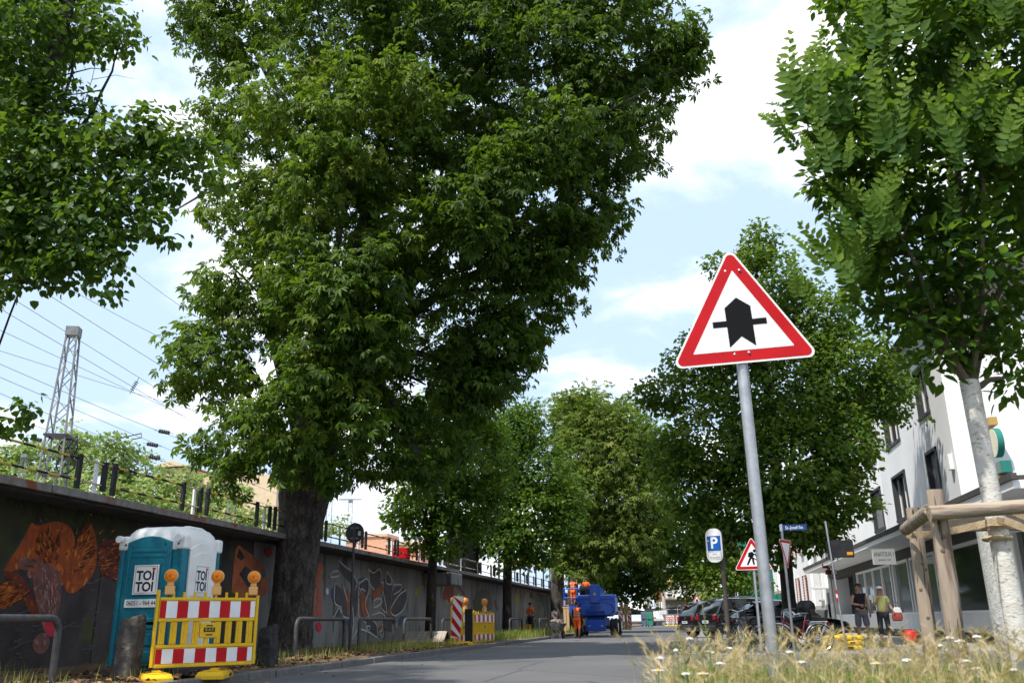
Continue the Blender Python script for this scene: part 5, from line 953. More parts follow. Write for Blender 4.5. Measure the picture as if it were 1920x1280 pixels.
for k in range(6): MB().tube([(-.12+k*.236, -2.03, .98), (-.12+k*.236, -2.03, 2.1)], .018, 5).build('cage_bar', STEEL, tank); MB().tube([(-.12, -2.035, 1.0+k*.21), (1.07, -2.035, 1.0+k*.21)], .018, 5).build('cage_bar', STEEL, tank)
for s in (-.7, .85): MB().prism([(s-.25, 1.0), (s+.25, 1.0), (s+.25, 1.18), (s-.25, 1.18)], (0, -2.442, 0), (1, 0, 0), (0, 0, 1), (0, -1, 0), .01).build('hazard_patch', RED, tr_)
sk = gy(1270, 1170, 131); s_ = thing('skip', 'grey brown steel skip behind the far beacons', 'skip', (sk.x, 131, 0)); SKM = M('skip_steel', (.14, .125, .10), (.19, .17, .14), 2, rough=.8)
MB().loft([[(-2.0*k, -.8, z), (2.0*k, -.8, z), (2.0*k, .9, z), (-2.0*k, .9, z)] for z, k in ((.02, .72), (1.55, 1))]).build('tub', SKM, s_)
for k in range(5): MB().box(-1.4+k*.7-.05, -1.4+k*.7+.05, -.86, -.805, .05, 1.5).build('rib', SKM, s_)
# works trailer lamps near the parked cars
wv = gy(1289, 1168, 100); vv = thing('works_van', 'white van with orange roof beacon half hidden behind the parked cars', 'van', (wv.x+.6, 100, 0), R(0))
MB().loft([[(-.95*k, y_, z) for y_, z in ((-2.2, .35), (2.3, .35), (2.3, 1.1), (1.6, 1.35), (1.0, 2.05*1), (-2.2, 2.05))] for k in (-1, 1)]).build('body', WPLAS, vv, bev=.08)
MB().box(-.75, .75, -2.24, -2.19, 1.3, 1.85).build('rear_window', GLASS, vv)
for s in (-1, 1): MB().box(s*.86-.07, s*.86+.07, -2.23, -2.19, .75, 1.25).build('tail_light', RED, vv); MB().lathe((s*.8, -1.4, .34), (1, 0, 0), [(-.1, .34), (.1, .34)], 16).build('wheel', RUBBER, vv); MB().lathe((s*.8, 1.5, .34), (1, 0, 0), [(-.1, .34), (.1, .34)], 16).build('wheel', RUBBER, vv)
bq = MB().lathe((-.45, -1.6, 2.04), (0, 0, 1), [(0, .30), (.25, .32), (.42, .24), (.5, .05)], 14).build('roof_beacon', ORANGE, vv, smooth=True)
# ---- buildings closing the street
BEIGE = M('beige_plaster', (.52, .43, .32), (.46, .38, .28), .6, rough=.9); TRIMW = M('white_trim', (.72, .72, .70), rough=.7); BASEG = M('plinth_brown', (.26, .23, .19), (.21, .185, .155), .8, rough=.9)
fb = thing('apartment_house', 'beige house with a long balcony closing the far end of the street', 'building', (*gy(1280, 1160, 160).xy, 0)); F0 = fb.location
def fr(px0, px1, py0, py1, Yo, d, mat, nm, par=fb, z0=None):
    a, c = gy(px0, py1, 160+Yo), gy(px1, py0, 160+Yo); return MB().box(a.x-F0.x, c.x-F0.x, Yo, Yo+d, a.z if z0 is None else z0, c.z).build(nm, mat, par)
fr(1240, 1345, 1060, 1122, 0, 10, BEIGE, 'upper_wall'); fr(1240, 1345, 1122, 1170, 1.2, 8, BASEG, 'ground_wall', z0=0)
sl_ = fr(1240, 1345, 1121, 1124, -1.2, 2.4, BASEG, 'balcony_slab')
for k in range(9):
    p = gy(1252+k*9, 1121, 158.8)-F0; MB().tube([(p.x, -1.15, p.z), (p.x, -1.15, p.z+1.1)], .03, 5).build('balcony_post', TRIMW, sl_)
p0, p1 = gy(1250, 1121, 158.8)-F0, gy(1330, 1121, 158.8)-F0; MB().bar((p0.x, -1.15, p0.z+1.1), (p1.x, -1.15, p1.z+1.1), .06, .06).build('balcony_rail', TRIMW, sl_)
wn = fr(1250, 1262, 1104, 1119, -.12, .1, TRIMW, 'window'); fr(1251.5, 1260.5, 1106, 1111, -.16, .05, GLASS, 'pane', wn); fr(1251.5, 1260.5, 1112.5, 1117.5, -.16, .05, GLASS, 'pane', wn)
fr(1267, 1282, 1096, 1121, -.12, .1, TRIMW, 'balcony_door'); fr(1255, 1275, 1138, 1168, 1.05, .1, DGREY, 'garage_door', z0=0.05); fr(1252, 1262, 1085, 1098, -.12, .1, M('yellow_shutter', (.6, .42, .08), rough=.8), 'shutter')
fr(1296, 1310, 1136, 1160, 1.05, .1, GLASS, 'window')
wl_ = thing('white_hoarding', 'white slatted hoarding beside the concrete lamp column', 'hoarding', (*gy(1222, 1160, 145).xy, 0)); F0 = wl_.location
for k in range(12):
    a, c = gy(1208+k*2.7, 1140, 145), gy(1210.3+k*2.7, 1108-(k % 3)*2, 145); MB().box(a.x-F0.x, c.x-F0.x, -.04, .04, 2.6, c.z).build('slat', TRIMW, wl_)
MB().box(gy(1208, 1140, 145).x-F0.x, gy(1240, 1140, 145).x-F0.x, .05, .2, 0, 2.6).build('base_wall', DGREY, wl_)
a = gy(1236, 1112, 140); tag(MB().box(a.x-.9, a.x+.5, 140, 140.3, a.z-1.2, a.z+.8).build('dry_bush', M('dry_leaves', (.22, .09, .04), (.15, .06, .03), 3, rough=.9, bump=.8, bscale=4)), 'rust brown dry creeper hanging beside the white hoarding', 'creeper')
p = gy(1249, 1165, 140); tag(MB().tube([(p.x, 140, 0), (p.x-.3, 140, 6.5)], [.30, .22], 12).build('concrete_column', M('pale_concrete', (.40, .37, .33), (.34, .31, .28), 2, rough=.9), None, smooth=True), 'tall pale concrete column in front of the beige house', 'column')
p = gy(1224.5, 1140, 138); tag(MB().box(p.x-.22, p.x+.22, 138, 138.15, p.z, p.z+3.2).build('banner_sign', M('pale_sign', (.55, .60, .66), rough=.6)), 'tall pale blue banner sign beside the white hoarding', 'sign')
fn = thing('mesh_fence', 'wire mesh security fence with bent tops before the beige house', 'fence', (*gy(1282, 1165, 142).xy, 0))
for k in range(6):
    x_ = -2.4+k*1.6; MB().tube([(x_, 0, 0), (x_, 0, 2.5), (x_+.15, -.15, 2.8), (x_+.5, -.4, 2.9)], .05, 6).build('post', STEEL, fn)
for z_ in (.2, .9, 1.6, 2.3): MB().tube([(-2.4, 0, z_), (5.6, 0, z_)], .02, 5).build('wire', STEEL, fn)
# ================================================================ RIGHT SIDE
# ---- main warning sign
SX, SY = .455, 5.92
ps = thing('priority_sign', 'large red bordered triangle with black crossroads arrow on a galvanised post', 'traffic sign', (SX, SY, .1), 0)
MB().tube([(.02, .0, 0), (.01, 0, 1.2), (0, 0, 2.44)], .038, 20).build('post', STEEL, ps, smooth=True)
def rtri(s, r, dz=0):
    h = s*math.sqrt(3)/2; C = [(-s/2, -h/3), (s/2, -h/3), (0, 2*h/3)]; P = []
    for i, (cx, cy) in enumerate(C):
        L_ = math.hypot(cx, cy); ux, uy = cx/L_, cy/L_; ox, oy = cx-ux*2*r, cy-uy*2*r; a0 = math.atan2(uy, ux)
        P += [(ox+r*math.cos(a0+t), oy+r*math.sin(a0+t)) for t in [R(-60+15*k) for k in range(9)]]
    return P
FRM = Matrix.Rotation(R(-2), 4, 'Z') @ Matrix.Rotation(R(1.2), 4, 'Y')
def triangle_sign(parent, zc, s, r, yoff, mt=None, inner=True, rz=0.0, symbol='arrow', invert=False):
    e = Empty = bpy.data.objects.new('sign_face', None) if False else None
    c_, s_ = math.cos(rz), math.sin(rz); ex = Vector((c_, s_, 0)); ez = Vector((0, 0, -1 if invert else 1)); en = Vector((s_, -c_, 0)); o = Vector((0, 0, zc))+en*yoff
    if invert: ex = -ex
    pl = MB().prism(rtri(s, r), o, ex, ez, en, .003).build('plate', WPLAS, parent)
    rd = MB().prism(rtri(s*.955, r*.82), o+en*.003, ex, ez, en, .0012).build('red_border', RED, parent)
    wh_ = MB().prism(rtri(s*.685, .004), o+en*.0042, ex, ez, en, .0012).build('white_field', WHT, parent)
    o2 = o+en*.0054; k = s/.9*1.12
    if symbol == 'arrow':
        P = [(-.075,-.125),(0,-.068),(.075,-.125),(.075,.10),(0,.165),(-.075,.10)]; P = [(-.0715,-.13),(-.0,-.07),(.0715,-.13),(.0715,.105),(0,.162),(-.0715,.105)]
        MB().prism([(x*k, (y-.01)*k) for x, y in P], o2, ex, ez, en, .001).build('arrow', PRINTB, parent); 
        MB().prism([(x*k, (y-.01)*k) for x, y in ((-.148,-.008),(.148,-.008),(.148,.028),(-.148,.028))], o2, ex, ez, en, .0014).build('cross_bar', PRINTB, parent)
    if symbol == 'worker':
        for P in ([(.09,-.13),(.24,-.13),(.17,-.06)], [(-.14,-.13),(-.10,-.13),(-.03,.0),(.03,.06),(-.02,.10),(-.08,.0)], [(.0,-.13),(.035,-.13),(.02,.02),(-.03,.03)], [(-.03,.02),(.05,.09),(.0,.15),(-.08,.13),(-.10,.04)], [(.04,.10),(.06,.12),(.10,.02),(.08,.0)], [(-.06,.05),(.13,-.08),(.14,-.06),(-.05,.07)]):
            MB().prism([(x*k, y*k) for x, y in P], o2, ex, ez, en, .001).build('pictogram', PRINTB, parent)
        MB().prism([(.05*k+.035*k*math.cos(a), .165*k+.035*k*math.sin(a)) for a in [2*math.pi*q/12 for q in range(12)]], o2, ex, ez, en, .001).build('pictogram', PRINTB, parent)
    return pl
zc = 2.50+.9*math.sqrt(3)/6
e0 = gy(1372, 482, 5.85).z; triangle_sign(ps, zc-.085, .985, .042, .05, rz=R(4), symbol='arrow')
for ch in ps.children:
    if ch.name.split('.')[0] != 'post': ch.rotation_euler = (0, R(-2.6), 0); v = Vector((0, 0, zc)); ch.location = v-Matrix.Rotation(R(-2.6), 3, 'Y') @ v
for x_, z_ in ((-.055, zc+.30), (.04, zc+.30), (-.045, zc-.305), (.05, zc-.30)): MB().lathe((x_, -.056, z_), (0, -1, 0), [(0, .010), (.004, .008), (.006, .003)], 8).build('rivet', STEEL, ps)
for z_ in (zc-.2, zc+.2): MB().box(-.08, .08, -.046, .046, z_-.02, z_+.02).build('clamp', STEEL, ps)
# ---- timber guard round the young tree
TIM = M('weathered_timber', (.335, .27, .21), (.24, .19, .15), 2.2, rough=.85, stretch=(7, 7, .7), bump=.5, bscale=9, c3=(.13, .09, .065), s3=3.2)
TIMH = M('weathered_timber_rail', (.35, .285, .225), (.25, .20, .155), 2.2, rough=.85, stretch=(.7, 7, 7), bump=.5, bscale=9, c3=(.15, .105, .075), s3=3.2)
tg = thing('timber_tree_guard', 'weathered round timber frame holding the young zelkova', 'tree guard', (1.6, 6.2, .1)); G0 = Vector(tg.location)
pf0, pf1 = gy(1752, 918, 5.85), gy(1803, 1262, 5.85); pl0, pl1 = gy(1712, 952, 6.9), gy(1750, 1250, 6.9)
def post(a, c, r_, mat=TIM, nm='post'):
    a, c = Vector(a)-G0, Vector(c)-G0; d = a-c; c = c-d.normalized()*.6; q = random.Random(nm+str(a.x)); n_ = 12
    return MB().tube([c+(a-c)*(k/n_)+Vector((q.uniform(-1, 1), q.uniform(-1, 1), 0))*.004 for k in range(n_+1)], [r_*(1.06-.1*k/n_)*q.uniform(.97, 1.03) for k in range(n_+1)], 18).build(nm, mat, tg, smooth=True)
post(pf0, pf1, .052); post(pl0, pl1, .050); 
pr = post(pf0+Vector((1.25, .1, .02)), pf1+Vector((1.25, .1, 0)), .055); post(pl0+Vector((1.2, .2, 0)), pl1+Vector((1.2, .2, 0)), .052)
r0_, r1_ = gy(1742, 962, 5.74), gy(1990, 944, 5.80); b = MB(); b.tube([Vector(r0_)-G0, Vector(r1_)-G0], .043, 18).build('front_rail', TIMH, tg, smooth=True)
ra, rb = gy(1745, 955, 5.86), gy(1698, 992, 6.75); MB().tube([Vector(ra)-G0, Vector(rb)-G0], .042, 18).build('side_rail', TIMH, tg, smooth=True)
rc, rd_ = gy(1716, 982, 7.0), gy(2000, 975, 7.15); MB().bar(Vector(rc)-G0, Vector(rd_)-G0, .10, .12).build('rear_rail', TIMH, tg)
CRK = M('timber_crack', (.05, .035, .025), rough=.95)
def crack(a, c, r_, seed):
    a, c = Vector(a)-G0, Vector(c)-G0; q = random.Random(seed)
    for k in range(5):
        t0 = q.uniform(0, .75); t1 = t0+q.uniform(.1, .3); an = q.uniform(-2.4, -.7); w0 = q.uniform(-.1, .1); pts = []
        for j in range(7): t = t0+(t1-t0)*j/6; aa = an+w0*j/6+q.uniform(-.05, .05); pts.append(a+(c-a)*t+Vector((math.cos(aa), math.sin(aa), 0))*r_)
        MB().tube(pts, [.0008]+[q.uniform(.002, .0045) for _ in range(5)]+[.0008], 5).build('crack', CRK, tg)
crack(pf0, pf1, .0515, 4); crack(pl0, pl1, .0495, 5)
for k in range(7): q = random.Random(k+40); t = q.random(); src, r_ = ((pf0, pf1), .052) if k % 2 else ((pl0, pl1), .05); c = Vector(src[0]).lerp(Vector(src[1]), t*.7+.08)-G0; an = q.uniform(-2.2, -.9); dn = Vector((math.cos(an), math.sin(an), 0)); MB().lathe(c+dn*(r_-.004), dn, [(0, .014), (.005, .011), (.0065, .004)], 10).build('knot', M('timber_knot', (.13, .085, .06), rough=.9), tg)
STRAP = M('jute_strap', (.42, .33, .21), (.34, .26, .165), 20, rough=.95, bump=.4, bscale=90)
def strap(pts, w_=.045): 
    pts = [Vector(p)-G0 for p in pts]; b = MB(); 
    for a, c in zip(pts[:-1], pts[1:]): b.bar(a, c, .006, w_)
    b.build('strap', STRAP, tg)
tc_ = gy(1858, 985, 6.22); strap([gy(1700, 1003, 6.85), gy(1760, 1000, 6.5), gy(1830, 985, 6.2), gy(1868, 975, 6.15), gy(1885, 978, 6.2)]); strap([gy(1748, 975, 5.78), gy(1800, 965, 5.95), gy(1850, 952, 6.18), gy(1884, 952, 6.2), gy(1940, 975, 5.9)]); strap([gy(1884, 975, 6.18), gy(1935, 995, 6.0), gy(1990, 1000, 6.0)])
for z_ in (0, -.075): MB().tube([Vector((ZX, ZY, tc_.z+z_))-G0+Vector((.075*math.cos(a), .075*math.sin(a), 0)) for a in [2*math.pi*k/16 for k in range(17)]], .018, 6).build('strap_loop', STRAP, tg)
# ---- P sign, works sign, give way + street name, second priority sign
def signpost(name, label, x, y, h, mat, r_=.035): 
    t = thing(name, label, 'traffic sign', (x, y, 0)); MB().tube([(0, 0, 0), (0, 0, h)], r_, 12).build('post', mat, t, smooth=True); return t
pp = gy(1367, 1200, 24); pk_ = signpost('parking_sign', 'white parking sign with blue P field beside a brown post', pp.x, 24, 3.05, M('brown_post', (.05, .042, .038), (.07, .06, .05), 4, rough=.7), .06)
c_ = gy(1339, 1022, 23.9); sg = thing('parking_plate', 'white rounded parking plate with a blue P field', 'traffic sign', (c_.x, 23.88, c_.z), R(28)) if False else None
def rrect(w_, h_, r_): return [(sx*(w_/2-r_)+r_*math.cos(a), sz*(h_/2-r_)+r_*math.sin(a)) for sx, sz, a0 in ((1,1,0),(-1,1,90),(-1,-1,180),(1,-1,270)) for a in [R(a0+22.5*k) for k in range(5)]]
rz = R(-22); ex = Vector((math.cos(rz), math.sin(rz), 0)); en = Vector((math.sin(rz), -math.cos(rz), 0)); o = Vector((c_.x-pp.x, -.12, c_.z))
MB().prism(rrect(.44, .86, .18), o, ex, (0, 0, 1), en, .006).build('plate', WPLAS, pk_); BLU = M('sign_blue', (.006, .09, .36), rough=.4)
MB().prism(rrect(.36, .38, .02), o+Vector((0, 0, .05))+en*.006, ex, (0, 0, 1), en, .002).build('blue_field', BLU, pk_); text('P', 'lettering', WPLAS, pk_, o+Vector((0, 0, .05))+en*.0095, ex, (0, 0, 1), .40, .001, bold=.008)
for (w_, h_, zo) in ((.35, .20, -.26),): 
    MB().prism(rrect(w_, h_, .02), o+Vector((0, 0, zo))+en*.006, ex, (0, 0, 1), en, .001).build('frame_line', BLACK, pk_); MB().prism(rrect(w_-.015, h_-.015, .015), o+Vector((0, 0, zo))+en*.0072, ex, (0, 0, 1), en, .001).build('text_field', WPLAS, pk_)
    text('mit', 'lettering', BLACK, pk_, o+Vector((0, 0, zo+.04))+en*.0087, ex, (0, 0, 1), .085, .0005); text('Parkschein', 'lettering', BLACK, pk_, o+Vector((0, 0, zo-.045))+en*.0087, ex, (0, 0, 1), .078, .0005, sx=.85)
MB().box(-.35, .0, -.08, -.04, c_.z+.1, c_.z+.14).build('bracket', STEEL, pk_)
pw = gy(1426, 1200, 23.0); ws = signpost('works_sign', 'red bordered roadworks triangle half hidden behind the large sign post', pw.x, 23, 2.6, STEEL); cz = gy(1412, 1047, 23).z; triangle_sign(ws, cz, .92, .04, .05, rz=R(-4), symbol='worker')
pg_ = gy(1487, 1195, 24.5); gs = signpost('give_way_sign', 'give way triangle with a blue street name plate on top', pg_.x, 24.5, 3.22, M('grey_post', (.17, .18, .19), (.22, .23, .24), 4, rough=.5, metal=.4)); cz = gy(1479, 1030, 24.5).z
triangle_sign(gs, cz, .88, .04, .06, rz=R(64), symbol='', invert=True)
nb_ = MB().box(.02, .64, -.03, -.015, 3.04, 3.19).build('name_plate', M('name_blue', (.010, .04, .16), rough=.4), gs); MB().box(-.05, .02, -.035, .035, 3.03, 3.2).build('cap', STEEL, gs); text('St.-Josef-Str.', 'lettering', WPLAS, nb_, (.33, -.0315, 3.112), (1, 0, 0), (0, 0, 1), .115, .001, sx=.84)
p2_ = gy(1311, 1180, 52); s2 = signpost('priority_sign', 'small distant red bordered triangle with crossroads arrow before the parked cars', p2_.x, 52, 2.3, STEEL); triangle_sign(s2, gy(1311, 1126, 52).z, .60*1.05, .03, .05, symbol='arrow')
# lamp column with stickers, panel sign from behind
lp0, lp1 = gx(1568, 1190, 7.2), gx(1538, 960, 7.2); lp = thing('lamp_column', 'grey steel lamp column with two small stickered plates', 'lamp column', (7.2, lp0.y, .05)); d = lp1-lp0
MB().tube([(0, 0, 0), (0, 0, 1.4), (.0, 0, 1.42), (.0, 0, 6.5)], [.12, .12, .10, .08], 16).build('column', M('column_grey', (.16, .17, .185), (.20, .21, .22), 4, rough=.5, metal=.3), lp, smooth=True)
for dx, z_ in ((-.02, gx(1554, 1062, 7.2).z), (.10, gx(1558, 1073, 7.2).z)):
    o = MB().box(-.30+dx, .30+dx, -.13, -.115, z_-.12, z_+.12).build('plate', M('plate_red', (.30, .05, .05), rough=.6), lp); MB().box(-.27+dx, .02+dx, -.134, -.13, z_-.10, z_+.10).build('print', BLACK, o); MB().box(.03+dx, .28+dx, -.134, -.13, z_-.09, z_+.10).build('print', M('print_cream', (.5, .46, .40), (.3, .27, .24), 25, rough=.7), o)
pb = thing('panel_sign', 'black panel sign seen from behind on a red and white banded pole', 'traffic sign', (*gy(1584, 1190, 26).xy, 0)); zt = gy(1567, 1000, 26).z
MB().tube([(0, 0, 0), (-.15, 0, zt+.35)], .028, 10).build('pole', STEEL, pb, smooth=True); 
pz0, pz1 = gy(1570, 1045, 26).z, gy(1570, 1012, 26).z; xo = gy(1576, 1028, 26).x-pb.location.x; o = MB().prism(rrect(.70, pz1-pz0, .03), (xo, .04, (pz0+pz1)/2), (1, 0, 0), (0, 0, 1), (0, 1, 0), .02).build('panel', BLACK, pb); MB().box(xo+.16, xo+.31, .03, .039, pz0+.07, pz0+.15).build('sticker', M('orange_sticker', (.6, .25, .01), rough=.5), o)
for k in range(3): z_ = gy(1582, 1109+k*7, 26).z; MB().tube([(-.07, 0, z_-.06), (-.075, 0, z_+.05)], .031, 10).build('band', RED if k % 2 == 0 else WHT, pb)
# yellow feet stacked by the bicycles
fp = gz(1585, 1212, .02); 
for k in range(3): foot_plate((gy(1578, 1212, 26.3).x+.03*k, 26.3, .02+.125*k), R(8*k), ['lowest yellow foot of the stack beside the bicycle', 'middle yellow foot of the stack beside the bicycle', 'topmost yellow foot of the stack beside the bicycle'][k], 'stack of yellow feet', ln=1.0, wd=.5)
# ---- parked cars
CARB = M('car_black', (.008, .008, .010), (.010, .010, .012), 2, rough=.12, coat=1.0); CARG = M('car_glass', (.006, .007, .008), rough=.02, spec=1.0); PLASB = M('bumper_plastic', (.02, .02, .021), rough=.6); TAILR = M('tail_red', (.35, .005, .008), rough=.15, coat=.6)
def car(label, loc, heading, L_, W_, H_, suv=True):
    t = thing('parked_car', label, 'car', loc, heading, 'cars parked nose in along the street'); hw = W_/2
    # stations along x (rear to front): z sill, z belt, half width
    S = [(0, .42, .98, .84), (.06, .34, 1.02, .94), (.25, .30, 1.03, 1.0), (.8, .28, 1.02, 1.0), (1.8, .26, 1.0, 1.0), (2.8, .26, .98, 1.0), (3.3, .27, .97, .99), (3.9, .30, .88, .96), (4.3, .34, .76, .88), (4.45, .40, .66, .74)]
    k = L_/4.45; zb = H_/1.64
    secs = [[(x*k, -hw*w_*.92, zl*zb), (x*k, -hw*w_, zl*zb+.18), (x*k, -hw*w_, zt*zb-.20), (x*k, -hw*w_*.96, zt*zb-.03), (x*k, -hw*w_*.80, zt*zb), (x*k, hw*w_*.80, zt*zb), (x*k, hw*w_*.96, zt*zb-.03), (x*k, hw*w_, zt*zb-.20), (x*k, hw*w_, zl*zb+.18), (x*k, hw*w_*.92, zl*zb)] for x, zl, zt, w_ in S]
    body = MB().loft(secs).build('body', CARB, t, smooth=True)
    G = [(.10, 1.0, 1.03, .80), (.42 if suv else .95, 1.0, 1.54, .70), (.75 if suv else 1.5, 1.0, 1.62, .72), (1.5, 1.0, 1.64, .74), (2.2, 1.0, 1.60, .73), (2.55, 1.0, 1.50, .71), (3.35, .95, .99, .80)]
    gs_ = [[(x*k, -hw*.90, zl*zb-.02), (x*k, -hw*(w_+.02), zt*zb-.04), (x*k, -hw*(w_-.08), zt*zb), (x*k, hw*(w_-.08), zt*zb), (x*k, hw*(w_+.02), zt*zb-.04), (x*k, hw*.90, zl*zb-.02)] for x, zl, zt, w_ in G]
    MB().loft(gs_).build('greenhouse', CARG, t, smooth=True)
    rf_ = MB().loft([[(x*k, -hw*(w_-.02), zt*zb-.015), (x*k, hw*(w_-.02), zt*zb-.015), (x*k, hw*(w_-.1), zt*zb+.022), (x*k, -hw*(w_-.1), zt*zb+.022)] for x, zl, zt, w_ in G[1:6]]).build('roof', CARB, t, smooth=True)
    for s in (-1, 1):
        if suv: MB().tube([(.6*k, s*hw*.64, 1.66*zb), (1.4*k, s*hw*.66, 1.70*zb), (2.2*k, s*hw*.64, 1.65*zb)], .02, 6).build('roof_rail', CHROME, rf_, smooth=True)
        for (xa, za), (xb, zb_) in (((.10, 1.02), (.44 if suv else .96, 1.54)), ((.95, 1.0), (.85, 1.58)), ((1.95, 1.0), (1.85, 1.60)), ((2.55, 1.50), (3.30, 1.0))):
            MB().bar((xa*k, s*hw*.905, za*zb), (xb*k, s*hw*.735, zb_*zb-.02), .09, .035).build('pillar', CARB, t)
        MB().bar((.15*k, s*hw*.93, 1.0*zb), (3.2*k, s*hw*.93, .98*zb), .03, .03).build('belt_trim', CHROME, body)
        for x_ in (.82, 3.45):
            wl = MB(); wl._lathe(Vector((x_*k, s*(hw-.20), .34)), Vector((0, s, 0)), [(0, .22), (.001, .32), (.03, .34), (.18, .34), (.209, .32), (.21, .22)], 24); w_ = wl.build('wheel', RUBBER, t); MB().lathe((x_*k, s*(hw-.0), .34), (0, s, 0), [(0, .22), (.012, .20), (.02, .05)], 10).build('rim', STEEL, w_)
        MB().box(-.01, .10, s*hw*.66, s*hw*.86, .80*zb, .98*zb).build('tail_light', TAILR, t, bev=.02)
        MB().bar((3.95*k, s*hw*.62, .78*zb), (4.28*k, s*hw*.78, .70*zb), .2, .12).build('headlight', GLASS, t)
        MB().box(2.55*k, 2.72*k, s*hw*.95+(-.0 if s > 0 else -.18), s*hw*.95+(.18 if s > 0 else 0), .98*zb, 1.12*zb).build('mirror', CARB, t, bev=.03)
    MB().box(-.07, .12, -hw*.86, hw*.86, .34, .58).build('bumper', PLASB, t, bev=.05)
    pl = MB().box(-.03, .0, -.26, .26, .66*zb, .77*zb).build('number_plate', WPLAS, t)
    pl.location.x = -.015; MB().box(-.036, -.03, .20, .26, .66*zb, .77*zb).build('plate_band', BLU, pl)
    for k_ in range(6): MB().box(-.0345, -.03, -.22+k_*.065, -.22+k_*.065+.04, .685*zb, .745*zb).build('plate_mark', BLACK, pl)
    MB().lathe((-.0, 0, .90*zb), (-1, 0, 0), [(0, .05), (.012, .045)], 10).build('badge', CHROME, t)
    return t
h_ = R(28)
c1 = gy(1335, 1199, 40.5); car('black estate car with a pale number plate and chrome roof rails, nearest the carriageway dashes', (.55, 39.6, .01), h_, 4.64, 1.86, 1.66)
car('black car parked beyond the estate car with only its tail showing', (-.35, 44.8, .01), h_, 4.5, 1.84, 1.60)
car('black hatchback with a sloping bonnet parked behind the lime trunk', (1.15, 34.0, .01), R(20), 4.5, 1.80, 1.46, suv=False)
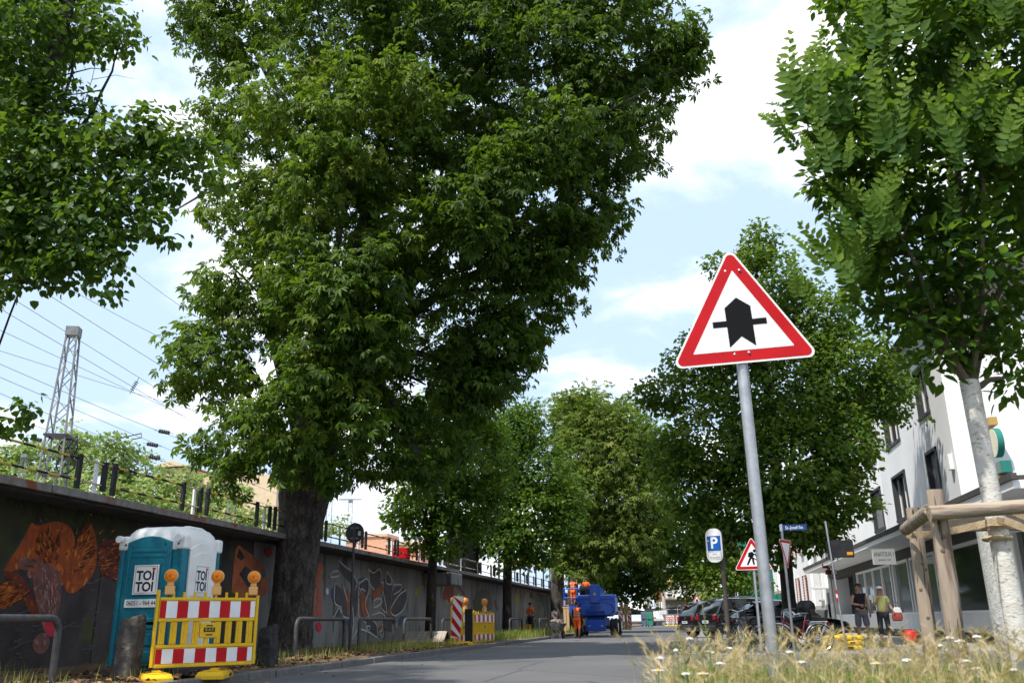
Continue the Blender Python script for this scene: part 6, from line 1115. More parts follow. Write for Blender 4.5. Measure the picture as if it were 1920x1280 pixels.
# ---- bicycles, scooter
FRBLK = M('frame_black', (.02, .02, .022), rough=.35); FRRED = M('frame_red', (.20, .012, .02), rough=.35, coat=.5); FRGRY = M('frame_grey', (.35, .36, .38), rough=.35, metal=.5)
def bicycle(label, loc, rz, fmat, basket=False, fork=FRGRY, lean=0.06, step=False):
    t = thing('bicycle', label, 'bicycle', loc, rz, 'bicycles at the corner'); t.rotation_euler = (lean, 0, rz); r_ = .34
    for x_ in (-.53, .53):
        w_ = MB().tube([(x_+r_*math.cos(a), 0, r_+r_*math.sin(a)) for a in [2*math.pi*q/28 for q in range(29)]], .019, 7).build('wheel', RUBBER, t, smooth=True)
        MB().tube([(x_+(r_-.025)*math.cos(a), 0, r_+(r_-.025)*math.sin(a)) for a in [2*math.pi*q/28 for q in range(29)]], .012, 5).build('rim', CHROME, w_, smooth=True)
        sp = MB()
        for q in range(18): a = 2*math.pi*q/18; sp.tube([(x_, (-1)**q*.025, r_), (x_+(r_-.03)*math.cos(a), 0, r_+(r_-.03)*math.sin(a))], .0022, 4)
        sp.build('spoke', CHROME, w_); MB().lathe((x_, -.04, r_), (0, 1, 0), [(0, .025), (.08, .025)], 10).build('hub', CHROME, w_)
        MB().tube([(x_+(r_+.035)*math.cos(a), 0, r_+(r_+.035)*math.sin(a)) for a in [R(20+q*12) for q in range(13)]], .016, 6).build('mudguard', CHROME if basket else FRBLK, t, smooth=True)
    bb, st, hd, hb = Vector((-.05, 0, .30)), Vector((-.17, 0, .78)), Vector((.36, 0, .86)), Vector((.40, 0, .68)); ax = Vector((-.53, 0, .34)); fx = Vector((.53, 0, .34))
    fr = MB(); fr.tube([bb, st], .018, 8); fr.tube([bb, hb], .022, 8); fr.tube([st if not step else bb.lerp(st, .45), hd if not step else hb.lerp(hd, .4)], .018, 8); fr.tube([ax, bb], .012, 6); fr.tube([ax, st], .011, 6); fr.tube([hb, hd], .022, 8); fr.build('frame', fmat, t, smooth=True)
    for s in (-1, 1): MB().tube([hb, hb+Vector((.02, s*.05, -.05)), fx+Vector((0, s*.05, 0))], .013, 6).build('fork_blade', fork, t, smooth=True)
    MB().tube([hd, hd+Vector((-.03, 0, .16))], .014, 8).build('stem', CHROME, t); top = hd+Vector((-.03, 0, .16))
    MB().tube([top+Vector((-.14, -.29, .04)), top+Vector((.02, -.16, .04)), top, top+Vector((.02, .16, .04)), top+Vector((-.14, .29, .04))], .012, 7).build('handlebar', CHROME, t, smooth=True)
    for s in (-1, 1): MB().tube([top+Vector((-.14, s*.29, .04)), top+Vector((-.24, s*.30, .035))], .017, 7).build('grip', FRBLK, t)
    MB().tube([st, st+Vector((-.04, 0, .13))], .013, 8).build('seat_post', CHROME, t); c = st+Vector((-.06, 0, .15))
    MB().loft([[c+Vector((x, -w, 0)), c+Vector((x, w, 0)), c+Vector((x, w*.7, .05)), c+Vector((x, -w*.7, .05))] for x, w in ((-.13, .06), (-.09, .085), (.0, .06), (.15, .02))]).build('saddle', FRBLK, t, smooth=True, bev=.01)
    MB().lathe((-.05, -.03, .30), (0, 1, 0), [(0, .09), (.008, .09)], 18).build('chainring', CHROME, t); MB().tube([bb+Vector((0, -.06, 0)), bb+Vector((.09, -.06, -.14))], .010, 6).build('crank', CHROME, t); MB().tube([bb+Vector((0, .06, 0)), bb+Vector((-.09, .06, .14))], .010, 6).build('crank', CHROME, t)
    for s in (-1, 1): MB().box(bb.x+.09*-s-.045, bb.x+.09*-s+.045, s*.07, s*.07+s*.09, bb.z+.14*s-.012, bb.z+.14*s+.012).build('pedal', FRBLK, t)
    if basket:
        MB().box(-.75, -.30, -.07, .07, .735, .75).build('rack', CHROME, t); MB().tube([(-.72, .06, .74), ax+Vector((0, .06, 0))], .007, 5).build('rack_stay', CHROME, t); MB().tube([(-.72, -.06, .74), ax+Vector((0, -.06, 0))], .007, 5).build('rack_stay', CHROME, t)
        bs = MB(); o0 = Vector((-.53, 0, .76))
        for q in range(7): 
            z_ = q*.045; e = .15+z_*.12; bs.tube([o0+Vector((-e*1.25, -e, z_)), o0+Vector((e*1.25, -e, z_)), o0+Vector((e*1.25, e, z_)), o0+Vector((-e*1.25, e, z_)), o0+Vector((-e*1.25, -e, z_))], .006, 4)
        for q in range(9):
            u = -1+q/4
            for sx, sy in ((1, 0), (0, 1)):
                for s in (-1, 1):
                    a = o0+(Vector((u*.19, s*.15, 0)) if sx else Vector((s*.19, u*.15, 0))); bs.tube([a, a+Vector((a.x-o0.x, a.y, 0))*.22+Vector((0, 0, .27))], .006, 4)
        bs.build('basket', FRBLK, t); MB().box(-.80, -.77, -.03, .03, .66, .72).build('rear_light', RED, t)
    return t
bicycle('dark red step through bicycle with a black wire basket', (2.75, 25.3, .0), R(186), FRRED, basket=True, step=True)
bicycle('black bicycle with a pale fork locked to the brown post', (.95, 24.6, .0), R(-62), FRBLK, lean=-.05)
bicycle('black bicycle with a red rear light standing between the scooter and the brown post', (1.45, 27.0, .0), R(118), FRBLK, lean=.05, fork=FRBLK)
sc_ = thing('motor_scooter', 'black and silver motor scooter with windscreen beside the large sign post', 'scooter', (1.75, 27.2, 0), R(128)); SBLK = M('scooter_black', (.012, .012, .014), rough=.15, coat=.8); SSIL = M('scooter_silver', (.40, .41, .44), (.46, .47, .5), 3, rough=.25, metal=.6)
for x_, w_ in ((.68, .11), (-.62, .12)):
    o = MB(); o._lathe(Vector((x_, -w_/2, .26)), Vector((0, 1, 0)), [(0, .16), (.001, .23), (.03, .26), (w_-.03, .26), (w_-.001, .23), (w_, .16)], 22); o = o.build('wheel', RUBBER, sc_); MB().lathe((x_, -w_/2-.01, .26), (0, 1, 0), [(0, .15), (w_+.02, .15)], 12).build('rim', STEEL, o)
def ring(x, w_, z0, z1, n=10): return [(x, w_*math.cos(a), (z0+z1)/2+(z1-z0)/2*math.sin(a)) for a in [2*math.pi*q/n for q in range(n)]]
MB().loft([ring(-.95, .10, .62, .78), ring(-.7, .17, .52, .80), ring(-.4, .19, .38, .78), ring(-.1, .18, .32, .72), ring(.1, .14, .26, .42), ring(.3, .15, .26, .44)]).build('body', SBLK, sc_, smooth=True)
MB().loft([ring(.28, .17, .30, .45), ring(.40, .22, .36, .80), ring(.50, .20, .55, 1.0), ring(.46, .12, .85, 1.08)]).build('leg_shield', SBLK, sc_, smooth=True)
MB().loft([ring(.48, .12, .62, .74), ring(.60, .16, .62, .98), ring(.56, .12, .80, 1.06)]).build('nose_cover', SSIL, sc_, smooth=True)
MB().loft([[(-.75, -.13, .80), (-.75, .13, .80), (-.75, .10, .90), (-.75, -.10, .90)], [(-.3, -.15, .76), (-.3, .15, .76), (-.3, .12, .86), (-.3, -.12, .86)], [(.05, -.10, .70), (.05, .10, .70), (.05, .08, .78), (.05, -.08, .78)]]).build('seat', FRBLK, sc_, smooth=True)
MB().tube([(.40, -.36, 1.08), (.46, -.2, 1.10), (.48, 0, 1.06), (.46, .2, 1.10), (.40, .36, 1.08)], .018, 8).build('handlebar', FRBLK, sc_, smooth=True)
MB().loft([[(.60, -.12, 1.0), (.60, .12, 1.0), (.61, .12, 1.0), (.61, -.12, 1.0)], [(.50, -.19, 1.25), (.50, .19, 1.25), (.51, .19, 1.25), (.51, -.19, 1.25)], [(.38, -.15, 1.42), (.38, .15, 1.42), (.39, .15, 1.42), (.39, -.15, 1.42)]]).build('windscreen', M('screen_tint', (.25, .26, .27), rough=.05, alpha=.45), sc_, smooth=True)
for s in (-1, 1): MB().tube([(.45, s*.22, 1.1), (.45, s*.32, 1.24)], .008, 5).build('mirror_stalk', FRBLK, sc_); MB().lathe((.45, s*.34, 1.27), (1, 0, 0), [(-.02, .05), (.01, .055)], 12).build('mirror', FRBLK, sc_); MB().lathe((.60, s*.14, .72), (1, 0, 0), [(0, .03), (.03, .02)], 8).build('indicator', AMBER, sc_)
MB().lathe((-.66, 0, .90), (0, 0, 1), [(0, .19), (.06, .21), (.20, .20), (.28, .14), (.30, .03)], 16).build('top_box', FRBLK, sc_, smooth=True); MB().loft([ring(.56, .08, .46, .52), ring(.70, .09, .52, .58), ring(.86, .07, .42, .50)]).build('front_mudguard', SBLK, sc_, smooth=True)
cov = thing('motorcycle', 'black motorcycle with a padded seat and silver side box behind the red bicycle', 'motorcycle', (3.0, 28.9, 0), R(112))
for x_ in (.7, -.7): o = MB().lathe((x_, -.06, .32), (0, 1, 0), [(0, .32), (.12, .32)], 22).build('wheel', RUBBER, cov); MB().lathe((x_, -.07, .32), (0, 1, 0), [(0, .12), (.14, .12)], 12).build('rim', DGREY, o)
MB().loft([ring(-.9, .12, .82, .98), ring(-.5, .17, .74, 1.02), ring(-.1, .15, .72, .92), ring(.25, .19, .74, 1.12), ring(.55, .12, .80, 1.05)]).build('tank_and_seat', SBLK, cov, smooth=True); MB().loft([ring(-.3, .18, .30, .70), ring(.35, .20, .28, .72)]).build('engine', DGREY, cov, smooth=True)
MB().box(-.62, -.05, -.36, -.17, .45, .78).build('side_box', SSIL, cov, bev=.06); MB().lathe((-.85, 0, 1.0), (0, 0, 1), [(0, .24), (.1, .27), (.24, .25), (.33, .15)], 16).build('top_box', FRBLK, cov, smooth=True)
for s in (-1, 1): MB().tube([(.7, s*.1, .32), (.48, s*.1, 1.05)], .025, 7).build('fork_tube', STEEL, cov)
MB().tube([(.30, -.38, 1.14), (.46, 0, 1.10), (.30, .38, 1.14)], .016, 7).build('handlebar', FRBLK, cov, smooth=True)
# ---- pedestrians
OLIVE = M('lime_shirt', (.52, .52, .20), (.45, .45, .17), 5, rough=.85); GSH = M('grey_shorts', (.10, .10, .11), (.13, .13, .14), 6, rough=.9); WCAP = M('white_cap', (.72, .72, .70), rough=.8)
m_ = gy(1622, 1207, 28.6); person('man in black vest top, grey shorts and dark cap walking past the shop', (m_.x, 28.6, .06), R(12), dict(wR=(-.08,-.22,1.12), eR=(-.25,.0,1.16), kL=(.11,-.08,.50), aL=(.11,-.06,.09), tL=(.12,-.22,.035), kR=(-.11,.03,.49), aR=(-.11,.12,.09)), dict(shirt=M('black_top', (.012, .012, .014), rough=.9), trousers=GSH, leg=-.02, hair=DSHIRT, cap=True, skin=M('fair_skin', (.40, .22, .155), (.36, .19, .13), 7, rough=.55), look=.2), 1.76)
w_ = gy(1663, 1209, 28.4); wm = person('woman in pale yellow shirt and white cap carrying a red bag', (w_.x, 28.4, .06), R(-8), dict(eR=(-.20,-.10,1.18), wR=(-.05,-.16,1.46), eL=(.24,.02,1.16), wL=(.30,-.12,1.02), kL=(.11,-.03,.50), kR=(-.11,-.07,.50), aR=(-.11,-.03,.09)), dict(shirt=OLIVE, trousers=DSHIRT, sleeves=True, leg=.45, hair=WCAP, cap=True, skin=M('fair_skin', (.40, .22, .155)), shoe=RED), 1.66)
hb = thing('handbag', 'red and white bag hanging from the woman in the yellow shirt', 'bag', (w_.x+.36, 28.25, .72)); MB().loft([[(-.14*k, -.06*k, z), (.14*k, -.06*k, z), (.14*k, .06*k, z), (-.14*k, .06*k, z)] for z, k in ((0, .9), (.12, 1.05), (.26, .8))]).build('bag_body', M('bag_red', (.30, .05, .035), (.22, .04, .03), 6, rough=.7), hb, bev=.03); MB().loft([[(-.10*k, -.065*k, z), (.15*k, -.065*k, z), (.15*k, .05*k, z), (-.10*k, .05*k, z)] for z, k in ((.22, 1), (.38, .7))]).build('bag_flap', M('bag_white', (.6, .6, .58), rough=.7), hb, bev=.03); MB().tube([(-.08, 0, .34), (-.06, 0, .52), (.05, 0, .52), (.08, 0, .34)], .008, 6).build('handle', DSHIRT, hb)
rl = gy(1706, 1187, 27); ro = thing('red_lantern', 'round red paper lantern standing on the footway by the shop', 'lantern', (rl.x, 27, .06)); MB().lathe((0, 0, .02), (0, 0, 1), [(0, .07), (.05, .15), (.15, .20), (.27, .20), (.37, .15), (.42, .07)], 18).build('shade', M('lantern_red', (.50, .015, .015), (.42, .012, .012), 12, rough=.5), ro, smooth=True)
for z_ in (.0, .42): MB().lathe((0, 0, z_+.0), (0, 0, 1), [(0, .08), (.03, .08)], 14).build('ring', BLACK, ro)
# ---- shop building
WALLW = M('white_plaster', (.80, .80, .80), (.76, .76, .765), .8, rough=.9, bump=.15, bscale=60); WALLG = M('shade_toned_plaster', (.64, .65, .66), (.72, .73, .74), .35, rough=.9, bump=.2, bscale=60)  # WALLG: soft shade near the corner put into a greyer plaster colour
ANTH = M('anthracite', (.035, .037, .042), (.045, .047, .052), 3, rough=.6); SHUT = M('shutter_grey', (.22, .22, .23), rough=.6); SHOPF = M('shop_fascia', (.05, .047, .045), (.07, .065, .06), 2, rough=.8); SILLW = M('shop_base', (.66, .66, .65), (.60, .60, .59), 1.5, rough=.7)
FXX = 8.5; hs = thing('shop_house', 'white plastered house with a shop and a projecting canopy at the corner', 'building', (FXX, 29.6, 0)); H0 = Vector(hs.location)
def hbx(x0, x1, y0, y1, z0, z1, mat, nm, par=hs, bev=0): return MB().box(x0-H0.x, x1-H0.x, y0-H0.y, y1-H0.y, z0, z1).build(nm, mat, par, bev=bev)
YC, YE = 29.6, 58.0
WIN = [(gx(1737, 860, FXX).y, gx(1755, 837, FXX).y, 4.56, 6.30), (gx(1672, 893, FXX).y, gx(1696, 877, FXX).y, 4.5, 6.28), (gx(1632, 923, FXX).y, gx(1650, 909, FXX).y, 4.5, 6.3)]
W_ = []
for y1_, y0_, z0, z1 in WIN: W_.append((min(y0_, y1_), max(y0_, y1_), z0, z1))
W_ += [(a, c, z0+2.95, z1+2.95) for a, c, z0, z1 in W_]
def wall_with_holes(x, y0, y1, z0, z1, holes, mat, nm, th=.35):
    ys = sorted(set([y0, y1]+[v for h in holes for v in h[:2]])); zs = sorted(set([z0, z1]+[v for h in holes for v in h[2:]]))
    b = MB()
    for i in range(len(ys)-1):
        for j in range(len(zs)-1):
            cy, cz = (ys[i]+ys[i+1])/2, (zs[j]+zs[j+1])/2
            if any(h[0] < cy < h[1] and h[2] < cz < h[3] for h in holes): continue
            b.box(x-H0.x, x+th-H0.x, ys[i]-H0.y, ys[i+1]-H0.y, zs[j], zs[j+1])
    return b.build(nm, mat, hs)
ysp = (W_[1][1]+W_[0][0])/2+3.0
wall_with_holes(FXX, YC, 40.5, 4.1, 10.4, [h for h in W_ if h[1] < 40.5], WALLG, 'shade_toned_wall'); wall_with_holes(FXX, 40.5, YE, 4.1, 10.4, [h for h in W_ if h[0] > 40.5], WALLW, 'white_wall')
hbx(FXX+.002, 22, YC-.004, YC+.3, 4.1, 10.4, WALLW, 'end_wall'); hbx(FXX+.4, 22, YC+.35, YE-.1, 4.1, 10.2, WALLW, 'core')
RFM = M('roof_tile_dark', (.05, .045, .045), (.08, .07, .07), 3, rough=.8)
MB().prism([(-.5, 10.4), (14, 10.4), (6.5, 14.2)], (0, -.3, 0), (1, 0, 0), (0, 0, 1), (0, 1, 0), YE-YC+.3).build('roof', RFM, hs)
for k, (a, c, z0, z1) in enumerate(W_):
    t_ = .10; wn = hbx(FXX-.05, FXX+.25, a, a+t_, z0, z1, ANTH, 'window'); hbx(FXX-.05, FXX+.25, c-t_, c, z0, z1, ANTH, 'window_frame', wn); hbx(FXX-.052, FXX+.25, a, c, z1-t_, z1+.002, ANTH, 'window_frame', wn); hbx(FXX-.055, FXX+.25, a-.05, c+.05, z0-.05, z0+.06, ANTH, 'window_sill', wn)
    if k in (0, 2): 
        n_ = 18
        for q in range(n_): z_ = z0+.07+(z1-z0-.17)*q/n_; hbx(FXX+.12, FXX+.15, a+t_, c-t_, z_, z_+(z1-z0-.17)/n_*.86, SHUT, 'shutter_slat', wn)
        hbx(FXX+.16, FXX+.18, a+t_, c-t_, z0+.06, z1-t_, ANTH, 'shutter_back', wn)
    else:
        hbx(FXX+.20, FXX+.22, a+t_, c-t_, z0+.06, z1-t_, GLASS, 'pane', wn)
        for (u, v) in ((a+t_, a+t_+.07), ((a+c)/2-.05, (a+c)/2+.05), (c-t_-.07, c-t_)): hbx(FXX+.16, FXX+.199, u, v, z0+.06, z1-t_, TRIMW, 'sash', wn)
hbx(FXX-.14, FXX-.002, gx(1786, 862, FXX).y-.1, gx(1786, 862, FXX).y+.1, 5.25, 5.75, TRIMW, 'wall_lamp', hs, .02)
# canopy and ground floor
hbx(6.95, 24, 20.5, YE, 3.42, 3.60, TRIMW, 'canopy_slab'); hbx(6.90, 7.02, 20.4, YE, 3.605, 3.74, SHOPF, 'canopy_edge'); hbx(7.03, 24, 20.5, YE, 3.61, 3.70, SHOPF, 'canopy_roof'); hbx(FXX+.3, 24, 20.6, YC, 3.61, 4.12, SHOPF, 'parapet')
hbx(FXX-.02, FXX+.5, 21, YE-.3, 3.02, 3.419, SHOPF, 'shop_fascia'); hbx(FXX+.9, 22, 21.6, YE-.5, 0, 3.41, M('shop_interior', (.02, .02, .02), rough=.9), 'interior'); hbx(FXX, FXX+.25, 21, YE-.3, .04, .34, BLACK, 'plinth'); hbx(FXX-.03, FXX+.25, 21, YE-.3, .34, .92, SILLW, 'base_panel'); hbx(FXX-.05, FXX+.25, 21, YE-.3, .92, .99, TRIMW, 'base_sill')
def shopwin(a, c, nmul, tint, z0=.99, z1=3.02, blind=False):
    wn = hbx(FXX+.12, FXX+.14, a, c, z0, z1, tint, 'shop_window')
    hbx(FXX, FXX+.12, a, a+.14, z0, z1, TRIMW, 'frame', wn); hbx(FXX, FXX+.12, c-.14, c, z0, z1, TRIMW, 'frame', wn); hbx(FXX, FXX+.121, a+.14, c-.14, z1-.10, z1-.001, TRIMW, 'frame', wn)
    for k in range(1, nmul): y_ = a+(c-a)*k/nmul; hbx(FXX+.02, FXX+.119, y_-.07, y_+.07, z0, z1-.1, TRIMW, 'mullion', wn)
    if blind:
        for k in range(nmul): hbx(FXX+.09, FXX+.119, a+(c-a)*k/nmul+.1, a+(c-a)*(k+1)/nmul-.1, z1-.75, z1-.10, M('blind_grey_green', (.16, .19, .185), (.13, .155, .15), 1, rough=.8, stretch=(1, 1, 20)), 'blind', wn)
    return wn
SGL = M('shop_glass', (.025, .03, .03), (.05, .06, .055), .5, rough=.05, spec=.9); SGL2 = M('shop_glass_grey', (.10, .105, .11), (.07, .075, .08), .7, rough=.12, spec=.6)
shopwin(41.3, 49.6, 4, SGL, blind=True); shopwin(38.0, 40.9, 1, SGL2); s3 = shopwin(33.9, 37.7, 1, SGL2); shopwin(28.6, 33.6, 1, SGL); shopwin(26.2, 28.4, 1, SGL); shopwin(21.4, 26, 2, SGL)
hbx(FXX-.01, FXX+.3, 49.8, 50.4, .3, 3.02, ANTH, 'pilaster')
for y_, z_, w__, hh, mt_ in ((47.0, 2.35, .8, .30, M('poster_red', (.45, .03, .03), (.6, .5, .45), 9, rough=.6)), (46.9, 1.75, .9, .22, TRIMW), (45.1, 1.15, 1.0, .40, M('poster_white', (.7, .68, .66), (.5, .05, .05), 5, rough=.6)), (43.9, 2.0, .4, 1.2, M('poster_orange', (.55, .10, .02), (.4, .06, .02), 3, rough=.6))): hbx(FXX+.108, FXX+.118, y_-w__/2, y_+w__/2, z_-hh/2, z_+hh/2, mt_, 'window_poster', hs)
# shop sign
g_ = gx(1652, 1043, 7.6); ss = thing('shop_sign', 'white light box sign with added glow reading ANATOLIA hung under the canopy', 'sign', (7.7, g_.y, g_.z)); MB().box(-.42, .42, -.12, .12, -.30, .34).build('box', M('sign_box_added_glow', (.75, .75, .73), rough=.5, emit=.22), ss, bev=.02); MB().box(-.43, .43, -.125, .125, .34, .38).build('rim', STEEL, ss)  # faint glow added so the sign box stays white under the canopy
text('ANATOLIA 1', 'lettering', BLACK, ss, (0, -.1215, .08), (1, 0, 0), (0, 0, 1), .24, .001, sx=.56); text('BARBAR CAFE', 'lettering', BLACK, ss, (0, -.1215, -.14), (1, 0, 0), (0, 0, 1), .10, .001, sx=.75)
MB().tube([(-.3, 0, .36), (-.3, 0, 3.42-g_.z)], .02, 6).build('hanger', DGREY, ss); MB().tube([(.3, 0, .36), (.3, 0, 3.42-g_.z)], .02, 6).build('hanger', DGREY, ss)
# speckled round column under the canopy
ck = gy(1890, 1215, 23.6); co_ = thing('round_column', 'round mosaic column in grey and white holding the canopy', 'column', (7.25, 23.4, .05)); CM = bpy.data.materials.new('mosaic'); CM.use_nodes = True; n_ = CM.node_tree.nodes; l_ = CM.node_tree.links.new
br = n_.new('ShaderNodeTexBrick'); br.inputs['Scale'].default_value = 16; br.inputs['Color1'].default_value = (.50, .50, .47, 1); br.inputs['Color2'].default_value = (.20, .20, .19, 1); br.inputs['Mortar'].default_value = (.30, .30, .28, 1); br.inputs['Mortar Size'].default_value = .012; tc2 = n_.new('ShaderNodeTexCoord'); sxyz = n_.new('ShaderNodeSeparateXYZ'); l_(tc2.outputs['Object'], sxyz.inputs[0]); at = n_.new('ShaderNodeMath'); at.operation = 'ARCTAN2'; l_(sxyz.outputs[1], at.inputs[0]); l_(sxyz.outputs[0], at.inputs[1]); mu = n_.new('ShaderNodeMath'); mu.operation = 'MULTIPLY'; mu.inputs[1].default_value = .3; l_(at.outputs[0], mu.inputs[0]); cm2 = n_.new('ShaderNodeCombineXYZ'); l_(mu.outputs[0], cm2.inputs[0]); l_(sxyz.outputs[2], cm2.inputs[1]); l_(cm2.outputs[0], br.inputs[0]); l_(br.outputs[0], n_['Principled BSDF'].inputs[0]); n_['Principled BSDF'].inputs['Roughness'].default_value = .5
MB().tube([(0, 0, 0), (0, 0, 3.36)], .33, 40).build('shaft', CM, co_, smooth=True); MB().tube([(0, 0, -.05), (0, 0, .25)], .335, 40).build('foot_band', PAVE, co_, smooth=True)
# projecting sign on the end wall
pv = gy(1868, 830, 29.0); pj_ = thing('projecting_sign', 'round green and cream sign projecting from the white end wall', 'sign', (pv.x, 29.0, pv.z)); GRNS = M('sign_green', (.02, .17, .14), rough=.4); CRM = M('sign_cream', (.62, .58, .47), rough=.5); OCH = M('sign_ochre', (.42, .27, .08), rough=.5)
MB().lathe((-.09, 0, .0), (1, 0, 0), [(0, .45), (.18, .45)], 36).build('rim', GRNS, pj_); MB().lathe((-.092, 0, 0), (-1, 0, 0), [(0, .43), (.012, .43)], 36).build('face', CRM, pj_); MB().box(-.15, .15, -.5, .5, -.98, -.62).build('name_box', GRNS, pj_, bev=.01); MB().box(-.156, -.151, -.47, .47, -.95, -.65).build('name_field', M('name_green', (.12, .20, .17), rough=.5), pj_)
MB().box(-.12, .12, -.1, .6, .55, .80).build('bracket', OCH, pj_); MB().box(-.12, .12, -.1, .6, -1.3, -.99).build('bracket', OCH, pj_); MB().box(-.10, .10, -.2, .5, -1.55, -1.31).build('bracket_foot', OCH, pj_)
# ---- further houses along the footway
def row_house(name, label, y0, y1, x, hgt, wins, door=None, bay=None, col=WALLW, plinth=True):
    t = thing(name, label, 'building', (x, y0, 0)); MB().box(0.001, 10, .01, y1-y0-.01, 0, hgt).build('wall', col, t)
    MB().prism([(-.4, hgt), (10.4, hgt), (5, hgt+3.5)], (0, .01, 0), (1, 0, 0), (0, 0, 1), (0, 1, 0), y1-y0-.02).build('roof', RFM, t)
    if plinth: MB().box(-.03, .0, .02, y1-y0-.02, 0, 1.6).build('plinth', M('plinth_grey', (.42, .42, .42), (.37, .37, .37), 1, rough=.9), t)
    for (a, z0, wd, hh, kind) in wins:
        wn = MB().box(-.004, .06, a-wd/2, a+wd/2, z0, z0+hh).build('window', GLASS, t)
        for s in (-1, 1): MB().box(-.05, -.005, a+s*wd/2-.06, a+s*wd/2+.06, z0-.06, z0+hh+.06).build('frame', TRIMW, wn)
        MB().box(-.05, -.005, a-wd/2+.06, a+wd/2-.06, z0+hh-.04, z0+hh+.06).build('frame', TRIMW, wn); MB().box(-.045, -.005, a-.03, a+.03, z0, z0+hh-.04).build('mullion', TRIMW, wn); MB().box(-.18, -.005, a-wd/2-.1, a+wd/2+.1, z0-.16, z0-.06).build('sill', M('sandstone', (.34, .28, .22), rough=.9), wn)
        if kind == 'shutter':
            for s in (-1, 1): 
                for q in range(10): MB().box(-.10, -.052, a+s*(wd/2+.30)-.24, a+s*(wd/2+.30)+.24, z0+hh*q/10+.02, z0+hh*(q+1)/10-.02).build('shutter_slat', M('shutter_red', (.22, .045, .03), (.17, .035, .025), 4, rough=.7), wn)
    if door: 
        dd = MB().box(-.03, .02, door-.55, door+.55, .1, 2.3).build('door', DGREY, t); MB().box(-.9, .0, door-.9, door+.9, 2.55, 2.68).build('door_canopy', TRIMW, dd); MB().box(-.06, -.031, door-1.2, door-.9, 1.2, 1.9).build('intercom', DGREY, dd)
    if bay: MB().box(-1.2, .0, bay-2, bay+2, 2.9, hgt-.6).build('bay', col, t, bev=.1); MB().box(-1.25, .0, bay-2.05, bay+2.05, 2.78, 2.9).build('bay_sill', M('sandstone', (.34, .28, .22)), t)
    return t
row_house('town_house', 'white house with a door canopy and intercom next to the shop', 58.0, 66, 8.45, 10.2, [(4.2, 2.0, 1.3, 1.7, ''), (2.0, 5.0, 1.3, 1.9, ''), (5.6, 5.0, 1.3, 1.9, '')], door=1.5)
row_house('town_house', 'white house with red brown shutters and a rounded bay', 66, 88, 8.3, 10.5, [(3, 1.9, 1.2, 1.9, 'shutter'), (7.5, 1.9, 1.2, 1.9, 'shutter'), (3, 5.4, 1.2, 2.0, 'shutter'), (7.5, 5.4, 1.2, 2.0, 'shutter'), (17.5, 1.9, 1.2, 1.9, '')], bay=13, plinth=False)
# scaffold net
nt_ = thing('scaffold', 'green scaffold netting wrapped round a house behind the lime', 'scaffold', (5.2, 90, 0)); NET = M('green_net', (.012, .16, .115), (.02, .21, .15), 1.2, rough=.8, stretch=(1, 1, .3), bump=.4, bscale=3, alpha=.88)
MB().box(0, 7, 0, .03, .6, 9.5).build('net', NET, nt_); MB().box(-.03, 0, .0, 14, .6, 9.5).build('net', NET, nt_)
for k in range(6): MB().tube([(k*1.4, -.06, 0), (k*1.4, -.06, 9.6)], .045, 6).build('standard', M('scaffold_green', (.03, .20, .15), rough=.6), nt_)
for z_ in (2.2, 4.2, 6.2, 8.2): MB().tube([(0, -.07, z_), (7, -.07, z_)], .04, 6).build('ledger', M('scaffold_green', (.03, .20, .15)), nt_)
for k in range(4): MB().bar((.2, -.10, .8+k*2), (3.0, -.10, 2.4+k*2), .06, .06).build('brace', M('scaffold_green', (.03, .20, .15)), nt_)
MB().box(.5, 10, 1.2, 15, 0, 9).build('house_core', WALLW, nt_)
# ================================================================ GRASS
def ribbons(P, H, bend, wd, seg=3, seed=0):
    """grass blades: n ribbons of seg segments -> V, F"""
    g = np.random.default_rng(seed); n = len(P); a = g.uniform(0, 2*np.pi, n); d = np.stack([np.cos(a), np.sin(a), 0*a], 1); s = np.stack([-np.sin(a), np.cos(a), 0*a], 1)
    V = []
    for k in range(seg+1):
        t = k/seg; c = P+np.array([0, 0, 1.0])*(H*(t-.18*bend*t*t))[:, None]+d*(bend*H*.55*t**2)[:, None]; w_ = (wd*(1-t**1.7)+.0004)[:, None]*s; V += [c-w_, c+w_]
    V = np.stack(V, 1).reshape(-1, 3); m = 2*(seg+1); base = (np.arange(n)*m)[:, None]
    F = np.concatenate([base+np.array([[2*k, 2*k+1, 2*k+3, 2*k+2]]) for k in range(seg)], 0); tip = P+np.array([0, 0, 1.0])*(H*(1-.18*bend))[:, None]+d*(bend*H*.55)[:, None]
    return V, F, m, tip, d
GRM = leafmat('tall_grass', [(0, (.10, .18, .022)), (.35, (.19, .26, .045)), (.6, (.36, .31, .12)), (.8, (.50, .39, .20)), (1, (.60, .48, .29))], rough=.6, trans=.3, tcol=(.4, .38, .08))
g = np.random.default_rng(99); VV, FF, TT = [], [], []; off = 0
def addg(V, F, tn):
    global off
    VV.append(V); FF.append(F+off); TT.append(tn); off += len(V)
def bedpts(n, y0=2.5, y1=8.2):
    y = g.uniform(y0, y1, n)**1.0; x = g.uniform(-.22, 1, n)*0+g.uniform(0, 1, n)*(.95*y*.56+.4)-.2; return np.stack([x, y, np.full(n, .09)], 1)
P = bedpts(30000, 2.7, 8.0); H = g.uniform(.22, .50, len(P)); V, F, m, tip, d = ribbons(P, H, g.uniform(.2, .9, len(P)), g.uniform(.0022, .005, len(P)), 3, 1); addg(V, F, np.repeat(np.clip(g.normal(.26, .2, len(P)), 0, 1), m))
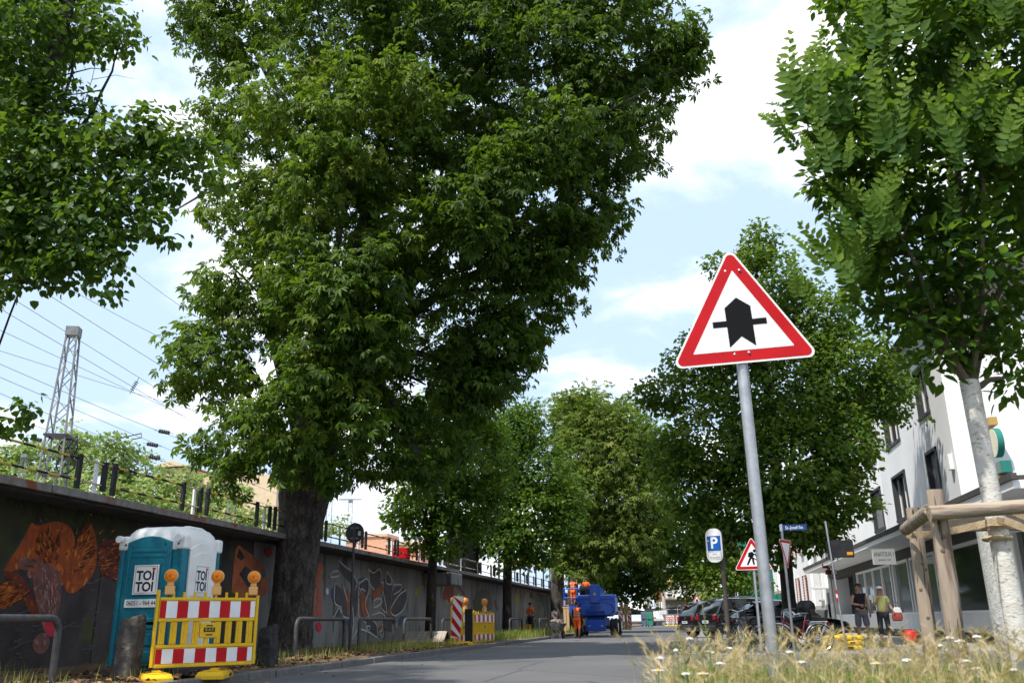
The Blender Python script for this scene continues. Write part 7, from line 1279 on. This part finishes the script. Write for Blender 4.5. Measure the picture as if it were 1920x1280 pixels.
P = bedpts(4200, 2.9, 7.5); H = g.uniform(.30, .60, len(P)); V, F, m, tip, d = ribbons(P, H, g.uniform(.15, .6, len(P)), g.uniform(.006, .012, len(P)), 4, 2); addg(V, F, np.repeat(np.clip(g.normal(.17, .10, len(P)), 0, 1), m))
# barley heads: stems with bristly drooping ears
P = bedpts(2700, 2.9, 7.8); H = g.uniform(.36, .70, len(P)); V, F, m, tip, d = ribbons(P, H, g.uniform(.1, .45, len(P)), g.uniform(.0012, .002, len(P)), 3, 3); addg(V, F, np.repeat(np.clip(g.normal(.75, .15, len(P)), 0, 1), m))
P2 = bedpts(2400, 2.8, 7.6); P2[:, 2] += g.uniform(.05, .36, len(P2)); V, F = scatter(*OVAL, P2, g.normal(size=(len(P2), 3))+np.array([0, 0, .5]), g.normal(0, .6, (len(P2), 3))+np.array([0, 0, 1.0]), g.uniform(.03, .085, len(P2))); addg(V, F[0], np.repeat(np.clip(g.normal(.12, .08, len(P2)), 0, 1), 9))
na = 26; k = np.repeat(np.arange(len(P)), na); t = g.uniform(0, 1, len(k)); ax = d[k]*.75+np.array([0, 0, .55]); base = tip[k]+ax*(t*.055)[:, None]
dr_ = unit(ax*1.5+g.normal(0, .42, (len(k), 3))); ln = g.uniform(.025, .05, len(k)); sd = unit(np.cross(dr_, g.normal(size=(len(k), 3)))); V = np.stack([base-sd*.0009, base+sd*.0009, base+dr_*ln[:, None]], 1).reshape(-1, 3); F3 = (np.arange(len(k))*3)[:, None]+np.array([[0, 1, 2]])
tb = np.repeat(np.clip(g.normal(.82, .14, len(P)), .2, 1)[k], 3)
Vg = np.concatenate(VV); Fg = np.concatenate(FF); o = npmesh('tall_grass', np.concatenate([Vg, V]), [Fg, F3+len(Vg)], GRM, None, np.concatenate(TT+[tb])); tag(o, 'tall straw coloured wild barley and green grass filling the tree bed', 'grass', kind='stuff')
# verge grass at the left
VV, FF, TT = [], [], []; off = 0
def vg(n, x0, x1, y0, y1, h0, h1, t0, seed, w_=.006):
    gg = np.random.default_rng(seed); P = np.stack([gg.uniform(x0, x1, n), y0+(y1-y0)*gg.uniform(0, 1, n), np.full(n, .12)], 1)
    keep = (np.sin(P[:, 1]*1.9+P[:, 0]*2.1)+np.sin(P[:, 1]*.73+1)+gg.normal(0, .8, n)) > .1; P = P[keep]; H = gg.uniform(h0, h1, len(P)); V, F, m, tip, d = ribbons(P, H, gg.uniform(.2, .9, len(P)), gg.uniform(.6, 1.2, len(P))*w_, 2, seed); addg(V, F, np.repeat(np.clip(gg.normal(t0, .2, len(P)), 0, 1), m))
vg(5000, -9.6, -7.35, 20.5, 34, .12, .34, .42, 21); vg(9000, -10.2, -7.35, 33, 52, .18, .5, .22, 22, .010); vg(4000, -10.3, -7.4, 50, 100, .2, .55, .3, 23, .016); vg(900, -9.2, -7.5, 9.5, 20, .08, .30, .4, 24); vg(1500, -10.8, -9.6, 12, 30, .1, .35, .3, 25); vg(1200, 0.6, 5.2, 25.5, 30, .05, .16, .2, 26)
o = npmesh('verge_grass', np.concatenate(VV), np.concatenate(FF), GRM, None, np.concatenate(TT)); tag(o, 'patchy green and dry grass along the verge by the wall', 'grass', kind='stuff')
# leaf litter and twigs under the big chestnut
gg = np.random.default_rng(31); n = 2600; P = np.stack([gg.uniform(-10.8, -7.3, n), gg.uniform(11, 30, n), np.full(n, .15)+gg.uniform(0, .03, n)], 1); V, F = scatter(*QUAD, P, gg.normal(size=(n, 3))*np.array([1, 1, .15]), np.array([0, 0, 1.0])+gg.normal(0, .3, (n, 3)), gg.uniform(.04, .13, n))
LIT = leafmat('dry_litter', [(0, (.10, .05, .025)), (.6, (.20, .10, .05)), (1, (.38, .25, .10))], rough=.9, trans=.0); o = npmesh('leaf_litter', V, F, LIT, None, np.repeat(gg.uniform(0, 1, n), 4)); tag(o, 'brown fallen leaves on the soil round the big trunk', 'leaf litter', kind='stuff')
n = 70; P = np.stack([gg.uniform(-7.0, -5.6, n)-gg.exponential(.2, n)*0, gg.uniform(11, 40, n), np.full(n, .008)], 1); V, F = scatter(*QUAD, P, gg.normal(size=(n, 3))*np.array([1, 1, .02]), np.array([0, 0, 1.0])+gg.normal(0, .12, (n, 3)), gg.uniform(.04, .1, n)); o = npmesh('road_leaves', V, F, LIT, None, np.repeat(gg.uniform(.5, 1, n), 4)); tag(o, 'few dry leaves lying on the carriageway by the kerb', 'leaf litter', kind='stuff')
# yarrow: flat white umbels on green stems
YST = M('yarrow_stem', (.10, .15, .04), (.14, .18, .06), 8, rough=.8); YFL = M('yarrow_white', (.74, .73, .68), (.62, .61, .54), 60, rough=.8, bump=.6, bscale=150); DAY = M('daisy_yellow', (.65, .42, .02), rough=.8)
def yarrow(p, r_, label, group, daisy=False):
    b = Vector((p.x+random.Random(p.x).uniform(-.05, .05), p.y+.04, .08)); t = thing('oxeye_daisy' if daisy else 'yarrow', label, 'flower', b, 0, group); h = p-b; q = random.Random(p.x*7+p.z)
    MB().tube([(0, 0, 0), h*.5+Vector((.02, 0, 0)), h], [.0028, .0022, .0016], 5).build('stem', YST, t)
    if daisy:
        pt = MB()
        for k in range(16): a = 2*math.pi*k/16; c = Vector((math.cos(a), math.sin(a), 0)); s = Vector((-c.y, c.x, 0)); pt.add([h+c*.006-s*.003, h+c*.024-s*.0045+Vector((0, 0, .002)), h+c*.027+Vector((0,0,-.001)), h+c*.024+s*.0045+Vector((0, 0, .002)), h+c*.006+s*.003], [(0, 1, 2, 3, 4)])
        pt.build('petal', YFL, t); MB().lathe(h, (0, 0, 1), [(-.003, .006), (.003, .008), (.007, .003)], 10).build('disc', DAY, t); return
    fl = MB()
    for k in range(34):
        a = q.uniform(0, 6.28); rr_ = r_*math.sqrt(q.random()); c = h+Vector((rr_*math.cos(a), rr_*math.sin(a)*.9, -.25*rr_*rr_/r_+q.uniform(-.002, .003))); fl.lathe(c, (0, 0, 1), [(-.003, .002), (0, .0055), (.003, .004)], 6)
        if k % 4 == 0: fl.tube([h-Vector((0, 0, .035)), c-Vector((0, 0, .003))], .0009, 3)
    fl.build('umbel', YFL, t)
    for k in range(4): 
        u = q.uniform(.3, .8); a = q.uniform(0, 6.28); c = h*u; MB().add([c, c+Vector((.03*math.cos(a)-.006*math.sin(a), .03*math.sin(a), .02)), c+Vector((.07*math.cos(a), .07*math.sin(a), .03)), c+Vector((.03*math.cos(a)+.006*math.sin(a), .03*math.sin(a), .02))], [(0, 1, 2, 3)]).build('leaf', YST, t)
for k, (px, py, Y) in enumerate(((1293,1196,4.2),(1238,1232,3.9),(1330,1221,4.0),(1366,1214,4.4),(1270,1217,4.5),(1480,1221,4.3),(1503,1240,3.8),(1350,1242,4.2),(1780,1194,4.3),(1800,1200,4.4),(1760,1209,4.4),(1812,1238,4.0),(1832,1252,3.9),(1832,1192,4.6),(1700,1236,4.0),(1900,1255,3.8),(1285,1262,3.7))):
    yarrow(gy(px, py, Y), (.016+.007*((k*7) % 5)/4)*Y/4*.85, 'white flat topped yarrow rising out of the tall grass', 'yarrow in the tree bed')
for px, py, Y in ((1318,1262,3.6),(1234,1256,3.8),(1644,1243,3.9)): yarrow(gy(px, py, Y), .02, 'white daisy with a yellow centre at the edge of the tall grass', 'daisies in the tree bed', True)
# two tall bare stalks at the left of the bed
for k, (a, c, Y) in enumerate((((1306,1290),(1272,1172),3.7),((1338,1240),(1317,1132),4.0))):
    p0, p1 = gy(*a, Y), gy(*c, Y); t = thing('tall_stalk', ['slender green stalk leaning over the carriageway edge', 'slender green stalk in front of the parked cars'][k], 'weed', (p0.x, Y, .08)); d = p1-Vector(t.location)
    MB().tube([(0, 0, 0), d*.5+Vector((.015, 0, 0)), d], [.0045, .004, .0022], 6).build('stem', YST, t)
    for q in range(7): c_ = d*(.45+.07*q); s = 1 if q % 2 else -1; MB().add([c_, c_+Vector((s*.012, -.005, .02)), c_+Vector((s*.03, -.01, .045)), c_+Vector((s*.02, 0, .01))], [(0, 1, 2, 3)]).build('leaf', YST, t)
